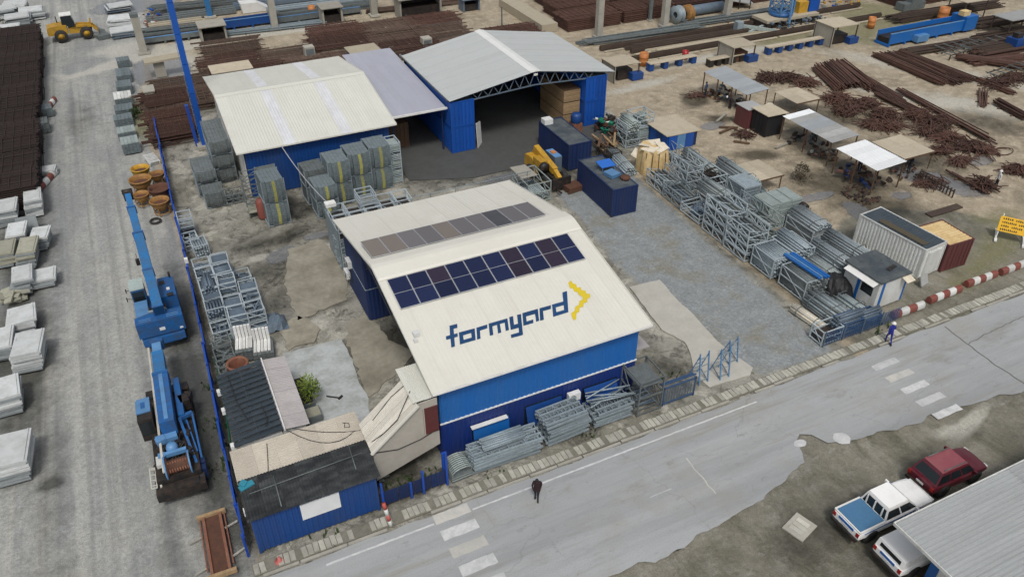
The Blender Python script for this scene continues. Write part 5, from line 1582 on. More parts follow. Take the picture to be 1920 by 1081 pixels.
tag(MB().cbox((0, 0, .25), (1.6, 1.0, .5), .3).cbox((1.6, -.9, .15), (.5, .5, .3)).build('rubble', M['galv_dark']), 'grey lump of rubble left of the concrete posts', 'rubble').location = (*(-3.77, 117.54), 0)

# ============================================================ STOCK: cages, stillages, tube bundles
def cage_mesh(w_, d_, h, r=.035, brace=True, name='frame', m='galv_blue', mid=True):
    b = MB()
    X_, Y_ = (-w_ / 2, w_ / 2), (-d_ / 2, d_ / 2)
    for x in X_:
        for y in Y_:
            b.bar((x, y, 0), (x, y, h), r * 2)
    for z in (.1, h - r) + ((h * .52,) if mid else ()):
        for x in X_:
            b.bar((x, Y_[0], z), (x, Y_[1], z), r * 1.8)
        for y in Y_:
            b.bar((X_[0], y, z), (X_[1], y, z), r * 1.8)
    for k in range(3):
        y = -d_ / 2 + d_ * (k + .5) / 3
        b.bar((X_[0], y, .1), (X_[1], y, .1), r * 1.6)
    if brace:
        for x in X_:
            b.bar((x, Y_[0], .1), (x, Y_[1], h - r), r * 1.3)
        b.bar((X_[0], Y_[0], h - r), (X_[1], Y_[0], .1), r * 1.3)
    return b.mesh(name, M[m])

TUBE = {}
def tube_mesh(L, r, m, axis):
    k = (round(L, 1), r, m, axis)
    if k not in TUBE:
        d = Vector((0, L / 2, 0)) if axis == 'y' else Vector((L / 2, 0, 0))
        TUBE[k] = MB().tube(-d, d, r, 7).mesh('tube', M[m])
    return TUBE[k]

def fill_tubes(t, L, w_, z0, nrow, ncol, r, m, axis='y', heap=False, jit=.12):
    """tubes lying along an axis, in rows"""
    ms_ = m if isinstance(m, (list, tuple)) else (m,)
    for j in range(nrow):
        nc = ncol if not heap else max(1, ncol - int(round((j / max(1, nrow)) ** 2 * ncol * .75)))
        for i in range(nc):
            a = (i - (nc - 1) / 2) * (w_ / ncol)
            mm = ms_[(i * 7 + j * 3) % len(ms_)]
            o = rnd.uniform(-jit, jit)
            z = z0 + r + j * r * 1.75 + rnd.uniform(-.01, .01)
            me = tube_mesh(L * rnd.choice((1, 1, .94)), r, mm, axis)
            inst('tube', me, t, (a, o, z) if axis == 'y' else (o, a, z), (0, 0, rnd.uniform(-.015, .015)))

FR = {}
def stillage(label, loc, w_, d_, h, fill, m='galv', fm=None, rz=0., z=0., group=None, axis='y', name='stillage'):
    t = thing(name, label, 'stillage', (*loc, z), rz, group)
    key = (w_, d_, h, fm or m)
    if key not in FR:
        FR[key] = cage_mesh(w_, d_, h, .035, m={'galv': 'galv_lite'}.get(fm or m, fm or m))
    inst('frame', FR[key], t)
    if fill == 'tubes':
        L, ww = (d_ + .3, w_ - .12) if axis == 'y' else (w_ + .3, d_ - .12)
        r = .085
        fill_tubes(t, L, ww, .14, max(3, int((h - .2) / (r * 1.75))), max(4, int(ww / (2 * r + .02))), r, m, axis)
    elif fill == 'heap':
        L, ww = (d_ + .5, w_ - .1) if axis == 'y' else (w_ + .5, d_ - .1)
        r = .09
        fill_tubes(t, L, ww, .14, max(4, int(h * 1.25 / (r * 1.75))), max(4, int(ww / (2 * r + .02))), r, m, axis, True)
    elif fill == 'parts':
        n = int(w_ * d_ * h * 7)
        for k in range(n):
            key2 = ('p', k % 6, m)
            if key2 not in FR:
                rr = random.Random(k)
                b = MB()
                if k % 2:
                    b.bar((-.4, 0, 0), (.4, 0, 0), .09).bar((-.4, 0, 0), (-.4, .25, .08), .08).bar((.35, 0, 0), (.35, -.2, .1), .08)
                else:
                    b.bar((0, -.42, 0), (0, .42, 0), .10).bar((-.18, .1, 0), (.18, .1, 0), .07)
                FR[key2] = b.mesh('fitting', M[m])
            inst('fitting', FR[key2], t, (rnd.uniform(-.3, .3) * w_, rnd.uniform(-.28, .28) * d_, .16 + (h - .3) * (k + .5) / n), (rnd.uniform(-.3, .3), rnd.uniform(-.3, .3), rnd.uniform(0, 3.1)))
    elif fill in ('boards', 'full'):
        n = int((h - .15) / .1 * (.62 + .3 * ((len(KIDS) * 7) % 5) / 4)) if fill == 'boards' else int(h / .1)
        for k in range(n):
            key2 = ('b', w_, d_, m)
            if key2 not in FR:
                FR[key2] = MB().cbox((0, 0, 0), (w_ * .9, d_ * 1.03, .078)).mesh('board', M[m])
            inst('board', FR[key2], t, (rnd.uniform(-.02, .02), rnd.uniform(-.05, .05), .16 + .1 * k), (0, 0, rnd.uniform(-.02, .02)))
    elif fill == 'deep':
        MB().box(-w_ / 2 + .06, w_ / 2 - .06, -d_ / 2 + .06, d_ / 2 - .06, .12, h * .45).build('shade_infill', M['machine_dark'], t)  # dark block stands in for the shade inside the open cage
    return t

# ------------------------------------------------------------ left yard: blue grey cages in two or three rows
CG = 'blue grey cages along the blue fence'
lay = []
rows_ = [46.6, 48.0, 49.4, 50.8, 52.4, 53.8, 55.2]
for c, x in enumerate((.25, 1.5, 2.72)):
    for k, y in enumerate(rows_):
        if (c == 0 and k in (6,)) or (c == 2 and k in (3, 5, 6)) or (c == 1 and k == 2):
            continue
        lay.append((x + rnd.uniform(-.06, .06), y + rnd.uniform(-.1, .1), c, k))
fills = ['parts', 'boards', 'heap', 'boards', 'tubes', 'parts', 'boards', 'boards']
colw = ('fence row', 'middle row', 'yard row')
for i, (x, y, c, k) in enumerate(lay):
    two = (c, k) not in ((2, 4), (1, 6), (0, 0))
    for lv in range(2 if two else 1):
        f = fills[(i * 3 + lv) % len(fills)] if lv == (1 if two else 0) else 'boards'
        stillage('%s blue grey cage of the %s, %s from the tiled office' % (('lower' if lv == 0 else 'upper') if two else 'single', colw[c], ORD[k]),
                 (x, y), 1.16, 1.26, .92, f, 'galv_blue', 'galv', rz=rnd.uniform(-.05, .05), z=lv * .95, group=CG, axis='y' if k % 2 else 'x')
for i, (q, lab, lv) in enumerate((((-0.08, 61.42), 'tallest open white cage standing alone by the blue fence near the hoppers', 3), ((-0.09, 59.42), 'open cage between the tallest white cage and the cage rows', 1), ((0.45, 58.29), 'low open cage beside the cage below the tallest white one', 1),)):
    if lv == 3:
        stillage('grey crate beneath the tallest open white cage by the fence', q, 1.05, 1.3, .95, 'deep', 'galv_blue', group=CG)
        stillage(lab, q, 1.05, 1.3, .95, '', 'galv', z=.98, group=CG)
    else:
        stillage(lab, q, 1.1, 1.4, 1.0, 'parts' if i == 1 else 'tubes', 'galv', rz=.1, group=CG)
# crumpled tarpaulin heap
b = MB()
for j in range(7):
    for i in range(9):
        x, y = -1 + 2 * i / 8, -.9 + 1.8 * j / 6
        e = max(0, 1 - (x * x + y * y * 1.2))
        b.v.append((x * (.9), y, .05 + .75 * sqrt(e) + rnd.uniform(-.09, .09) * (e > 0)))
for j in range(6):
    for i in range(8):
        b.f.append((j * 9 + i, j * 9 + i + 1, j * 9 + 10 + i, j * 9 + 9 + i)); b.m.append(0); b.sm.append(False)
tag(b.build('tarpaulin', M['galv_blue']), 'crumpled grey blue tarpaulin heap beside the cage rows', 'tarpaulin').location = (3.7, 46.4, 0)
# white L shaped forms on grey stacks
for k, (q, lab) in enumerate((((1.45, 44.12), 'white ribbed form panels standing on a grey stack nearer the fence'), ((2.48, 43.32), 'white ribbed form panels standing on a grey stack nearer the yard'))):
    board_stack('grey board stack under the white form panels %s' % ('nearer the fence' if k == 0 else 'nearer the yard'), (q[0], q[1] - .1), 1.3, 1.7, .9, -.15, 'galv_dark', None, 'grey stacks with white forms')
    t = thing('form_panels', lab, 'formwork', (q[0], q[1], .98), -.18, 'white ribbed forms')
    for j in range(5):
        b = MB().box(-.55 + j * .22, -.37 + j * .22, -.75, .35, 0, .09)
        b.box(-.55 + j * .22, -.37 + j * .22, .35, .50, 0, 1.05).box(-.47 + j * .22, -.45 + j * .22, -.7, .3, .09, .16)
        b.build('panel', M['white'], t)
tag(MB().lathe([(.50, 0), (.66, 0), (.70, .1), (.66, .9), (.70, 1.0), (.56, 1.02), (.52, .9), (.5, 0)], n=20).build('pipe_ring', M['red_rust']), 'terracotta coloured pipe ring standing behind the tiled office', 'pipe ring').location = (.62, 40.9, 1.0)
stillage('dark grey stack under the terracotta pipe ring', (.62, 40.9), 1.2, 1.2, .98, 'boards', 'galv_dark', group=None)
for k, y in enumerate((44.9, 43.4, 42.0)):
    stillage('dark tube filled cage by the fence, %s from the white forms' % ORD[k], (.05, y), 1.15, 1.3, 1.15, 'parts', 'galv_dark', rz=.05, group='dark cages behind the tiled office')
tag(MB().cbox((0, 0, 0), (.25, .3, .35)).build('lamp_box', M['ac']), 'white box lamp on the blue fence beside the cages', 'lamp').location = (-.75, 54.6, 1.75)

# ------------------------------------------------------------ tall board bundles in front of the cream shed
def bundle_tower(label, loc, w_, d_, tiers, th, m, stripe, group, rz=0.):
    t = thing('board_tower', label, 'board bundle', (*loc, 0), rz, group)
    for k in range(tiers):
        z0 = k * (th + .12)
        key = ('bt', w_, d_, th, m, k % 2)
        if key not in FR:
            b = MB()
            n = int(th / .075)
            r = random.Random(k)
            nc = 6
            for j in range(n):
                for c in range(nc):
                    xx = -w_ / 2 + w_ * (c + .5) / nc
                    # the outermost boards round off towards the top tier's edges
                    g = .26 * sin(pi * (j + .5) / n) - (.16 if c in (0, nc - 1) else 0)
                    b.cbox((xx, r.uniform(-.02, .02) - g / 2, .05 + .075 * j), (w_ / nc * .95, d_ + g, .064))
            FR[key] = b.mesh('boards', M[m])
        stuff(inst('boards', FR[key], t, (0, 0, z0 + .1)))
        key = ('bf', w_, d_, th)
        if key not in FR:
            b = MB()
            for x in (-w_ / 2 - .04, w_ / 2 + .04):
                for y in (-d_ / 2 + .1, d_ / 2 - .1):
                    b.bar((x, y, 0), (x, y, th + .11), .07)
                b.bar((x, -d_ / 2 + .1, .04), (x, d_ / 2 - .1, .04), .07)
            for y in (-d_ / 2 + .1, d_ / 2 - .1):
                b.bar((-w_ / 2, y, .04), (w_ / 2, y, .04), .07)
            FR[key] = b.mesh('frame', M['galv'])
        inst('frame', FR[key], t, (0, 0, z0))
        if stripe:
            key = ('bs', d_, th)
            if key not in FR:
                b = MB()
                n = int(th / .075)
                for j in range(n):
                    b.cbox((0, -d_ / 2 - .03 - .26 * sin(pi * (j + .5) / n), .05 + .075 * j), (.24, .012, .055))
                FR[key] = b.mesh('yellow_ends', M['yellow_mark'])
            stuff(inst('yellow_ends', FR[key], t, (.02, 0, z0 + .1)))
    return t
BG = 'tall board bundles in front of the cream shed'
bundle_tower('two tier board tower with yellow band, alone beside the red cylinder', (7.0, 60.9), 1.75, 2.4, 2, 1.95, 'board_grey', True, BG, .04)
bundle_tower('low single tier yellow banded board bundle in front of the others', (11.1, 60.3), 1.75, 2.2, 2, 1.35, 'board_grey', True, BG, .02)
bundle_tower('first yellow banded board tower of the close group from the left', (12.75, 61.9), 1.8, 2.4, 2, 1.95, 'board_grey', True, BG, .01)
bundle_tower('middle yellow banded board tower of the close group of three', (14.75, 62.6), 1.85, 2.4, 2, 1.95, 'board_grey', True, BG, 0)
bundle_tower('last yellow banded board tower of the close group beside the pale column of crates', (16.75, 63.1), 1.85, 2.4, 2, 1.95, 'board_grey', True, BG, 0)
bundle_tower('mossy dark board tower behind the low single tier bundle', (10.9, 62.9), 1.8, 2.0, 2, 1.5, 'galv_dark', False, BG, .05)
bundle_tower('old brownish board bundle behind the lone board tower', (7.2, 63.6), 1.6, 1.8, 2, 1.55, 'galv_dark', False, BG, 0)
for k in range(5):
    stillage('pale blue crate in the column beside the last board tower, %s from the ground' % ORD[k], (18.3, 63.3), .95, 1.6, .78, 'boards', 'galv_pale', 'galv', z=k * .8, group='column of pale crates by the link roof')
WG = 'tall grey bundles left of the cream shed'
bundle_tower('tall grey board tower against the left shed wall, nearest the wall', (4.35, 71.9), 1.7, 5.2, 3, 1.25, 'galv_dark', False, WG, 0)
bundle_tower('grey green bundle in front of the blue mast nearer the fence', (2.5, 69.0), 1.65, 3.2, 2, 1.1, 'galv_dark', False, WG, 0)
bundle_tower('grey green bundle between the cream shed wall and the low cage', (2.75, 66.0), 1.6, 2.0, 1, 1.3, 'galv_dark', False, WG, 0)
stillage('low galvanised cage at the left corner of the cream shed', (4.2, 65.6), 1.7, 1.2, .95, 'parts', 'galv_dark', group=WG)
t = thing('scaffold_tower', 'grey lattice scaffold tower leaning on the blue shed front', 'scaffold', (5.7, 62.4, 0))
b = MB()
for x in (-.75, .75):
    for y in (-.5, .5):
        b.bar((x, y, 0), (x, y, 4.0), .06)
for k in range(5):
    z = .5 + k * .85
    for y in (-.5, .5):
        b.bar((-.75, y, z), (.75, y, z), .05)
        if k < 4:
            b.bar((-.75 if k % 2 else .75, y, z), (.75 if k % 2 else -.75, y, z + .85), .04)
    for x in (-.75, .75):
        b.bar((x, -.5, z), (x, .5, z), .05)
b.build('frame', M['galv_dark'], t)
MB().box(-.8, .8, -.6, .6, .5, .56).build('deck', M['slab_old'], t)
tag(MB().lathe([(0, 0), (.4, 0), (.42, .1), (.42, 1.5), (.3, 1.75), (0, 1.8)], n=14).build('gas_cylinder', M['red']), 'dark red cylinder standing between the scaffold and the lone board tower', 'cylinder').location = (6.0, 61.6, 0)
# overhead cable from the cream shed to the cage tower behind the hall
tag(MB().path([tuple(Vector((9.0, 65.0, 4.5)).lerp(Vector((10.3, 54.4, 3.9)), k / 10) - Vector((0, 0, .9 * 4 * (k / 10) * (1 - k / 10) * .5))) for k in range(11)], .045).build('overhead_cable', M['alu']), 'pale overhead cable from the cream shed eave to the cages behind the hall', 'cable')

# ------------------------------------------------------------ cages and railing behind the hall
RG = 'pale blue cages stacked behind the hall'
for i in range(5):
    for j in range(2):
        for lv in range(3):
            if j == 0 and i > 0 and lv < 2 or (i > 2 and j == 0 and lv == 2):
                continue
            nm = '%s pale blue cage %s of the %s row behind the hall' % (('bottom', 'middle', 'top')[lv], 'at the left end' if i == 0 else ORD[i] + ' from the left end', ('near', 'far')[j])
            stillage(nm, (10.6 + i * 1.3, 51.7 + j * 1.75), 1.2, 1.65, 1.28, 'deep' if lv == 2 else 'tubes' if j == 0 and i == 0 else 'deep', 'galv', 'galv', z=lv * 1.31, group=RG, axis='x')
tag(MB().box(9.85, 9.92, 50.9, 54.4, .1, 3.6).build('side_sheet', M['galv']), 'pale galvanised sheet on the left side of the cages behind the hall', 'sheet')
stillage('single pale cage on top of the cage rows behind the hall', (13.0, 53.6), 1.3, 1.6, .8, '', 'galv', z=3.95, group=RG)
tag(MB().cbox((0, 0, .14), (.8, .6, .28)).build('box', M['white']), 'white box at the left end on top of the cages behind the hall', 'box').location = (10.3, 54.1, 3.95)
r_ = thing('railing', 'galvanised pipe railing running behind the hall towards the telehandler', 'railing', (0, 0, 0))
for k in range(6):
    MB().tube((16.6 + k * 2.25, 55.3, 0), (16.6 + k * 2.25, 55.3, 2.4), .045, 6).build('post', M['galv_dark'], r_)
for z in (1.45, 2.36):
    MB().tube((15.6, 55.3, z), (28.2, 55.3, z), .04, 6).build('rail', M['galv'], r_)
tag(MB().box(21.6, 24.6, 55.6, 57.6, .05, .09).box(21.7, 24.5, 55.7, 57.5, .1, .5).build('white_sheet_stack', M['tin_white']), 'low stack of white sheets behind the railing', 'sheet stack')
t = thing('cage_trailer', 'mesh sided cage with a plywood sheet on top beside the telehandler', 'cage', (28.3, 55.4, 0), .0)
inst('frame', cage_mesh(2.2, 3.2, 1.9, .04, True, 'frame', 'galv_pale'), t)
MB().slab((-1.1, -.3, 1.95), (.5, -.3, 1.95), (.3, 1.9, 2.0), (-1.2, 1.9, 2.05), .04).build('plywood_sheet', M['ply_grey'], t)
fill_tubes(t, 2.6, 1.9, .1, 4, 10, .085, ('galv_pale', 'galv'), 'y')

# ------------------------------------------------------------ scaffold stock along the hall front
FG = 'scaffold stock stacked along the hall front'
def ladder_frame(w_, d_, m='galv', n=4):
    b = MB()
    for y in (-d_ / 2, -d_ / 6, d_ / 6, d_ / 2):
        b.bar((-w_ / 2, y, 0), (w_ / 2, y, 0), .11)
    for k in range(n):
        x = -w_ / 2 + .1 + (w_ - .2) * k / (n - 1)
        b.bar((x, -d_ / 2, 0), (x, d_ / 2, 0), .055)
    for k in range(n - 1):
        x0 = -w_ / 2 + .1 + (w_ - .2) * k / (n - 1)
        x1 = -w_ / 2 + .1 + (w_ - .2) * (k + 1) / (n - 1)
        b.bar((x0, -d_ / 2 if k % 2 else d_ / 2, 0), (x1, d_ / 2 if k % 2 else -d_ / 2, 0), .04)
    return b.mesh('frame', M[m])
def frame_stack(label, loc, w_, d_, h, n, m='galv', rz=0., posts=True, group=None, lean=.02):
    t = thing('frame_stack', label, 'scaffold stack', (*loc, 0), rz, group)
    fm = [ladder_frame(w_, d_, m, 5), ladder_frame(w_ * .97, d_ * .95, m, 6)]
    for k in range(n):
        inst('frame', fm[k % 2], t, (rnd.uniform(-.14, .14), rnd.uniform(-.05, .05), .1 + (h - .12) * k / n), (rnd.uniform(-lean, lean), rnd.uniform(-lean, lean), rnd.uniform(-.03, .03)))
    if posts:
        inst('rack', cage_mesh(w_ * .96, d_ * 1.12, h * .96, .035, False, 'rack', m, False), t)
    return t
t = thing('arch_frames', 'stack of arched grey frames at the left end of the hall front', 'scaffold stack', (10.25, 28.55, 0), .05, FG)
am = MB()
pa = [(-.55, 0), (-.6, .35), (-.45, .65), (-.2, .8), (.15, .8), (.42, .65), (.58, .35), (.55, 0)]
am.path([(x, 0, z) for x, z in pa], .045, 5)
am = am.mesh('frame', M['galv_pale'])
for k in range(9):
    inst('frame', am, t, (0, -.55 + k * .14, .45), (.35, 0, 0))
for k in range(5):
    MB().cbox((0, 0, .06 + k * .09), (1.25, 1.25, .06)).build('board', M['galv_pale' if k % 2 else 'galv_dark'], t)
frame_stack('long low stack of scaffold frames under the bright hatch', (13.1, 28.55), 4.3, 1.25, 1.25, 7, 'galv', .0, False, FG)
fill_tubes(thing('tube_bundle', 'grey tube bundle on the long low frame stack', 'tube bundle', (13.0, 28.6, 1.27), 0, FG), 2.6, .9, 0, 2, 6, .07, 'galv', 'x')
frame_stack('taller stack of scaffold frames under the white air unit', (17.0, 28.75), 2.8, 1.35, 1.95, 10, 'galv', .03, False, FG)
frame_stack('frame stack with crossed braces on top at the right of the hall front', (20.2, 28.85), 2.6, 1.4, 1.2, 6, 'galv', .0, False, FG)
t = thing('cross_braces', 'loose crossed braces lying on the right frame stack', 'braces', (20.2, 28.85, 1.25), 0, FG)
for k in range(7):
    inst('brace', tube_mesh(2.8, .045, 'galv', 'x'), t, (rnd.uniform(-.2, .3), rnd.uniform(-.4, .5), .08 + k * .07), (0, rnd.uniform(-.10, .10), rnd.choice((-1, 1)) * rnd.uniform(.1, .5)))
t = thing('scaffold_cage', 'tall open scaffold cage at the right front corner of the hall', 'scaffold', (22.55, 28.9, 0), 0)
inst('frame', cage_mesh(1.7, 2.0, 2.7, .04, True, 'frame', 'galv_dark'), t)
for k in range(10):
    inst('tube', tube_mesh(1.5, .06, 'galv_blue', 'x'), t, (rnd.uniform(-.1, .1), rnd.uniform(-.7, .7), .15 + k * .12), (0, 0, rnd.uniform(-.2, .2)))
MB().box(-.8, .8, -.95, .95, 2.2, 2.24).build('deck', M['galv_dark'], t)
tag(MB().slab((22.7, 30.6, 2.72), (24.1, 30.6, 2.65), (24.1, 32.8, 2.65), (22.7, 32.8, 2.72), .05).build('tin_sheet', M['mauve_sheet']), 'pale tin sheet sticking out beside the right hall corner', 'sheet')
# blue lattice gate and ladder frames by the ramp
t = thing('gate', 'blue lattice gate frame standing beside the concrete ramp', 'gate', (24.75, 28.0, 0), 0.0)
b = MB()
for x in (-1.15, 1.15):
    b.bar((x, 0, 0), (x, 0, 1.55), .08)
for z in (.15, 1.45):
    b.bar((-1.2, 0, z), (1.2, 0, z), .08)
b.bar((-1.2, .45, 1.42), (1.25, .45, 1.42), .08).bar((-1.2, .25, 1.5), (1.35, .25, 1.5), .08)
b.build('frame', M['gate_blue'], t)
b = MB()
for k in range(12):
    b.bar((-1.1 + k * .2, 0, .15), (-1.1 + k * .2, 0, 1.45), .03)
for k in range(7):
    b.bar((-1.15, .01, .3 + k * .17), (1.15, .01, .3 + k * .17), .025)
b.build('mesh_infill', M['galv_blue'], t)
for k, (x, y, a) in enumerate(((27.1, 28.9, .06), (28.6, 28.7, .02), (30.0, 29.6, .1))):
    t = thing('ladder_frame', '%s grey ladder frame standing on the concrete ramp, counting from the blue gate' % ORD[k], 'ladder frame', (x, y, .05), a, 'ladder frames on the ramp')
    b = MB()
    hh = 2.3 if k < 2 else 1.9
    for xx in (-.35, .35):
        b.bar((xx, -.35, 0), (xx, 0, hh), .07).bar((xx, .7, 0), (xx, .0, hh * .92), .05)
    b.build('stile', M['crane_pale'], t)
    for j in range(4):
        f = (j + .6) / 4.4
        MB().bar((-.35, -.35 + .35 * f, hh * f), (.35, -.35 + .35 * f, hh * f), .045).build('rung', M['galv'], t)
        MB().bar((-.35, .7 - .7 * f, hh * f * .92), (.35, .7 - .7 * f, hh * f * .92), .04).build('rung', M['galv'], t)
    MB().bar((.35, -.3, .1), (.35, .6, .55), .05).bar((-.35, -.3, .1), (-.35, .6, .55), .05).build('brace', M['galv_blue'], t)
# low blue fence between the office and the hall
lf = thing('low_fence', 'low dark blue mesh fence between the container office and the hall', 'fence', (0, 0, 0))
for k in range(4):
    x0 = 5.7 + k * .92
    b = MB().box(x0, x0 + .88, 28.0, 28.03, .15, 1.15)
    for j in range(6):
        b.bar((x0 + .07 + j * .15, 27.985, .15), (x0 + .07 + j * .15, 27.985, 1.2), .025)
    b.build('mesh_panel', M['navy'], lf)
for x, h in ((5.72, 1.9), (7.3, 1.2), (8.0, 1.75), (9.38, 2.6)):
    MB().box(x - .06, x + .06, 27.9, 28.02, 0, h).build('post', M['blue_post'], lf)
MB().bar((9.32, 28.2, 0), (9.32, 28.2, 2.3), .16).build('gate_post', M['blue_post'], lf)
weeds = MB()
for cx, cy, n in ((6.6, 28.9, 26), (7.6, 29.0, 18), (8.9, 28.9, 22), (3.0, 27.7, 14), (25.2, 30.2, 20), (-1.9, 34.5, 26), (-1.7, 38, 22), (-1.3, 42, 14), (-.6, 36.2, 16), (18.6, 27.9, 12), (12, 27.75, 12), (46.6, 36.8, 30), (44.5, 37.6, 22), (-2.0, 89.5, 40), (-1.9, 91, 30), (41.5, 28.0, 14)):
    for k in range(n):
        x, y = cx + rnd.gauss(0, .5), cy + rnd.gauss(0, .35)
        h = rnd.uniform(.12, .45)
        a = rnd.uniform(0, 6.3)
        d = Vector((cos(a) * .12, sin(a) * .12, h))
        s_ = Vector((-sin(a), cos(a), 0)) * .05
        p = Vector((x, y, 0))
        weeds.add([p - s_, p + s_, p + d * .6 + s_ * 1.3, p + d, p + d * .6 - s_ * 1.3], [(0, 1, 2, 3, 4)])
o = stuff(weeds.build('weeds', M['leaf_dark']))
o['label'] = 'scattered dark green weeds along fences and walls'

# ------------------------------------------------------------ right stock row
SG = 'grey scaffold stock on the right side of the gravel yard'
def lattice_stack(label, loc, w_, d_, h, lv, m='galv', rz=0.):
    """open racks one above another, each bay cross braced"""
    t = thing('lattice_rack', label, 'scaffold rack', (*loc, 0), rz, SG)
    key = ('lat', w_, d_, h / lv, m)
    if key not in FR:
        b = MB()
        hh = h / lv
        for x in (-w_ / 2, w_ / 2):
            for y in (-d_ / 2, 0, d_ / 2):
                b.bar((x, y, 0), (x, y, hh), .075)
            for y0 in (-d_ / 2, 0):
                b.bar((x, y0, .05), (x, y0 + d_ / 2, hh - .05), .045)
            for z in (.05, hh - .04):
                b.bar((x, -d_ / 2, z), (x, d_ / 2, z), .065)
        for y in (-d_ / 2, 0, d_ / 2):
            b.bar((-w_ / 2, y, .05), (w_ / 2, y, .05), .06)
            b.bar((-w_ / 2, y, hh - .05), (w_ / 2, y, .05), .045)
        FR[key] = b.mesh('rack', M['galv_lite' if m == 'galv' else 'galv_pale' if m == 'galv_pale' else 'galv'])
    for k in range(lv):
        inst('rack', FR[key], t, (rnd.uniform(-.03, .03), rnd.uniform(-.03, .03), k * h / lv), (0, 0, rnd.uniform(-.015, .015)))
        fill_tubes(t, d_ * .95, w_ * .7, k * h / lv + .08, 2, 4, .07, ('galv_dark', m, 'galv_dark'), 'y')
    return t
def rounded(label, loc, w_, L, h, m, z=0., rz=0.):
    t = thing('tube_bundle', label, 'tube bundle', (*loc, z), rz, SG)
    r = .095
    fill_tubes(t, L, w_, 0, max(3, int(h / (r * 1.75))), max(4, int(w_ / (2 * r))), r, m, 'y', True, .08)
    b = MB()
    for y in (-L * .28, L * .28):
        b.path([(-w_ / 2 - .05, y, 0), (-w_ / 2 - .05, y, h * .75), (-w_ / 4, y, h + .08), (w_ / 4, y, h + .08), (w_ / 2 + .05, y, h * .75), (w_ / 2 + .05, y, 0)], .03, 4)
    b.build('strap', M['galv_dark'], t)
    return t
# far end by the open shed
stillage('pale blue crate stack beside the blue panelled hut, lower one', (43.6, 61.6), 2.0, 1.9, 1.35, 'full', 'galv_pale', 'galv', group=SG)
stillage('pale blue crate stack beside the blue panelled hut, upper one', (43.6, 61.6), 2.0, 1.9, 1.25, 'parts', 'galv_pale', 'galv', z=1.38, group=SG)
stillage('grey green crate left of the pale blue crate stack by the junk heap', (41.6, 60.6), 1.6, 1.9, 1.5, 'parts', 'galv_pale', 'galv', group=SG)
stillage('upper grey green crate left of the pale blue crate stack', (41.6, 60.6), 1.5, 1.8, .9, 'heap', 'galv_pale', 'galv', z=1.53, group=SG)
hut = thing('hut', 'small blue panelled hut under a large plywood sheet roof', 'hut', (46.00, 59.38, 0))
for k in range(4):
    MB().box(-1.9, -1.84, -2.0 + k * 1.0, -1.03 + k * 1.0, 0, 1.55).build('wall_panel', M['blue_wall' if k % 2 else 'blue_cont'], hut)
for k in range(3):
    MB().box(-1.8 + k * 1.0, -.83 + k * 1.0, -2.06, -2.0, 0, 1.5).build('wall_panel', M['blue_cont' if k != 1 else 'crane_pale'], hut)
MB().slab((-2.1, -2.1, 1.65), (1.9, -2.1, 1.56), (1.9, 2.2, 1.56), (-2.1, 2.2, 1.65), .07).build('roof', M['ply'], hut)
MB().box(-1.8, 1.6, -1.95, 1.9, 0, 1.5).build('core', M['navy'], hut)
b, dk = MB(), MB()
t = thing('junk_heap', 'dark heap of scrap between the stacked containers and pale crates', 'scrap heap', (41.2, 63.0, 0))
for j, mm in enumerate(('machine_dark', 'rust', 'white_dirty', 'green', 'galv_dark')):
    b = MB()
    for k in range(16 if j != 2 else 6):
        b.cbox((rnd.uniform(-1.2, 1.5), rnd.uniform(-1.6, 2.2), rnd.uniform(.1, 1.4)), (rnd.uniform(.2, .8), rnd.uniform(.15, .6), rnd.uniform(.05, .35)), rnd.uniform(0, 3), rnd.uniform(-.5, .5), rnd.uniform(-.5, .5))
    stuff(b.build('scrap', M[mm], t))
t = thing('timber_pile', 'pile of pale brown timber boards behind the navy containers', 'timber pile', (38.9, 60.2, 0), -.25)
for k in range(26):
    key = 'tp%d' % (k % 4)
    if key not in FR:
        FR[key] = MB().cbox((0, 0, 0), ((.12, .2, .15, .25)[k % 4], (2.6, 3.2, 1.8, 2.4)[k % 4], .06)).mesh('plank', M['wood' if k % 3 else 'wood_dark'])
    inst('plank', FR[key], t, (rnd.uniform(-.8, .8), rnd.uniform(-.5, .5), .08 + k * .045), (rnd.uniform(-.06, .06), 0, rnd.uniform(-.5, .5)))
stillage('dark crate of scrap under the timber pile beside the navy container', (38.2, 58.3), 1.6, 1.5, 1.0, 'parts', 'machine_dark', group=None)
rounded('long grey tube bundle behind the navy container with the blue tarpaulin', (38.4, 56.8), 1.5, 4.6, .95, ('galv', 'pipe_grey', 'galv_pale'), 0, -.12)
# sheeted bale
bale = thing('sheeted_bale', 'tall yellow stained bale wrapped in peeling sheeting beside the racks', 'bale', (40.7, 54.9, 0), -.2)
bb = MB()
nu, nv = 28, 12
for j in range(nv + 1):
    for i in range(nu):
        a = 2 * pi * i / nu
        z = 2.3 * j / nv
        r = 1.5 * (1 - .16 * (z / 2.3) ** 3) * (1 + .05 * sin(7 * a + .4 * z) + .025 * sin(13 * a))
        k = 1 / max(abs(cos(a)), abs(sin(a))) ** .35
        bb.v.append((cos(a) * r * k * .95, sin(a) * r * k * 1.0, z + (0 if j in (0,) else rnd.uniform(-.04, .04))))
for j in range(nv):
    for i in range(nu):
        bb.f.append((j * nu + i, j * nu + (i + 1) % nu, (j + 1) * nu + (i + 1) % nu, (j + 1) * nu + i)); bb.m.append(0); bb.sm.append(False)
bb.f.append(tuple(range(nv * nu, nv * nu + nu))); bb.m.append(0); bb.sm.append(False)
bb.build('wrapping', M['foil'], bale)
fl = MB()
for k in range(5):
    a = k * 1.26
    fl.cbox((cos(a) * .8, sin(a) * .8, 2.34), (1.0, 1.3, .05), a, rnd.uniform(-.3, .3), rnd.uniform(-.3, .3))
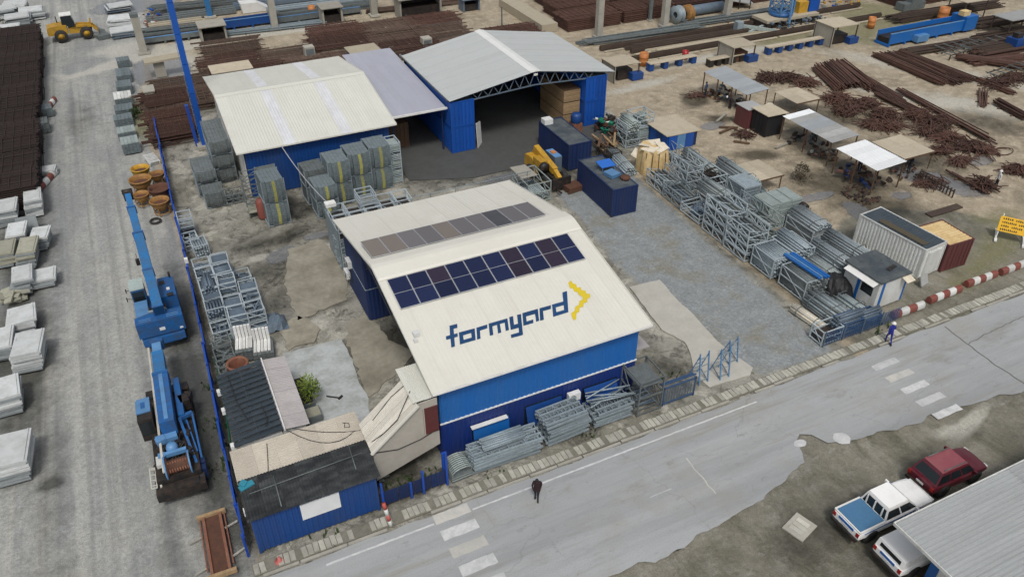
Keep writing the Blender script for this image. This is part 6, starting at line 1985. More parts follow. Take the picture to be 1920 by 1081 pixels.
fl.cbox((-1.3, .7, 1.4), (.8, .9, .06), .3, .4, -.9)
fl.build('torn_sheet', M['foil_white'], bale)
sp = MB()
for a in (-2.4, -2.0, -1.6, -1.1):
    sp.bar((cos(a) * 1.62, sin(a) * 1.62, .1), (cos(a) * 1.45, sin(a) * 1.45, 2.2), .06)
sp.build('strap', M['wood_dark'], bale)

# front column of racks, from the bale to the road
lattice_stack('open lattice rack directly in front of the sheeted bale', (39.8, 51.6), 2.0, 2.6, 1.5, 2)
lattice_stack('low lattice rack with dark fittings between the bale and the rounded bundle', (39.7, 48.8), 2.0, 2.7, 1.3, 2, 'galv_blue')
lattice_stack('tall open lattice rack rising behind the first racks', (41.6, 50.9), 1.7, 2.4, 2.9, 3)
stillage('low rack of blue fittings under the rounded pale bundle', (39.6, 46.0), 2.0, 2.6, .9, 'parts', 'galv_blue', 'galv', group=SG)
lattice_stack('rack carrying the rounded pale tube bundle', (41.3, 46.2), 1.6, 2.9, 1.3, 1)
rounded('rounded pale tube bundle raised above the lattice racks', (41.3, 46.3), 1.5, 3.6, 1.05, ('galv_pale', 'pipe_grey'), 1.32, 0)
lattice_stack('tallest cross braced lattice rack in the middle of the front row', (39.5, 42.8), 1.9, 2.7, 3.2, 4)
lattice_stack('tall lattice rack next to the tallest one towards the road', (39.4, 39.9), 1.9, 2.6, 2.8, 4)
lattice_stack('lattice rack of pale frames beside the grey green blocks', (41.6, 40.6), 1.8, 2.4, 2.6, 3, 'galv_pale')
lattice_stack('lattice rack behind the tallest one', (41.6, 43.3), 1.8, 2.5, 2.5, 3, 'galv_blue')
stillage('tube stillage with a small frame on top, first past the lattice racks', (39.7, 37.0), 2.0, 2.3, 1.75, 'tubes', 'galv', group=SG)
stillage('second tube stillage behind the first one past the lattice racks', (41.9, 37.4), 2.0, 2.6, 1.6, 'heap', ('galv'), group=SG)
stillage('open tube stillage under the bright blue beams', (39.9, 33.9), 2.0, 2.6, 1.7, 'tubes', 'galv_dark', 'galv', group=SG)
t = thing('beam_bundle', 'bright blue and white beams laid across the front tube stillage', 'beams', (40.2, 34.2, 1.78), .05, None)
for k in range(4):
    MB().cbox((-.36 + k * .24, rnd.uniform(-.2, .2), .07), (.17, 3.6, .14)).build('beam', M['blue_light' if k != 1 else 'crane_pale'], t)
rounded('cream tube bundle lying at the gravel edge nearest the road', (37.75, 30.8), .75, 2.8, .55, ('concrete_pale', 'foil_white'), 0, .1)
rounded('grey tube bundle between the cream bundle and the mesh cage', (39.6, 31.0), 1.9, 3.0, 1.0, ('galv', 'galv_dark'), 0, .04)
rounded('shorter grey tube bundle beside the blue striped cabin', (41.5, 30.7), 1.2, 2.6, .8, ('galv_pale', 'galv'), 0, .05)
# back column
lattice_stack('back row rack with upright poles behind the bale', (43.7, 54.6), 1.9, 2.8, 1.2, 1)
lattice_stack('back row rack nearest the blue panelled hut', (43.6, 57.6), 1.9, 2.4, 1.1, 1, 'galv_blue')
rounded('long pale tube bundle in the back row behind the bale', (44.6, 52.6), 1.3, 5.2, .95, ('pipe_grey', 'galv_pale'), .5, -.05)
stillage('dark scrap filled rack in the back row beside the long pale bundle', (43.5, 50.0), 2.0, 2.4, 1.5, 'parts', 'machine_dark', 'galv', group=SG)
rounded('long pale tube bundle in the back row before the plywood board', (45.6, 48.7), 1.5, 5.2, 1.0, ('pipe_grey', 'galv_pale', 'galv'), .9, -.02)
stillage('rack under the long pale bundle in the back row', (45.6, 48.7), 1.6, 4.2, .9, 'tubes', 'galv_pale', 'galv', group=SG)
stillage('tall grey board crate in the back row behind the lattice racks', (44.0, 46.0), 1.7, 2.2, 2.3, 'full', 'galv', group=SG)
for k, x in enumerate((43.6, 44.75, 45.9)):
    stillage('%s grey green crate of the row of three high blocks, from the gravel side' % ORD[k], (x, 42.6), 1.06, 2.0, 2.25, 'full', 'galv_pale', 'galv_pale', group=SG)
rounded('grey bundle on the ground behind the row of three blocks', (46.2, 45.4), 1.2, 2.6, .9, ('galv', 'galv_pale'), 0, -.2)
stillage('brown grey tube crate in the back row beside the dark drum', (45.6, 39.6), 1.9, 3.0, 1.35, 'full', 'slab_edge', 'galv', group=SG)
rounded('tube bundle on the brown grey tube crate in the back row', (45.6, 39.6), 1.7, 3.4, .45, ('pipe_grey', 'galv'), 1.4, 0)
tag(MB().lathe([(0, -.3), (.3, -.3), (.34, 0), (.3, .3), (0, .3)], (0, 0, .34), 12, 'y').build('drum', M['machine_dark']), 'dark drum standing on the back row beside the brown grey tube crate', 'drum').location = (46.4, 41.2, 1.3)
rounded('tube bundle behind the bright blue beams', (42.4, 34.6), 1.6, 3.4, 1.3, ('galv_pale', 'pipe_grey'), 0, .03)
rounded('second tube bundle behind the bright blue beams', (44.0, 35.4), 1.4, 3.6, 1.5, ('galv', 'pipe_grey'), 0, .03)
rounded('pale blue tube bundle in the back row in front of the white container', (46.3, 36.0), 1.3, 4.2, 1.1, ('pipe_grey', 'galv'), .35, .05)
# dark net heap
b = MB()
n_ = 11
for j in range(n_):
    for i in range(n_):
        x, y = -1 + 2 * i / (n_ - 1), -1 + 2 * j / (n_ - 1)
        e = max(0., 1 - (x * x + y * y))
        b.v.append((x * 1.25, y * 1.4, 1.25 * sqrt(e) + rnd.uniform(-.10, .10) * (e > 0)))
for j in range(n_ - 1):
    for i in range(n_ - 1):
        b.f.append((j * n_ + i, j * n_ + i + 1, (j + 1) * n_ + i + 1, (j + 1) * n_ + i)); b.m.append(0); b.sm.append(False)
tag(b.build('net_heap', M['black']), 'black heap of nets beside the blue striped cabin', 'net heap').location = (41.9, 32.6, .2)
# blue mesh cages along the front by the road
for k in range(3):
    stillage('blue mesh crate at the road end of the stock row, %s from the gravel' % ORD[k], (37.4 + k * 1.85, 28.75 + .05 * k), 1.7, 1.1, 1.15 if k < 2 else .85, 'heap' if k else 'deep', 'galv_blue', 'gate_blue' if k else 'galv', group='blue mesh crates at the road', axis='x')
mf = thing('mesh_fence', 'blue mesh fence in front of the stock row beside the drain', 'fence', (0, 0, 0))
for k in range(4):
    x0 = 36.6 + k * 1.72
    b = MB()
    for j in range(8):
        b.bar((x0 + .02 + j * .235, 28.06, .1), (x0 + .02 + j * .235, 28.06, 1.15), .03)
    for j in range(6):
        b.bar((x0, 28.05, .15 + j * .19), (x0 + 1.68, 28.05, .15 + j * .19), .028)
    b.build('mesh_panel', M['gate_blue'], mf)
    MB().bar((x0 - .02, 28.06, 0), (x0 - .02, 28.06, 1.3), .07).build('post', M['galv_blue'], mf)

# ============================================================ RIGHT SIDE AND BACK YARD
# ------------------------------------------------------------ white container, rusty container, cabin
t = container('weathered white container with a mossy dark roof beyond the blue striped cabin', (49.75, 31.1, .1), 6.06, .08, 'white_dirty', 'tile_dark', doors=False, framem='white_dirty')
MB().slab((-.85, .6, 2.62), (-.25, .5, 2.62), (-.25, 4.6, 2.62), (-.85, 4.6, 2.62), .03).build('moss_sheet', M['bush_brown'], t)
MB().box(-.75, .75, -.05, .05, .3, 2.2).build('door', M['white_dirty'], t)
container('short rusty brown container with a yellow stained roof beside the white container', (52.35, 30.95, 0), 3.1, -.03, 'maroon_wall', 'foil', H=2.4, W=2.6, doors=True, framem='maroon_wall')
cb = thing('cabin', 'small white cabin with blue stripes and a flat black roof by the barriers', 'cabin', (43.9, 30.9, 0), .03)
MB().box(-1.4, 1.4, -1.3, 1.7, .15, 2.45).build('wall', M['white_dirty'], cb)
MB().slab((-1.5, -1.45, 2.6), (1.55, -1.45, 2.6), (1.55, 1.9, 2.6), (-1.5, 1.9, 2.6), .12).build('roof', M['cont_roof'], cb)
MB().cbox((.6, -.4, 2.64), (.9, .3, .06), .2).build('roof_patch', M['machine_dark'], cb)
for x0, x1 in ((-1.42, -1.12), (.0, .28)):
    pass
MB().box(-1.05, -.8, -1.325, -1.302, .15, 2.44).build('stripe', M['blue_light'], cb)
MB().box(-1.43, -1.405, .25, .5, .15, 2.44).build('stripe', M['blue_light'], cb)
MB().box(1.28, 1.42, -1.33, -1.302, .15, 2.44).build('stripe', M['blue_light'], cb)
MB().box(-1.425, -1.405, -.9, .1, 1.1, 2.0).build('window', M['glass'], cb)
MB().slab((-1.95, -1.2, 2.25), (-1.4, -1.2, 2.42), (-1.4, 1.5, 2.42), (-1.95, 1.5, 2.25), .05).build('awning', M['white'], cb)
MB().slab((.7, -1.9, 2.2), (1.5, -1.9, 2.2), (1.5, -1.3, 2.4), (.7, -1.3, 2.4), .05).build('awning', M['foil_white'], cb)
MB().slab((-1.3, 1.7, 2.4), (-.2, 1.7, 2.4), (-.2, 2.2, 2.3), (-1.3, 2.2, 2.3), .05).build('awning', M['white'], cb)
tag(MB().cbox((0, 0, .5), (.9, .08, .7), .2, -.4).build('board', M['tin_grey']), 'pale board leaning at the front foot of the white container', 'board').location = (48.4, 30.3, 0)
BGp = 'red and white concrete barriers along the road verge'
for k, (x, y, L, n) in enumerate(((44.75, 28.42, 3.0, 4), (48.7, 28.62, 3.3, 5), (52.8, 28.85, 3.2, 5), (56.6, 28.85, 3.4, 5), (60.6, 28.9, 3.4, 5))):
    barrier(('weathered red and white barrier nearest the blue mesh fence' if k == 0 else 'weathered red and white barrier, %s along the verge from the blue mesh fence' % ORD[k]), (x, y), L, n, .02 * (k % 2), BGp, 0)
# yellow traffic sign on white trestles
ts = thing('traffic_sign', 'yellow road sign board leaning back on white tube trestles', 'sign', (60.0, 31.9, 0), -.95)
MB().slab((-1.15, -.35, .75), (1.15, -.35, .75), (1.15, .18, 1.85), (-1.15, .18, 1.85), .04).build('board', M['sign_yellow'], ts)
def on_sign(x, s_):
    return (x, -.35 + .53 * s_ - .012, .75 + 1.1 * s_ + .006)
b = MB()
for (xa, sa_, xb, sb2) in ((-.95, .86, -.2, .86), (-.05, .86, .8, .86), (-.95, .62, .1, .62), (.25, .62, .95, .62), (-.95, .38, -.35, .38), (-.2, .38, .6, .38), (-.95, .15, .3, .15)):
    n = max(3, int((xb - xa) / .13))
    for k in range(n):
        x0 = xa + (xb - xa) * k / n
        x1 = x0 + (xb - xa) / n * .62
        p = [on_sign(x0, sa_ - .06), on_sign(x1, sa_ - .06), on_sign(x1, sa_ + .06 * (k % 3 > 0)), on_sign(x0, sa_ + .06)]
        b.add(p, [(0, 1, 2, 3)])
stuff(b.build('sign_lettering', M['sign_black'], ts))
for s in (-1, 1):
    b = MB()
    b.bar((s * 1.0, -.55, .05), (s * 1.0, .3, 2.0), .07).bar((s * 1.0, .9, .05), (s * 1.0, .3, 2.0), .07).bar((s * 1.0, -.8, .05), (s * 1.0, 1.1, .05), .12, .1).bar((s * 1.0, -.45, .5), (s * 1.0, .75, .5), .05)
    b.build('trestle', M['white'], ts)
    b = MB().cbox((s * 1.0, -.7, .08), (.2, .5, .12)).cbox((s * 1.0, 1.0, .08), (.2, .4, .12))
    b.build('foot', M['white'], ts)
# flat steel plates and concrete kerbs in the verge
tag(MB().box(-1.9, 1.9, -.35, .35, 0, .09).build('beam', M['rail_dark']), 'dark beam lying in the grass behind the yellow stained container', 'beam').location = (*(59.07, 37.49), 0)

# ------------------------------------------------------------ shelters, huts and plywood roofs in the sandy yard
def tin_shelter(label, x0, x1, y0, y1, h, mats, dirs='y', slope=.12, posts=True):
    t = thing('shelter', label, 'shelter', ((x0 + x1) / 2, (y0 + y1) / 2, 0))
    w_, d_ = x1 - x0, y1 - y0
    n = max(2, round(d_ / .95))
    for k in range(n):
        ya = -d_ / 2 + d_ * k / n
        m = mats[min(len(mats) - 1, int(k / n * len(mats)))]
        b = MB()
        z0 = h + (k % 2) * .012 + rnd.uniform(-.012, .012)
        b.corr((-w_ / 2, ya + d_ / n * 1.02, z0), (0, -d_ / n * 1.02, 0), (w_, 0, w_ * slope * .5), .19, .03, .45)
        b.build('roof_sheet', M[m], t)
    nb = max(2, int(d_ / 2.4) + 1)
    for k in range(nb):
        y = -d_ / 2 + .15 + (d_ - .3) * k / (nb - 1)
        for x in (-w_ / 2 + .12, w_ / 2 - .12):
            MB().bar((x, y, 0), (x, y, h - .05 + (x + w_ / 2) * slope * .5), .09).build('post', M['rust' if k % 2 else 'wood_dark'], t)
        MB().bar((-w_ / 2, y, h - .06), (w_ / 2, y, h - .06 + w_ * slope * .5), .08).build('rafter', M['wood_dark'], t)
    return t
tin_shelter('long grey blue tin shelter with workers beside its left posts', 56.3, 59.3, 60.9, 68.4, 2.35, ['tin_blue'])
tin_shelter('tin shelter with one bright white end and grey patched rest', 55.9, 59.3, 48.2, 55.0, 2.4, ['tin_grey', 'tin_grey', 'tin_blue', 'tin_grey', 'tin_white'], slope=.08)
tin_shelter('bright white tin roofed shelter at the near end of the shelter row', 55.3, 58.8, 42.2, 47.1, 2.45, ['tin_white'], slope=.1)
bh = thing('hut', 'black walled hut with a pale flat roof next to the maroon hut', 'hut', (56.0, 56.9, 0))
MB().prism([(-1.15, -1.1), (1.15, -1.1), (1.15, 1.1), (-1.15, 1.1)], 0, 2.2).build('wall', M['black'], bh)
MB().slab((-1.3, -1.3, 2.34), (1.3, -1.3, 2.28), (1.3, 1.3, 2.28), (-1.3, 1.3, 2.34), .07).build('roof', M['ply'], bh)
for k in range(4):
    MB().box(-1.19, -1.155, -1.05 + k * .54, -.55 + k * .54, .05, 2.15).build('wall_sheet', M['black'], bh)
mh = thing('hut', 'maroon walled hut with a grey roof behind the black hut', 'hut', (55.4, 59.1, 0))
for k in range(3):
    MB().box(-1.0, -.95, -.95 + k * .65, -.33 + k * .65, 0, 2.0).build('wall_panel', M['maroon_wall'], mh)
MB().box(-.9, 1.0, -.95, .95, 0, 1.95).build('wall', M['maroon_wall'], mh)
MB().slab((-1.05, -1.0, 2.1), (1.1, -1.0, 2.02), (1.1, 1.1, 2.02), (-1.05, 1.1, 2.1), .06).build('roof', M['tin_grey'], mh)
tag(MB().lathe([(0, 0), (.45, 0), (.5, .2), (.5, .9), (.3, 1.1), (0, 1.12)], n=12).build('water_tank', M['foil_white']), 'cream water tank behind the maroon hut', 'tank').location = (57.6, 58.7, .9)
def ply_table(label, x, y, w_, d_, h, rz, m='ply'):
    t = thing('plywood_canopy', label, 'plywood canopy', (x, y, 0), rz, 'plywood sheets on low posts')
    for i in range(2):
        for j in range(2):
            MB().box(-w_ / 2 + i * w_ / 2, -w_ / 2 + (i + 1) * w_ / 2 - .012, -d_ / 2 + j * d_ / 2, -d_ / 2 + (j + 1) * d_ / 2 - .012, h + .004 * (i + j), h + .03 + .004 * (i + j)).build('sheet', M[m], t)
    for x_ in (-w_ / 2 + .1, w_ / 2 - .1):
        for y_ in (-d_ / 2 + .1, d_ / 2 - .1):
            MB().bar((x_, y_, 0), (x_, y_, h), .08).build('post', M['wood_dark'], t)
    MB().box(-w_ / 2 - .04, w_ / 2 + .04, -d_ / 2 - .07, -d_ / 2 - .005, h - .08, h + .05).build('edge_board', M['wood_dark'], t)
ply_table('plywood canopy close behind the stock row with the round bush beyond it', 47.6, 48.3, 2.8, 3.4, 1.4, .0)
ply_table('plywood canopy behind the black hut among the rebar heaps', 62.63, 60.12, 3.2, 3.6, 1.5, .0)
ply_table('plywood canopy behind the bright white shelter', 62.38, 45.66, 3.8, 4.0, 1.8, .0)
# bench and things below the shelters
def clutter(label, x, y, rx, ry, n, mats, hmax=.9, sc=1.):
    t = thing('clutter', label, 'clutter', (x, y, 0))
    for j, mm in enumerate(mats):
        b = MB()
        for k in range(n):
            b.cbox((rnd.uniform(-rx, rx), rnd.uniform(-ry, ry), rnd.uniform(.08, hmax)), (sc * rnd.uniform(.15, .7), sc * rnd.uniform(.08, .45), sc * rnd.uniform(.05, .3)), rnd.uniform(0, 3), rnd.uniform(-.3, .3), rnd.uniform(-.3, .3))
        stuff(b.build('pieces', M[mm], t))
clutter('dark tools and metal clutter below the patched tin shelter', 57.3, 51.5, 1.3, 3.0, 11, ['rebar', 'machine_dark', 'rail_dark', 'galv_dark'])
clutter('dark clutter and blue work table below the bright white shelter', 56.6, 44.6, 1.4, 2.0, 10, ['rebar', 'machine_dark', 'rail_dark', 'navy'])
clutter('workbench clutter below the long tin shelter', 57.3, 64.5, 1.1, 3.0, 14, ['rebar', 'machine_dark', 'wood', 'galv_blue'])
clutter('pile of small dark offcuts in front of the white shelter', 54.4, 42.6, 1.2, 1.6, 30, ['rebar', 'rebar_dark'], .25, .5)
clutter('scattered red brown offcuts right of the bright white shelter', *(61.65, 43.90), 1.6, 1.3, 14, ['rebar', 'machine_dark', 'rail_dark'], .35, .6)
ln = thing('low_fence', 'low dark slatted rail fence behind the white container', 'fence', (0, 0, 0))
pA, pB = Vector((*(61.79, 42.67), 0)), Vector((*(61.65, 38.85), 0))
for k in range(12):
    p = pA.lerp(pB, k / 11)
    MB().bar(p, p + Vector((0, 0, .8)), .1).build('post', M['rail_dark'], ln)
MB().bar(pA + Vector((0, 0, .6)), pB + Vector((0, 0, .6)), .09).build('rail', M['rail_dark'], ln)
# round thorn bush
def bush(label, x, y, r, h, n, m='leaf_dark'):
    t = thing('bush', label, 'bush', (x, y, 0))
    b, c = MB(), MB()
    for k in range(n):
        a, q = rnd.uniform(0, 6.283), rnd.random() ** .5
        z = rnd.random() ** .8
        rr = r * q * (1 - .6 * z * z)
        p = Vector((cos(a) * rr, sin(a) * rr, .08 + z * h))
        d = Vector((rnd.gauss(0, 1), rnd.gauss(0, 1), rnd.gauss(.5, 1))).normalized() * rnd.uniform(.12, .26)
        s_ = d.cross(Vector((0, .3, 1))).normalized() * .06
        b.add([p, p + d * .5 - s_, p + d, p + d * .5 + s_], [(0, 1, 2, 3)])
    for k in range(8):
        a = k * .8
        c.tube((0, 0, 0), (cos(a) * r * .6, sin(a) * r * .6, h * .8), .03, 5, .01)
    b.build('foliage', M[m], t)
    c.build('stem', M['wood_dark'], t)
bush('round dark brown thorn bush alone on the sand', *(51.74, 47.12), .95, 1.5, 420, 'bush_brown')
bush('green weed bush between the board pallets and the mesh yard', *(-2.09, 88.12), .8, 1.0, 300)
bush('green bush at the left edge by the slab stacks in the far corner', *(-16.05, 126.32), 1.4, 1.6, 200)

# ------------------------------------------------------------ rebar: straight bundles and tangles
RBG = 'rusty rebar bundles on the sand'
def bundle(label, p, q, w_, h, n, m='rebar', r=.05, sp=.25, group=None):
    p, q = Vector((*p, 0)), Vector((*q, 0))
    d = (q - p)
    s_ = Vector((-d.y, d.x, 0)).normalized()
    t = thing('rebar_bundle', label, 'rebar bundle', tuple((p + q) / 2), 0, group or RBG)
    c = (p + q) / 2
    b = MB()
    for k in range(n):
        o = s_ * rnd.uniform(-w_ / 2, w_ / 2) + Vector((0, 0, rnd.uniform(.05, h)))
        a = p - c + o - d * rnd.uniform(-.04, .10)
        e = q - c + o + s_ * rnd.uniform(-sp, sp) + d * rnd.uniform(-.10, .04)
        b.bar(a, e, r * 2)
    stuff(b.build('bars', M[m], t))
    for f in (.25, .7):
        c2 = -d / 2 + d * f
        MB().bar(c2 - s_ * (w_ / 2 + .3), c2 + s_ * (w_ / 2 + .3), .12).build('bearer', M['wood_dark'], t)
def tangle(label, x, y, rx, ry, h, n, m='rebar', a0=None, spread=1.5):
    t = thing('rebar_heap', label, 'rebar heap', (x, y, 0), 0, 'tangled rebar heaps on the sand')
    b = MB()
    rx, ry = rx * .8, ry * .85
    for k in range(int(n * 1.9)):
        a = rnd.uniform(0, pi) if a0 is None else a0 + rnd.gauss(0, spread)
        c = Vector((rnd.gauss(0, .42) * rx, rnd.gauss(0, .42) * ry, 0))
        c.z = rnd.uniform(.05, max(.08, h * (1 - (abs(c.x) / rx + abs(c.y) / ry) * .45)))
        L = rnd.choice((.35, .45, .6, .8, 1.3))
        d = Vector((cos(a), sin(a), rnd.uniform(-.25, .25))) * L
        bend = Vector((rnd.uniform(-.3, .3), rnd.uniform(-.3, .3), rnd.uniform(0, .3)))
        p0, p1, p2 = c - d, c + bend, c + d + bend * rnd.uniform(-.5, .5)
        for v in (p0, p1, p2):
            v.z = max(.04, v.z)
        w_ = rnd.choice((.05, .06, .09))
        b.bar(p0, p1, w_).bar(p1, p2, w_)
    stuff(b.build('bars', M[m], t))
for k, (p, q, lab) in enumerate((((72.93, 67.76), (70.62, 61.62), 'leftmost rebar bundle of the parallel group behind the black hut'), ((74.44, 68.03), (71.91, 61.71), 'second rebar bundle from the left of the group behind the black hut'),
                                 ((75.70, 68.03), (73.21, 61.63), 'third rebar bundle from the left of the group behind the black hut'), ((76.66, 67.77), (73.95, 60.03), 'longer rebar bundle at the right of the group behind the black hut'))):
    bundle(lab, p, q, 1.1, .8, 44)
for p, q, w_, h, n, lab in (((76.94, 66.83), (75.08, 57.09), .5, .3, 12, 'thin long rebar bundle bordering the sandy track on its left'), ((75.34, 63.35), (73.54, 55.52), 1.3, .5, 36, 'rebar bundle in the middle of the left rebar field'), ((73.48, 58.87), (73.38, 53.21), 1.2, .5, 30, 'rebar bundle ending at the tangled heaps in the left field'),
                            ((76.51, 58.12), (74.51, 44.97), .6, .45, 20, 'very long rebar bundle along the sandy track'), ((83.18, 67.97), (82.76, 57.97), 1.3, .6, 44, 'near left bundle of the wide group across the sandy track'), ((84.68, 67.68), (84.26, 57.26), 1.3, .6, 44, 'middle bundle of the wide group across the sandy track'),
                            ((86.32, 67.33), (86.39, 57.34), 1.2, .55, 40, 'far right bundle of the wide group across the sandy track'), ((84.81, 65.11), (84.25, 59.10), .8, .7, 26, 'short bundle lying on the wide group across the sandy track'),
                            ((83.64, 51.51), (82.68, 47.24), 1.2, .6, 36, 'dark rebar bundle at the right photo edge'), ((91.68, 63.08), (96.14, 57.28), 1.6, .6, 46, 'rebar bundle lying crosswise before the blue machine on the right'), ((91.89, 61.32), (99.83, 60.03), 1.6, .5, 40, 'rebar bundle crossing the others at the upper right edge'),
                            ((87.64, 57.49), (87.53, 52.52), .9, .4, 22, 'loose rebar bundle above the sandy track on the right'), ((65.24, 42.19), (64.84, 37.87), .35, .25, 8, 'thin bars lying on the wet sand near the far worker'), ((81.52, 51.71), (85.48, 54.89), .8, .3, 12, 'short bars across the frames at the right')):
    bundle(lab, p, q, w_, h, n)
TG = (((65.64, 67.98),2.,1.2,.8,60,'brown lumpy heap at the upper left end of the rebar field'), ((67.62, 67.04),2.,1.2,.9,60,'second brown lumpy heap beside the rebar field end'), ((68.42, 64.81),1.8,1.2,.9,55,'rebar heap just above the plywood canopy behind the black hut'),
      ((68.21, 59.70),2.2,1.5,.9,75,'tangled heap at the foot of the parallel bundles'), ((66.90, 56.77),2.,1.2,.8,65,'dark tangled heap nearest the patched tin shelter'), ((70.34, 57.36),1.8,1.5,.8,65,'tangled heap in the centre of the left rebar field'), ((69.50, 54.29),2.,1.4,.9,75,'large tangled heap behind the bright white shelter'),
      ((66.87, 52.85),1.6,1.,.7,50,'heap between the two white roofed shelters'), ((68.06, 51.99),1.5,1.2,.7,50,'small heap behind the plywood canopy'), ((72.70, 52.46),2.,1.4,.9,75,'tall tangled heap beside the very long bundle'), ((72.78, 50.46),2.4,1.5,1.,85,'largest dark tangle in the right of the field'), ((70.59, 49.34),1.8,1.,.8,55,'tangle in front of the largest dark one'),
      ((71.05, 47.45),2.,1.2,.7,60,'spread out heap below the largest dark tangle'), ((71.32, 45.16),2.,1.2,.7,60,'heap next to the loop of wire'), ((71.89, 43.97),1.6,1.,.7,50,'dense dark heap right of the field end'), ((68.27, 45.70),1.8,.9,.5,40,'flat heap behind the plywood canopy on the right'), ((67.98, 43.30),1.6,.9,.5,40,'flat dark heap next to the puddle'),
      ((65.78, 39.06),1.1,.9,.8,60,'dense coil heap beside the far worker in a white shirt'), ((70.91, 39.84),1.2,.8,.6,40,'small heap at the right edge near the far worker'), ((71.74, 39.09),1.2,.8,.6,40,'small heap cut by the right photo edge'), ((53.22, 56.92),.6,.5,.4,25,'small brown pile on the sand in front of the black hut'), ((55.39, 67.50),1.6,.6,.15,20,'thin spread of wires by the patch of dark sand'),
      ((88.43, 55.27),2.4,1.5,.6,60,'loose frames and bars heap at the upper right'), ((91.87, 55.47),2.4,1.5,.6,60,'loose frames heap at the right edge above the track'), ((61.75, 41.55),2.,.8,.25,30,'flat scatter of bars right of the small shelter clutter'))
for q, rx, ry, h, n, lab in TG:
    tangle(lab, q[0], q[1], rx, ry, h, n)
tag(MB().path([(cos(k * .45) * (1.1 + .1 * (k % 3)), sin(k * .45) * .7, .06 + .02 * (k % 4)) for k in range(26)], .04).build('wire_loop', M['rebar']), 'loose loop of wire lying at the edge of the sandy track', 'wire').location = (*(73.68, 43.12), 0)
for q, a, L, lab in (((53.84, 61.45), .5, 2.4, 'grey plank lying on the sand beside the crossed beams'), ((52.33, 58.62), .25, 2.2, 'brown beam lying across another on the sand'), ((53.02, 59.16), -.55, 1.9, 'brown beam lying under the crossing one on the sand'), ((51.94, 55.74), -.8, 1.6, 'short beam by the small brown pile'), ((55.45, 53.53), .2, 2.6, 'thin beam on the sand before the black hut')):
    o = tag(MB().cbox((0, 0, .08), (L, .22, .14)).build('beam', M['wood_dark'] if 'brown' in lab else M['ply_grey']), lab, 'beam')
    o.location = (*q, .07 if 'across' in lab else 0)
    o.rotation_euler = (0, 0, a)

# ------------------------------------------------------------ back yard: columns, mesh yard, rails, huts
BM_ = [mesh_stack_mesh(6.9, 4.9, .7, M['rebar_brown'], 17, 20 + k, False) for k in range(3)] + [mesh_stack_mesh(6.9, 4.9, .9, M['rebar'], 17, 40 + k, False) for k in range(2)]
k = 0
for j, y in enumerate((90.0, 95.0, 100.0, 105.0)):
    for i in range(7):
        x = 2.6 + i * 6.9 + (j % 2) * 1.2
        if (i == 0 and j > 1) or (i >= 4 and j == 0 and i < 5) or (i > 5 and j > 1) or (i == 2 and j == 3) or (i == 3 and j == 0):
            continue
        rebar_stack('brown rebar mesh stack in the %s row behind the sheds, %s from the left' % (('nearest', 'second', 'third', 'farthest')[j], ORD[i]), x + rnd.uniform(-.5, .5), y + rnd.uniform(-.4, .4), BM_[(i * 2 + j) % 5], rnd.uniform(-.03, .03), 'rebar mesh stacks behind the sheds', 0, (1, 1, rnd.uniform(.7, 1.5)))
for i in range(5):
    rebar_stack('dark rebar stack left of the cream shed and blue mast, %s from the front' % ORD[i], 1.0 + (i % 2) * .3, 80.5 + i * 2.3 if i < 3 else 84 + i * 1.7, BM_[3 + i % 2], .02, 'rebar mesh stacks behind the sheds', 0, (.62, .5, 1.5))
DM = [mesh_stack_mesh(8.4, 4.6, 1.5, M['rebar'], 20, 60 + k) for k in range(2)]
for j in range(4):
    for i in range(5):
        x, y = 57 + i * 8.8 + j * 1.2, 95.5 + j * 5.2
        if x > 92 + j * 6 or (j == 0 and i == 4):
            continue
        rebar_stack('dark maroon rebar stack beyond the crane rails, %s row, %s from the left' % (('nearest', 'second', 'third', 'farthest')[j], ORD[i]), x, y, DM[(i + j) % 2], 0, 'dark rebar stacks beyond the rails', 0, (1, 1, rnd.uniform(.9, 1.3)))
for j in range(2):
    for i in range(5):
        rebar_stack('dark rebar stack at the top right corner, %s row, %s from the left' % (('near', 'far')[j], ORD[i]), 106 + i * 8.8, 84 + j * 6, DM[(i + j) % 2], 0, 'dark rebar stacks at the top right', 0, (1, 1, 1.2))
# concrete columns
def column(label, x, y, h, w_=.75, m='concrete', cap=False):
    t = thing('concrete_column', label, 'column', (x, y, 0), 0, 'concrete columns of the crane runway')
    MB().box(-w_ / 2, w_ / 2, -w_ / 2, w_ / 2, .25, h).build('shaft', M[m], t)
    MB().box(-w_ * .8, w_ * .8, -w_ * .8, w_ * .8, 0, .25).build('base', M['concrete'], t)
    if cap:
        MB().box(-w_ * .55, w_ * .55, -w_ * .55, w_ * .55, h, h + .35).build('cap', M['galv_dark'], t)
column('grey column standing at the puddle nearest the white panels', *(0.49, 109.13), 4.6, .9, 'ply_grey', True)
column('pale grey column beside the blue trough at the top', *(17.48, 111.58), 8, .85)
column('beige column at the top between the small dark huts', *(31.48, 111.50), 8, .85, 'ply_grey')
column('tall grey column nearest the open shed roof', *(55.51, 89.75), 8, .8)
column('tall grey column second from the open shed behind the rails', *(65.94, 89.74), 8, .8)
column('thin dark column between the two tall grey ones', *(65.47, 92.58), 8, .4, 'galv_dark')
column('tall grey column in front of the stair frame at the top', *(76.07, 89.13), 8, .8)
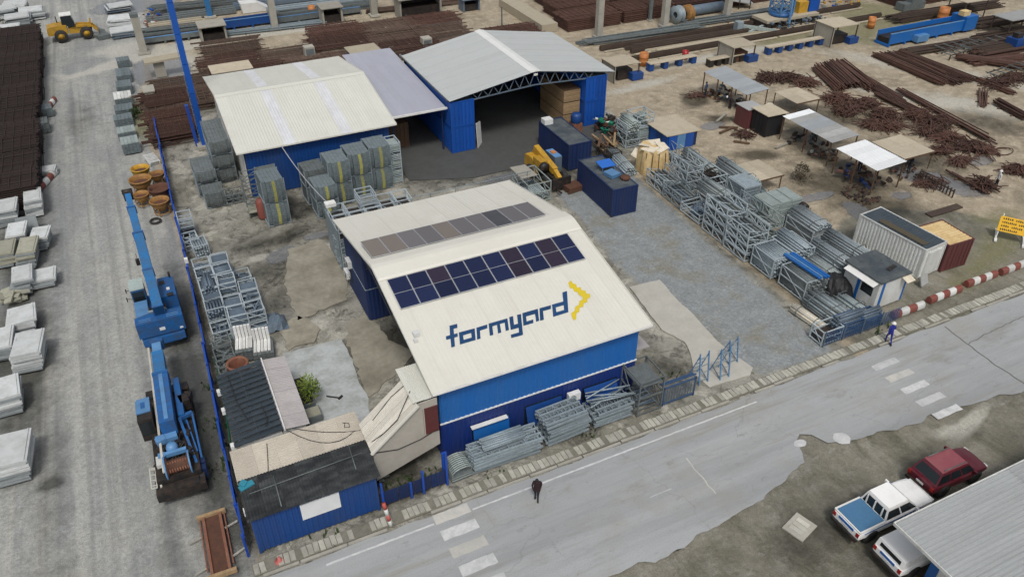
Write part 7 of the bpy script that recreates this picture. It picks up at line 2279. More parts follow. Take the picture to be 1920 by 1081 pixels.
# concrete portal with sheet roof near the mast
def dark_hut(label, q, w_, d_, h, roofm='ply_grey', wallm='machine_dark', rz=0.):
    t = thing('hut', label, 'hut', (*q, 0), rz, 'small dark huts with flat sheet roofs')
    for s in (-1, 1):
        MB().box(s * w_ / 2 - .12, s * w_ / 2 + .12, -d_ / 2, d_ / 2, 0, h).build('side_wall', M[roofm], t)
    MB().box(-w_ / 2, w_ / 2, d_ / 2 - .1, d_ / 2, 0, h).build('rear_wall', M[wallm], t)
    MB().box(-w_ / 2 + .12, w_ / 2 - .12, -d_ / 2 + .3, d_ / 2 - .1, 0, h * .55).build('machine', M[wallm], t)
    MB().slab((-w_ / 2 - .25, -d_ / 2 - .3, h + .1), (w_ / 2 + .25, -d_ / 2 - .3, h + .1), (w_ / 2 + .25, d_ / 2 + .2, h + .22), (-w_ / 2 - .25, d_ / 2 + .2, h + .22), .1).build('roof', M[roofm], t)
    return t
dark_hut('dark open hut with brown sheet roof right of the tall blue mast', (9.28, 110.37), 3.0, 2.2, 2.1)
dark_hut('dark open hut at the top beside the orange drum', (25.23, 111.24), 2.6, 2.2, 2.2)
dark_hut('wide dark hut at the top edge behind the brown mesh yard', (37.34, 109.26), 6.0, 2.4, 2.6)
dark_hut('small dark hut at the top edge left of the long concrete wall', (44.87, 108.49), 2.4, 1.8, 1.6, 'galv_blue')
t = thing('concrete_portal', 'grey concrete portal with a leaning slab roof left of the tall blue mast', 'portal', (*(1.67, 100.00), 0))
MB().box(-.6, .6, -.5, .5, 0, 2.0).build('pier', M['ply_grey'], t)
MB().slab((-1.5, -.9, 2.0), (2.9, -.9, 2.2), (2.9, .9, 2.2), (-1.5, .9, 2.0), .2).build('roof_slab', M['ply'], t)
t = thing('concrete_pier', 'dark grey concrete pier among the rusty bars before the portal', 'pier', (*(-0.14, 91.96), 0))
MB().box(-.5, .5, -.9, .9, 0, 1.5).build('shaft', M['ply_grey'], t)
MB().box(-.6, .6, -1.0, 1.0, 1.5, 1.62).build('cap', M['concrete'], t)
for q, lab in (((33.10, 94.67), 'squat concrete post behind the big grey roof'), ((18.91, 97.78), 'squat concrete post just behind the cream shed roof')):
    t = thing('concrete_post', lab, 'post', (*q, 0), 0, 'squat concrete posts')
    MB().box(-.6, .6, -.6, .6, 0, 1.7).build('shaft', M['concrete'], t)
    MB().box(-.5, .5, -.62, -.6, .3, 1.5).build('recess', M['galv_dark'], t)
for q, s_, lab in (((8.99, 93.90), 2.3, 'flat beige sheet roof on posts behind the left end of the cream shed'), ((24.48, 93.32), 1.9, 'beige roofed small blue hut behind the lavender roof')):
    t = thing('hut', lab, 'hut', (*q, 0), 0)
    MB().slab((-s_, -1.6, 2.0), (s_, -1.6, 2.0), (s_, 1.6, 1.9), (-s_, 1.6, 1.9), .08).build('roof', M['ply'], t)
    MB().box(-s_ + .3, s_ - .3, -1.4, 1.4, 0, 1.88).build('wall', M['blue_wall' if 'blue' in lab else 'ply_grey'], t)
tag(MB().box(-1.2, 1.2, -6.9, 6.9, 0, 1.1).build('wall', M['ply']), 'long low beige concrete wall running back from the big grey roof', 'wall').location = (50.6, 101.2, 0)
tag(MB().bar((0, 0, 0), (0, 0, 2.6), .14).build('post', M['galv_dark']), 'thin dark post left of the long concrete wall', 'post').location = (*(45.83, 99.33), 0)
# steel troughs at the top
def trough(label, x0, x1, y, w_, h, m, z=.3):
    t = thing('steel_trough', label, 'machine', ((x0 + x1) / 2, y, 0), 0)
    L = x1 - x0
    MB().box(-L / 2, L / 2, -w_ / 2, -w_ / 2 + .15, z, z + h).box(-L / 2, L / 2, w_ / 2 - .15, w_ / 2, z, z + h).build('side_beam', M[m], t)
    MB().box(-L / 2 + .05, L / 2 - .05, -w_ / 2 + .15, w_ / 2 - .15, z + .02, z + h * .55).build('bed', M['machine_dark'], t)
    MB().box(-L / 2, L / 2, -w_ / 2 - .02, -w_ / 2 + .2, z + h, z + h + .07).build('top_rail', M['crane_pale'], t)
    n = int(L / 2.4)
    for k in range(n + 1):
        MB().box(-L / 2 + L * k / n - .12, -L / 2 + L * k / n + .12, -w_ / 2 - .06, w_ / 2 + .06, 0, z).build('leg', M[m], t)
    return t
trough('long blue steel trough at the top between the light blue post and the pale column', 10, 17.4, 114.6, 1.5, .9, 'blue_wall')
trough('long grey steel trough at the top behind the dark open hut', 0.5, 9.2, 113.0, 2.0, .6, 'galv_dark')
trough('grey steel trough at the top between the pale column and orange drum', 18.2, 30.0, 114.0, 1.8, .7, 'galv_dark')
for k, (xx0, xx1, yy, m, lab) in enumerate(((2, 9, 118.5, 'ply', 'long tan beam stack at the top left of the light blue post'), (2, 14, 122, 'galv_dark', 'dark steel beam stack at the very top behind the tan one'), (18, 34, 119, 'galv', 'grey beam stack at the top behind the troughs'), (14, 34, 123.5, 'galv_blue', 'blue grey beam stack on the top edge'), (36, 46, 116, 'galv_pale', 'pale beam stack at the top before the long concrete wall'))):
    t = thing('beam_stack', lab, 'beam stack', ((xx0 + xx1) / 2, yy, 0), 0, 'steel beam stacks at the top')
    for j in range(4):
        MB().cbox((0, -.8 + j * .5, .35 + .12 * (j % 2)), (xx1 - xx0, .36, .5)).build('beam', M[m], t)
tag(MB().add([(-1.8, -.9, .0), (1.5, -.9, 0), (1.5, .9, 0), (-1.8, .9, 0), (-2.0, -1.0, 1.4), (.3, -1.0, 1.3), (.3, 1.0, 1.3), (-2.0, 1.0, 1.4), (1.9, -1, .4), (1.9, 1, .4)], [(0, 3, 2, 1), (4, 5, 6, 7), (0, 1, 8, 5, 4), (2, 3, 7, 6, 9), (3, 0, 4, 7), (1, 2, 9, 8), (5, 8, 9, 6)]).build('tipper_skip', M['white']), 'white curved skip lying above the blue trough', 'skip').location = (*(16.62, 121.39), 0)
def drum(label, q, m, r=.45, h=1.2):
    t = tag(MB().lathe([(0, 0), (r, 0), (r, h * .3), (r * 1.05, h * .33), (r, h * .36), (r, h * .64), (r * 1.05, h * .67), (r, h * .7), (r, h), (r * .85, h), (r * .85, h - .06), (0, h - .06)], n=12).build('drum', M[m]), label, 'drum')
    t.location = (*q, 0)
drum('orange drum beside the dark hut at the top', (23.53, 115.29), 'orange', .5, 1.4)
drum('orange drum on the rails right of the big grey roof', (55.16, 78.43), 'orange', .55, 1.5)
drum('tall orange drum behind the bright blue machine', (102.28, 75.02), 'orange', .7, 1.9)
drum('pinkish drum on the near rail beam', (61.07, 78.09), 'lamp_red', .4, 1.0)
drum('orange red drum at the crane base on the rails', (91.18, 77.19), 'orange', .5, 1.4)
# crane runway rails
for y0, x0, x1, lab in ((80.1, 51.5, 96, 'long dark near rail beam behind the open shed'), (85.1, 53, 97, 'long dark far rail beam behind the open shed'), (82.6, 56, 78, 'thin middle rail between the two long beams')):
    t = thing('rail_beam', lab, 'rail', (0, 0, 0), 0, 'crane rails behind the open shed')
    n = int((x1 - x0) / 6)
    for k in range(n):
        xa, xb = x0 + (x1 - x0) * k / n, x0 + (x1 - x0) * (k + 1) / n - .03
        MB().box(xa, xb, y0 - .25, y0 + .25, .1, .55).box(xa, xb, y0 - .06, y0 + .06, .55, .68).build('rail_section', M['rail_dark'], t)
        MB().box(xa + .2, xb - .2, y0 - .9, y0 - .6, 0, .12).build('sleeper', M['ply'], t)
# blue legged benches in front of the rails
def bench(label, x0, x1, y, n, m='blue_wall'):
    t = thing('work_bench', label, 'bench', ((x0 + x1) / 2, y, 0), 0, 'blue legged benches in front of the rails')
    L = x1 - x0
    for k in range(3):
        MB().box(-L / 2, L / 2, -.5 + k * .34, -.2 + k * .34, .85, .93).build('plank', M['ply'], t)
    for k in range(n):
        x = -L / 2 + .3 + (L - .6) * k / (n - 1)
        MB().box(x - .3, x + .3, -.4, .4, 0, .84).build('leg', M[m], t)
bench('blue legged bench beside the open shed corner', 54.6, 61.4, 76.6, 4)
bench('longer blue legged bench in the middle of the rails', 71.2, 80.2, 75.0, 6)
bench('low dark bench frame with thin legs between the blue benches', 61.9, 67.0, 74.6, 5, 'machine_dark')
def rail_hut(label, q, w_, d_, h, wallm):
    t = thing('hut', label, 'hut', (*q, 0), 0, 'sheet roofed huts along the rails')
    MB().slab((-w_ / 2, -d_ / 2, h), (w_ / 2, -d_ / 2, h - .1), (w_ / 2, d_ / 2, h - .1), (-w_ / 2, d_ / 2, h), .08).build('roof', M['ply'], t)
    for x in (-w_ / 2 + .15, w_ / 2 - .15):
        for y in (-d_ / 2 + .15, d_ / 2 - .15):
            MB().bar((x, y, 0), (x, y, h - .08), .12).build('post', M['rail_dark'], t)
    MB().box(-w_ / 2 + .1, -w_ / 2 + .2, -d_ / 2, d_ / 2, 0, h - .1).build('side_wall', M['ply_grey'], t)
    MB().cbox((.2, 0, .55), (w_ * .55, d_ * .5, 1.1)).build('machine', M[wallm], t)
    MB().cbox((w_ * .4, -d_ * .4, .4), (1.5, .9, .8)).build('blue_box', M['blue_wall'], t)
rail_hut('sheet roofed hut right behind the corner of the big grey roof', (50.42, 76.18), 3.6, 3.0, 2.1, 'machine_dark')
rail_hut('sheet roofed hut with white panel in the middle of the near rail', (66.47, 75.10), 3.6, 3.0, 2.2, 'rust')
rail_hut('large sheet roofed hut at the right end of the near rail', (82.40, 75.03), 4.4, 3.4, 2.6, 'machine_dark')
# tower crane foot, cable reels, pipe
t = thing('tower_crane', 'light blue lattice foot of a tower crane on a beige platform at the top', 'crane', (*(80.95, 83.88), 0))
b = MB()
for x in (-1.1, 1.1):
    for y in (-1.1, 1.1):
        b.bar((x, y, 1.6), (x, y, 8), .2)
for k in range(7):
    z = 1.8 + k * .95
    for s in (-1, 1):
        b.bar((-1.1, s * 1.1, z), (1.1, s * 1.1, z + .95), .11).bar((s * 1.1, -1.1, z), (s * 1.1, 1.1, z + .95), .11).bar((-1.1, s * 1.1, z), (1.1, s * 1.1, z), .11).bar((s * 1.1, -1.1, z), (s * 1.1, 1.1, z), .11)
b.build('lattice', M['crane_pale'], t)
MB().lathe([(0, 1.3), (1.6, 1.3), (1.6, 1.7), (0, 1.7)], n=16).build('slew_ring', M['crane_blue'], t)
MB().box(-3.6, 5.5, -1.6, 1.6, .9, 1.25).build('platform', M['ply'], t)
for x in (-3.2, 4.8):
    MB().box(x - .5, x + .5, -1.8, 1.8, .3, .9).build('bogie', M['machine_dark'], t)
MB().bar((-.4, -2.4, 0), (.2, -1.2, 8), .22).build('stay', M['crane_pale'], t)
MB().cbox((3.3, 0, 2.0), (1.6, 1.4, 1.5)).build('ballast', M['yellow'], t)
MB().cbox((5.2, 0, 2.1), (1.8, 1.5, 1.6)).build('drive_cabin', M['blue_cont'], t)
t = thing('cable_reel', 'blue and orange cable reels beside the tall grey column', 'reel', (*(68.28, 90.18), 0), .2)
for k, mm in enumerate(('galv', 'ochre')):
    MB().lathe([(.4, -.4), (1.2, -.42), (1.2, -.32), (.6, -.3), (.6, .3), (1.2, .32), (1.2, .42), (.4, .4)], (k * 1.4, -k * .5, 1.2), 16, 'x').build('reel', M[mm], t)
tag(MB().lathe([(0, -4), (.7, -4), (.7, 4), (0, 4)], (0, 0, .75), 12, 'x').build('pipe', M['galv_blue']), 'big grey blue pipe lying behind the cable reels', 'pipe').location = (*(73.43, 92.04), 0)
t = thing('stair_frame', 'white steel stair frame with dark posts at the top behind the rails', 'stair', (*(78.07, 93.82), 0), -.4)
MB().slab((-4, -.9, 2.2), (5, -.9, .7), (5, .9, .7), (-4, .9, 2.2), .15).build('flight', M['tin_grey'], t)
for k in range(6):
    MB().bar((-3.5 + k * 1.6, -.95, 0), (-3.5 + k * 1.6, -.95, 3.2 - k * .28), .12).build('post', M['machine_dark'], t)
t = thing('winch_frame', 'grey winch frame with white struts lying between the rails', 'winch', (*(75.72, 82.06), 0), -.3)
MB().bar((-2.4, .6, .9), (2.4, -.6, .3), .4).bar((-1.5, -.6, .3), (1.0, .9, .6), .3).build('strut', M['galv_pale'], t)
MB().cbox((-2.6, .5, .8), (.9, .9, 1.4), .2).build('motor', M['galv'], t)
clutter('dark machinery heap below the tower crane platform', *(82.14, 82.01), 5, 1.2, 22, ['machine_dark', 'galv_dark', 'galv_blue'], 1.0)
clutter('colourful drums and parts right of the tower crane', *(93.62, 86.99), 4.5, 1.8, 12, ['red_rust', 'yellow', 'galv_dark', 'blue_cont'], 1.6)
clutter('scattered white and blue parts behind the brown mesh yard at the top', *(28.53, 102.61), 2.5, 2, 10, ['white_dirty', 'galv_blue'], .5)
clutter('pale parts beside the white puddle behind the lavender roof', *(30.38, 98.22), 2.5, 1.5, 12, ['white', 'red_rust', 'galv_pale'], .5)
clutter('blue drums and timber left of the tall blue mast at the top', *(2.67, 122.53), 2.0, 2.5, 8, ['blue_cont', 'red_rust', 'white_dirty'], .9)
# bright blue straightening machine
bm_ = trough('long bright blue trough machine with pale rails behind the rebar field', 87.2, 101.5, 71.4, 2.2, 1.3, 'blue_light', .3)
MB().cbox((-2.0, -1.5, .6), (2.0, .8, .8)).build('motor_box', M['crane_pale'], bm_)
MB().cbox((7.2, -.2, 1.2), (2.2, 2.4, 1.8)).build('drive_unit', M['blue_light'], bm_)
MB().cbox((6.6, -.4, 2.4), (1.2, .9, .6)).build('hopper', M['foil'], bm_)
t = thing('hut', 'pale sheet roof on posts behind the bright blue machine', 'hut', (*(107.25, 75.36), 0))
MB().slab((-2.4, -1.5, 2.5), (2.4, -1.5, 2.4), (2.4, 1.5, 2.4), (-2.4, 1.5, 2.5), .08).build('roof', M['ply'], t)
for x in (-2.2, 2.2):
    for y in (-1.3, 1.3):
        MB().bar((x, y, 0), (x, y, 2.4), .12).build('post', M['rail_dark'], t)
t = thing('hut', 'pale sheet roof at the right photo edge above the blue machine box', 'hut', (*(107.35, 67.47), 0))
MB().slab((-3.4, -1.4, 2.3), (3.4, -1.4, 2.2), (3.4, 1.6, 2.2), (-3.4, 1.6, 2.3), .08).build('roof', M['tin_grey'], t)
for x in (-3.2, 3.2):
    for y in (-1.2, 1.4):
        MB().bar((x, y, 0), (x, y, 2.2), .12).build('post', M['rail_dark'], t)
t = thing('cutting_machine', 'blue cutting machine with red wheel at the right photo edge', 'machine', (*(101.69, 63.08), 0))
MB().cbox((0, 0, .7), (2.4, 1.6, 1.4)).build('body', M['blue_wall'], t)
MB().lathe([(0, -.2), (.55, -.2), (.55, .2), (0, .2)], (1.5, -.6, 1.2), 14, 'y').build('wheel', M['lamp_red'], t)
MB().cbox((-.3, 0, 1.7), (1.0, .8, .6)).build('motor', M['machine_dark'], t)
for q, L, a, lab in (((94.36, 66.13), 6, .0, 'low dark rack of bars in front of the bright blue machine'), ((98.14, 65.22), 7, .05, 'low dark rack beside the drive end of the blue machine'), ((92.20, 64.31), 4, .1, 'short rack frame at the near side of the blue machine'), ((92.25, 57.18), 6, .1, 'low frame rack at the right edge over the rebar')):
    t = thing('bar_rack', lab, 'rack', (*q, 0), a, 'low bar racks near the blue machine')
    for y in (-.6, .6):
        MB().bar((-L / 2, y, .6), (L / 2, y, .6), .12).build('rail', M['rail_dark'], t)
    for k in range(4):
        MB().bar((-L / 2 + L * k / 3, -.6, 0), (-L / 2 + L * k / 3, -.6, .6), .12).build('leg', M['rail_dark'], t)
    for k in range(5):
        MB().bar((-L / 2 + L * k / 4, -.8, .68), (-L / 2 + L * k / 4, .8, .68), .1).build('roller', M['galv_dark'], t)
bundle('spread bars on the racks left of the blue machine drive', (95.46, 63.84), (103.17, 63.28), 2.6, .7, 40, 'rail_dark')
tag(MB().cbox((0, 0, .5), (4.2, 1.6, 1.0)).cbox((.3, 0, 1.3), (2.0, 1.5, .7)).build('parked_car', M['galv_dark']), 'dark parked car at the top right beyond the grass', 'car').location = (*(103.04, 81.32), 0)

# long bars and beams that fill the steel yard along the top
TBG = 'long steel bars across the top of the yard'
for k, (x0, x1, y, w_, h, n, mm, lab) in enumerate(((1, 14, 116.6, 1.6, .7, 26, 'galv_dark', 'dark bars behind the blue steel trough at the top left'), (10, 24, 111.5, 1.0, .5, 20, 'galv', 'grey bars in front of the pale grey column at the top'),
        (19, 33, 116.5, 1.6, .7, 30, 'galv_dark', 'dark bars above the orange drum at the top'), (32, 46, 112.5, 1.4, .6, 24, 'rebar_brown', 'brown bars between the wide dark hut and small hut'), (34, 48, 119.5, 2.0, .8, 30, 'galv_dark', 'dark bars along the top edge before the long concrete wall'),
        (4, 20, 126, 2.2, 1., 34, 'galv_dark', 'dark bars on the top edge behind the tan beam stack'), (22, 44, 128, 2.4, 1., 34, 'galv_blue', 'blue grey bars at the very top of the picture'),
        (53, 70, 87.6, 1.8, .5, 34, 'galv_dark', 'dark bars behind the far rail beam near the columns'), (58, 80, 83.8, 1.2, .4, 26, 'rail_dark', 'dark bars lying between the two long rail beams'), (70, 90, 88.2, 1.8, .6, 30, 'galv_dark', 'grey bars behind the tower crane platform'),
        (60, 84, 81.3, .9, .3, 18, 'ply', 'tan timbers lying between the near rail and the middle rail'), (97, 116, 77.5, 3.0, .8, 36, 'rail_dark', 'dark bars behind the sheet roof of the bright blue machine'), (104, 118, 70.5, 3.4, .8, 36, 'rail_dark', 'dark bars at the right of the blue machine drive'),
        (100, 114, 66.0, 3., .6, 30, 'rail_dark', 'dark bars in front of the cutting machine'), (95, 106, 62.5, 2.4, .6, 26, 'rebar', 'rusty bars crossing below the cutting machine'), (88, 100, 66.8, 2., .5, 24, 'rail_dark', 'dark bars between the blue machine and the loose frames'))):
    bundle(lab, (x0, y + .4), (x1, y - .4), w_, h, n, mm, .06, .5, TBG)

# ============================================================ LOWER RIGHT: roof, vehicles; PEOPLE
rb = thing('roadside_building', 'white roadside building with blue corner band and grey corrugated roof', 'building', (0, 0, 0))
n = 15
sm = MB().corr((0, .92, 0), (0, -.92, 0), (7.9, 0, 0), .23, .075, .5).mesh('roof_sheet', M['roof_grey'])
for k in range(n):
    for j in range(3):
        inst('roof_sheet', sm, rb, (26.75 + j * 7.75, 13.85 - .91 * (k + 1), 3.40 + (k % 2) * .012 + j * .02 - k * .0 + rnd.uniform(-.006, .006)))
MB().box(26.7, 26.75, .2, 13.86, 3.28, 3.46).box(26.7, 50, 13.86, 13.92, 3.28, 3.47).build('fascia', M['white_dirty'], rb)
MB().box(28.0, 50, 0, 12.2, 0, 3.3).build('wall', M['white_dirty'], rb)
MB().box(27.96, 27.995, 11.75, 12.21, 0, 3.29).build('corner_band', M['stripe_blue'], rb)
MB().box(27.95, 27.99, 9.0, 10.9, 1.0, 2.7).build('window_frame', M['white'], rb)
o = MB().box(27.93, 27.949, 9.1, 10.8, 1.1, 2.6).build('window_pane', M['pale_glass'], rb)
for y in (13.6, ):
    for x in (31.5, 38, 45):
        MB().bar((x, y, 0), (x, y, 3.3), .12).build('post', M['white_dirty'], rb)

def ring(x, w_, wt, zb, zs, crown=.02, wb=None):
    wb = w_ * .9 if wb is None else wb
    return [(x, -wb, zb), (x, -w_, zb + .16), (x, -w_ * 1.01, zs - .22), (x, -w_ * .985, zs - .07), (x, -wt, zs), (x, 0, zs + crown), (x, wt, zs), (x, w_ * .985, zs - .07), (x, w_ * 1.01, zs - .22), (x, w_, zb + .16), (x, wb, zb)]
def loft(rs_, smooth=True):
    b = MB()
    n = len(rs_[0])
    vs = [p for r in rs_ for p in r]
    fs = []
    for j in range(len(rs_) - 1):
        for i in range(n):
            fs.append((j * n + i, j * n + (i + 1) % n, (j + 1) * n + (i + 1) % n, (j + 1) * n + i)[::-1])
    fs += [tuple(range(n)), tuple(range((len(rs_) - 1) * n, len(rs_) * n))[::-1]]
    b.add(vs, fs, False)
    return b
def panel(b, A, B, C, D, mu=.08, mv=.12, off=.008):
    """inset quad on A-B-C-D (A,B bottom; C,D top) pushed outward"""
    A, B, C, D = map(Vector, (A, B, C, D))
    nrm = (B - A).cross(D - A).normalized() * off
    def at(u, v):
        return (A * (1 - u) + B * u) * (1 - v) + (D * (1 - u) + C * u) * v + nrm
    b.add([at(mu, mv), at(1 - mu, mv), at(1 - mu, 1 - mv), at(mu, 1 - mv)], [(0, 1, 2, 3)])
    return b
def vehicle(label, cat, name, loc, rz, paint, roofp, L, W, cab, kind):
    t = thing(name, label, cat, (*loc, .02), rz)
    h = W / 2
    f = L / 2
    if kind == 'pickup':
        st = [ring(-f, h * .93, h * .86, .52, .98), ring(-f + .05, h * .98, h * .9, .46, 1.04), ring(-f + .5, h, h * .92, .42, 1.05), ring(0, h, h * .92, .38, 1.06), ring(f - 1.75, h, h * .9, .38, 1.08, .04), ring(f - .9, h * .98, h * .84, .40, 1.04, .06), ring(f - .25, h * .93, h * .74, .42, .93, .05), ring(f, h * .82, h * .6, .5, .78, .03)]
    else:
        st = [ring(-f, h * .92, h * .84, .50, .98), ring(-f + .06, h * .97, h * .88, .44, 1.02), ring(0, h, h * .9, .38, 1.03), ring(f - 1.3, h, h * .88, .38, 1.04, .04), ring(f - .7, h * .97, h * .8, .40, 1.0, .05), ring(f - .15, h * .92, h * .7, .44, .88, .04), ring(f, h * .8, h * .58, .5, .74, .02)]
    body = loft(st).build('body', M[paint], t)
    xa, xb, ra, rb_, zr = cab                       # cabin base rear/front, roof rear/front, roof height
    wb, wr = h * .93, h * .74
    z0, z1 = 1.0, zr - .08
    ca = [(xa, -wb, z0), (xb, -wb, z0), (xb, wb, z0), (xa, wb, z0), (ra, -wr, z1), (rb_, -wr, z1), (rb_, wr, z1), (ra, wr, z1),
          (ra + .06, -wr * .93, zr), (rb_ - .1, -wr * .93, zr), (rb_ - .1, wr * .93, zr), (ra + .06, wr * .93, zr)]
    c = MB().add(ca, [(0, 1, 5, 4), (1, 2, 6, 5), (2, 3, 7, 6), (3, 0, 4, 7), (4, 5, 9, 8), (5, 6, 10, 9), (6, 7, 11, 10), (7, 4, 8, 11), (8, 9, 10, 11)])
    cabo = c.build('cabin', M[paint], t)
    MB().slab((ra + .02, -wr * .95, zr + .012), (rb_ - .06, -wr * .95, zr + .012), (rb_ - .06, wr * .95, zr + .012), (ra + .02, wr * .95, zr + .012), .03).build('roof', M[roofp], cabo)
    V = [Vector(p) for p in ca]
    panel(MB(), V[1], V[2], V[6], V[5], .05, .08).build('windscreen', M['glass'], cabo)
    panel(MB(), V[3], V[0], V[4], V[7], .06, .14).build('rear_window', M['glass'], cabo)
    nw = 2 if kind == 'pickup' else 3
    for side in ((V[0], V[1], V[5], V[4]), (V[2], V[3], V[7], V[6])):
        A, B, C, D = side
        for k in range(nw):
            u0, u1 = k / nw, (k + 1) / nw
            panel(MB(), A + (B - A) * u0, A + (B - A) * u1, D + (C - D) * u1, D + (C - D) * u0, .05, .14).build('side_window', M['glass'], cabo)
    for s in (-1, 1):
        for x in (-f + .95, f - .95):
            MB().lathe([(0, s * .012), (.45, s * .012), (.45, -s * .2), (0, -s * .2)], (x, s * (h + .0), .40), 18, 'y').build('wheel_arch', M['cable'], t)
            wheel(t, (x, s * (h - .10), .37), .37, .24, 'rim', 'y')
        MB().cbox((-f + .02, s * h * .84, .86), (.09, .18, .26)).build('tail_lamp', M['lamp_red'], t)
        MB().cbox((f - .12, s * h * .72, .74), (.2, .26, .14)).build('headlight', M['lamp_white'], t)
        MB().cbox((xb - .25, s * (h + .09), 1.12), (.1, .2, .16)).build('mirror', M[paint], t)
        MB().cbox((xa + .5, s * (h * 1.013), .86), (.16, .02, .03)).cbox((xa + 1.35, s * (h * 1.013), .86), (.16, .02, .03)).build('door_handle', M['machine_dark'], t)
    MB().cbox((-f - .05, 0, .52), (.16, W * .92, .17)).build('rear_bumper', M['machine_dark'], t)
    MB().cbox((f - .02, 0, .52), (.2, W * .8, .2)).build('front_bumper', M[paint], t)
    MB().cbox((-f - .01, 0, .74), (.03, .46, .12)).build('number_plate', M['sign_white'], t)
    MB().slab((rb_ + .42, -wb * .7, 1.135), (rb_ + .47, -wb * .7, 1.13), (rb_ + .47, wb * .7, 1.13), (rb_ + .42, wb * .7, 1.135), .02).build('wiper_cowl', M['machine_dark'], t)
    return t
t = vehicle('white double cab pickup with a blue cover over its load bed', 'pickup', 'pickup_truck', (29.35, 16.05), .0, 'car_white', 'car_white', 5.45, 1.86, (-.95, 1.35, -.78, .62, 1.76), 'pickup')
MB().slab((-2.6, -.80, 1.12), (-1.0, -.80, 1.13), (-1.0, .80, 1.13), (-2.6, .80, 1.12), .07).build('bed_cover', M['bed_blue'], t)
b = MB()
for s in (-1, 1):
    b.box(-2.68, -.98, s * .86 - .05, s * .86 + .05, 1.05, 1.12)
b.box(-2.70, -2.62, -.86, .86, 1.03, 1.11)
b.build('bed_rail', M['white'], t)
b = MB()
for s in (-1, 1):
    b.cbox((-.45, s * .943, .93), (3.9, .008, .07))
b.build('side_stripe', M['stripe_blue'], t)
MB().cbox((-2.735, 0, .93), (.02, 1.0, .16)).build('tailgate_badge', M['stripe_blue'], t)
MB().cbox((-.95, -.5, 1.4), (.06, .06, .6)).cbox((-.95, .5, 1.4), (.06, .06, .6)).cbox((-.95, 0, 1.4), (.06, .06, .6)).build('window_bars', M['white'], t)
t = vehicle('maroon station wagon with faded roof parked ahead of the white pickup', 'car', 'parked_car', (34.55, 16.45), -.02, 'maroon', 'maroon_roof', 4.3, 1.78, (-1.95, 1.0, -1.55, .38, 1.72), 'suv')
for s in (-1, 1):
    MB().tube((-1.35, s * .56, 1.80), (.2, s * .56, 1.80), .03, 6).build('roof_rail', M['galv_dark'], t)
t = vehicle('white pickup with a white canopy half hidden under the grey corrugated roof', 'pickup', 'pickup_truck', (29.55, 13.55), -.02, 'car_white', 'car_white', 5.3, 1.84, (-.95, 1.35, -.78, .62, 1.76), 'pickup')
MB().add([(-2.6, -.86, 1.05), (-.85, -.86, 1.05), (-.85, .86, 1.05), (-2.6, .86, 1.05), (-2.52, -.82, 1.5), (-.85, -.82, 1.55), (-.85, .82, 1.55), (-2.52, .82, 1.5)],
         [(4, 5, 6, 7), (0, 1, 5, 4), (1, 2, 6, 5), (2, 3, 7, 6), (3, 0, 4, 7)]).build('canopy', M['car_white'], t)
panel(MB(), (-2.6, .86, 1.05), (-2.6, -.86, 1.05), (-2.52, -.82, 1.5), (-2.52, .82, 1.5), .12, .25).build('canopy_window', M['glass'], t)
MB().cbox((-2.66, 0, .93), (.02, .9, .16)).build('tailgate_badge', M['stripe_blue'], t)

# ------------------------------------------------------------ telehandler
th = thing('telehandler', 'yellow telehandler with dark front attachment beside the navy containers', 'telehandler', (30.85, 57.2, 0), -1.52)
for s in (-1, 1):
    wheel(th, (-1.35, s * .95, .62), .62, .45, 'yellow', 'y')
    wheel(th, (1.35, s * .95, .62), .62, .45, 'yellow', 'y')
MB().box(-2.3, 2.1, -.55, .55, .55, 1.15).build('chassis', M['machine_dark'], th)
MB().yprism([(-2.5, .8), (-.3, .8), (-.3, 1.5), (-1.2, 1.95), (-2.4, 1.85), (-2.5, 1.5)], -1.0, -.25).build('engine_hood', M['yellow'], th)
b = MB().bar((-2.0, -.1, 2.4), (1.5, -.1, 1.6), .5, .6).bar((-2.0, -.1, 2.3), (-1.3, -.1, 1.4), .5, .5)
o = b.build('boom', M['yellow'], th)
MB().bar((1.4, -.1, 1.62), (2.3, -.1, 1.2), .36, .42).build('boom_tip', M['yellow'], th)
MB().prism([(-.9, -1.0), (.5, -1.0), (.5, -.28), (-.9, -.28)], 1.5, 2.2).build('fuel_tank', M['yellow'], th)
c = MB().prism([(-1.0, .42), (.55, .42), (.75, .6), (.75, 1.05), (-1.0, 1.05)], 1.1, 2.4).build('cab', M['galv_blue'], th)
MB().slab((-1.05, .4, 2.45), (.6, .4, 2.45), (.6, 1.1, 2.45), (-1.05, 1.1, 2.45), .06).build('roof', M['crane_pale'], c)
MB().cbox((-.3, .75, 2.5), (.5, .4, .1)).build('roof_lamp', M['orange'], c)
MB().box(-.9, .5, 1.052, 1.06, 1.5, 2.3).build('side_window', M['glass'], c)
for s in (-1, 1):
    MB().bar((2.3, s * .45, .35), (3.3, s * .45, .30), .14, .08).build('fork', M['machine_dark'], th)
MB().cbox((2.3, .1, .75), (.2, 1.9, 1.0)).build('fork_carriage', M['machine_dark'], th)
MB().lathe([(0, -.2), (.45, -.2), (.45, .2), (0, .2)], (.7, -.75, 1.75), 14, 'x').build('air_filter', M['machine_dark'], th)
t = thing('scrap_pallet', 'dark red pallet of scrap in front of the telehandler', 'pallet', (32.2, 54.6, 0), .1)
MB().box(-.9, .9, -.6, .6, .1, .5).build('crate', M['rust'], t)
for k in range(3):
    MB().box(-.95, .95, -.6 + k * .5, -.4 + k * .5, 0, .1).build('bearer', M['wood_dark'], t)

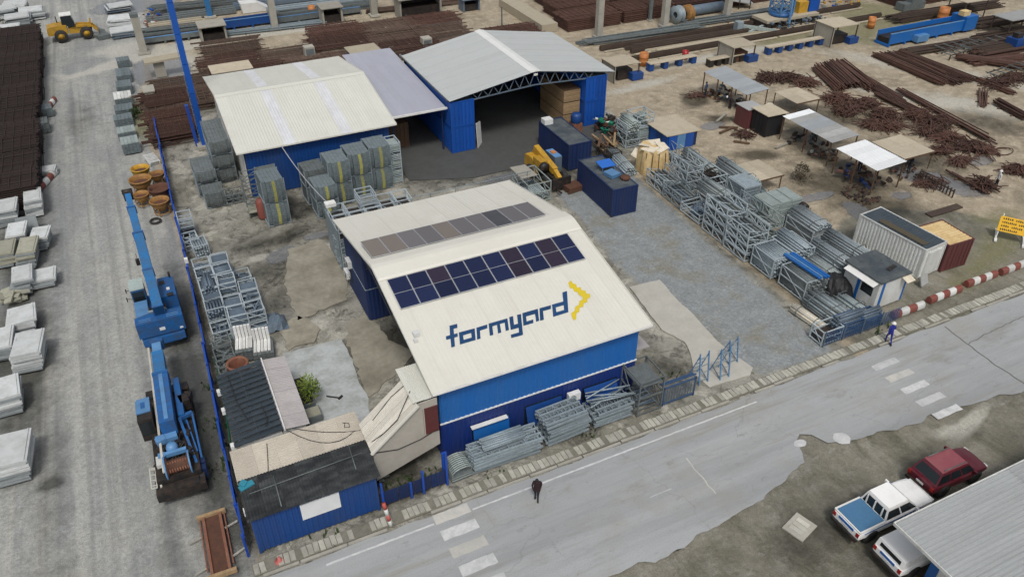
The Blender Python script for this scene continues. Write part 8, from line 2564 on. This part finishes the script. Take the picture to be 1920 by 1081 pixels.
# ------------------------------------------------------------ manhole and road-side bits
mhole = thing('manhole', 'square concrete manhole with a pale cracked cover in the dirt verge', 'manhole', (*(24.97, 17.36), 0), .3)
MB().box(-.72, .72, -.6, .6, -.02, .07).build('frame', M['concrete'], mhole)
for k in range(3):
    MB().cbox((-.32 + k * .32, rnd.uniform(-.03, .03), .085), (.29, .7, .05), rnd.uniform(-.06, .06)).build('cover_slab', M['concrete_pale'], mhole)

# ------------------------------------------------------------ people
def person(label, loc, rz, pose, top, legs, head='hair', skinm='skin', bulk=1., coat=None, helmet=None):
    t = thing('person', label, 'person', (*loc, 0.01), rz)
    J = dict(pelvis=(0, 0, .93), spine=(0, .01, 1.14), chest=(0, .02, 1.34), neck=(0, .03, 1.50), head=(0, .05, 1.60), crown=(0, .05, 1.70),
             shl=(-.17, .02, 1.42), ell=(-.24, .0, 1.15), wrl=(-.25, .08, .92), shr=(.17, .02, 1.42), elr=(.24, .0, 1.15), wrr=(.25, .08, .92),
             hil=(-.09, 0, .88), knl=(-.10, .03, .49), anl=(-.10, -.01, .09), tol=(-.11, .15, .05), hir=(.09, 0, .88), knr=(.10, .03, .49), anr=(.10, -.01, .09), tor=(.11, .15, .05))
    J.update(pose)
    R = dict(pelvis=.135, spine=.12, chest=.145, neck=.055, head=.088, crown=.07, shl=.065, ell=.048, wrl=.032, shr=.065, elr=.048, wrr=.032,
             hil=.095, knl=.065, anl=.045, tol=.038, hir=.095, knr=.065, anr=.045, tor=.038)
    E_ = [('pelvis', 'spine'), ('spine', 'chest'), ('chest', 'neck'), ('neck', 'head'), ('head', 'crown'), ('chest', 'shl'), ('shl', 'ell'), ('ell', 'wrl'), ('chest', 'shr'), ('shr', 'elr'), ('elr', 'wrr'),
          ('pelvis', 'hil'), ('hil', 'knl'), ('knl', 'anl'), ('anl', 'tol'), ('pelvis', 'hir'), ('hir', 'knr'), ('knr', 'anr'), ('anr', 'tor')]
    for s in ('l', 'r'):                      # five fingers, unequal and slightly curled
        w_ = Vector(J['wr' + s]); d = (w_ - Vector(J['el' + s])).normalized()
        side = Vector((0, 1, 0)) - d * d.y
        side.normalize()
        J['pa' + s], R['pa' + s] = w_ + d * .07, .034
        E_.append(('wr' + s, 'pa' + s))
        for k, (o, l) in enumerate(((-.03, .055), (-.01, .075), (.01, .08), (.028, .07), (.05, .04))):
            a = w_ + d * (.08 if k < 4 else .03) + side * o
            e = a + d * l + side * (.015 if k == 4 else 0) + Vector((-.012 if s == 'r' else .012, 0, 0))
            J['f%d%s' % (k, s)], R['f%d%s' % (k, s)] = e, .010
            E_.append(('pa' + s, 'f%d%s' % (k, s)))
    names = list(J)
    for n in ('spine', 'chest', 'pelvis', 'shl', 'shr', 'ell', 'elr'):
        R[n] *= bulk
    if coat:
        R['hil'] = R['hir'] = .13
    me = bpy.data.meshes.new('body')
    me.from_pydata([tuple(J[n]) for n in names], [(names.index(a), names.index(b_)) for a, b_ in E_], [])
    tmp = bpy.data.objects.new('body_tmp', me)
    COL.objects.link(tmp)
    md = tmp.modifiers.new('skin', 'SKIN')
    sv = me.skin_vertices[0].data if me.skin_vertices else None
    if sv is None:
        bm = bmesh.new(); bm.from_mesh(me); bm.verts.layers.skin.verify(); bm.to_mesh(me); bm.free()
        sv = me.skin_vertices[0].data
    for i, n in enumerate(names):
        sv[i].radius = (R[n], R[n] * (.78 if n in ('chest', 'spine', 'pelvis') else 1.))
        sv[i].use_root = n == 'pelvis'
    md2 = tmp.modifiers.new('sub', 'SUBSURF')
    md2.levels = md2.render_levels = 1
    dg = bpy.context.evaluated_depsgraph_get()
    ev = bpy.data.meshes.new_from_object(tmp.evaluated_get(dg))
    bpy.data.objects.remove(tmp)
    for m in (top, legs, skinm):
        ev.materials.append(M[m])
    pz = Vector(J['pelvis']).z
    wl, wr_, nk = Vector(J['wrl']), Vector(J['wrr']), Vector(J['neck'])
    for p in ev.polygons:
        c = p.center
        p.use_smooth = True
        far = min((c - wl).length, (c - wr_).length)
        hd = (c - Vector(J['head'])).length < .17 and (c - nk).dot(Vector(J['head']) - nk) > .02
        p.material_index = 2 if hd or far < .03 or (far < .2 and c.z < min(wl.z, wr_.z) + .01 and abs(c.x) > .2) else (1 if c.z < (coat or pz - .02) else 0)
    o = bpy.data.objects.new('body', ev)
    COL.objects.link(o)
    kid(o, t)
    hd = Vector(J['head']); up = (Vector(J['crown']) - Vector(J['head'])).normalized()
    hc = hd + up * .045
    fwd = Vector((0, 1, 0)) - up * up.y
    fwd.normalize()
    MB().cbox(hc + fwd * .10 - up * .02, (.025, .035, .04)).cbox(hc + fwd * .092 - up * .065, (.05, .012, .012)).build('face', M[skinm], t)
    b = MB()
    for s in (-1, 1):
        b.cbox(hc + fwd * .088 + Vector((s * .034, 0, 0)), (.022, .014, .012))
    b.build('eyes', M['cable'], t)
    b = MB()
    if helmet:
        b.lathe([(.155, .02), (.118, .03), (.115, .07), (.09, .12), (.04, .145), (0, .15)], (0, 0, 0), 14)
        o = b.build('helmet', M[helmet], t)
    else:
        b.lathe([(.098, -.02), (.104, .03), (.092, .08), (.05, .115), (0, .125)], (0, 0, 0), 12)
        o = b.build('hair', M['hair'], t)
    o.location = hc - fwd * .012
    o.rotation_euler = up.to_track_quat('Z', 'Y').to_euler()
    for s in ('l', 'r'):
        a = Vector(J['an' + s]); q = Vector(J['to' + s])
        MB().cbox((a + q) / 2 + Vector((0, 0, -.012)), (.09, .27, .075), math.atan2(-(q - a).x, (q - a).y)).build('boot', M['machine_dark'], t)
    return t
stride = dict(knl=(-.10, .20, .50), anl=(-.10, .17, .10), tol=(-.11, .33, .06), knr=(.10, -.08, .48), anr=(.10, -.30, .14), tor=(.10, -.17, .05), ell=(-.24, -.12, 1.17), wrl=(-.23, -.12, .93), elr=(.24, .1, 1.18), wrr=(.22, .27, .99))
hunch = dict(stride, spine=(0, .05, 1.13), chest=(0, .12, 1.31), neck=(0, .21, 1.44), head=(0, .28, 1.52), crown=(0, .32, 1.61), shl=(-.18, .13, 1.38), shr=(.18, .13, 1.38), ell=(-.22, .05, 1.14), wrl=(-.13, .25, 1.05), elr=(.22, .07, 1.14), wrr=(.13, .26, 1.04))
amble = dict(stride, knl=(-.08, .12, .5), anl=(-.08, .08, .1), tol=(-.09, .24, .05), knr=(.08, -.02, .5), anr=(.08, -.16, .11), tor=(.08, -.02, .05), chest=(0, .05, 1.33), neck=(0, .09, 1.48), head=(0, .13, 1.57), crown=(0, .15, 1.67), wrl=(-.2, .1, .98), wrr=(.2, .14, .98))
person('worker in royal blue coverall and white helmet walking on the drain edge', (40.85, 26.48), -.5, stride, 'coverall', 'coverall', helmet='white')
person('person in a dark maroon jacket walking hunched along the road line', (13.37, 24.94), 2.6, amble, 'jacket', 'trousers', bulk=1.28, coat=.62)
person('far worker in a white shirt and dark trousers near the right edge', (66.65, 38.43), 1.2, {}, 'shirt', 'workwear', helmet='white')
bend = dict(spine=(0, .1, 1.1), chest=(0, .26, 1.22), neck=(0, .40, 1.28), head=(0, .48, 1.30), crown=(0, .57, 1.32), shl=(-.18, .28, 1.24), shr=(.18, .28, 1.24), ell=(-.22, .40, 1.0), wrl=(-.12, .5, .82), elr=(.22, .4, 1.0), wrr=(.12, .5, .82))
person('worker in faded blue clothes standing at the left post of the long tin shelter', (55.85, 66.94), .4, {}, 'blue_shirt', 'workwear')
person('worker in dark clothes bending at the near end of the long tin shelter', (56.40, 63.20), 1.3, bend, 'workwear', 'workwear', helmet='white')
person('worker in navy clothes under the bright white shelter edge', (57.86, 46.06), -.6, bend, 'coverall', 'workwear')
person('worker in dark clothes under the patched tin shelter', (58.92, 52.82), .9, bend, 'workwear', 'workwear')
person('worker in black clothes beside the bright white shelter corner', (62.04, 44.07), 1.5, {}, 'workwear', 'workwear')
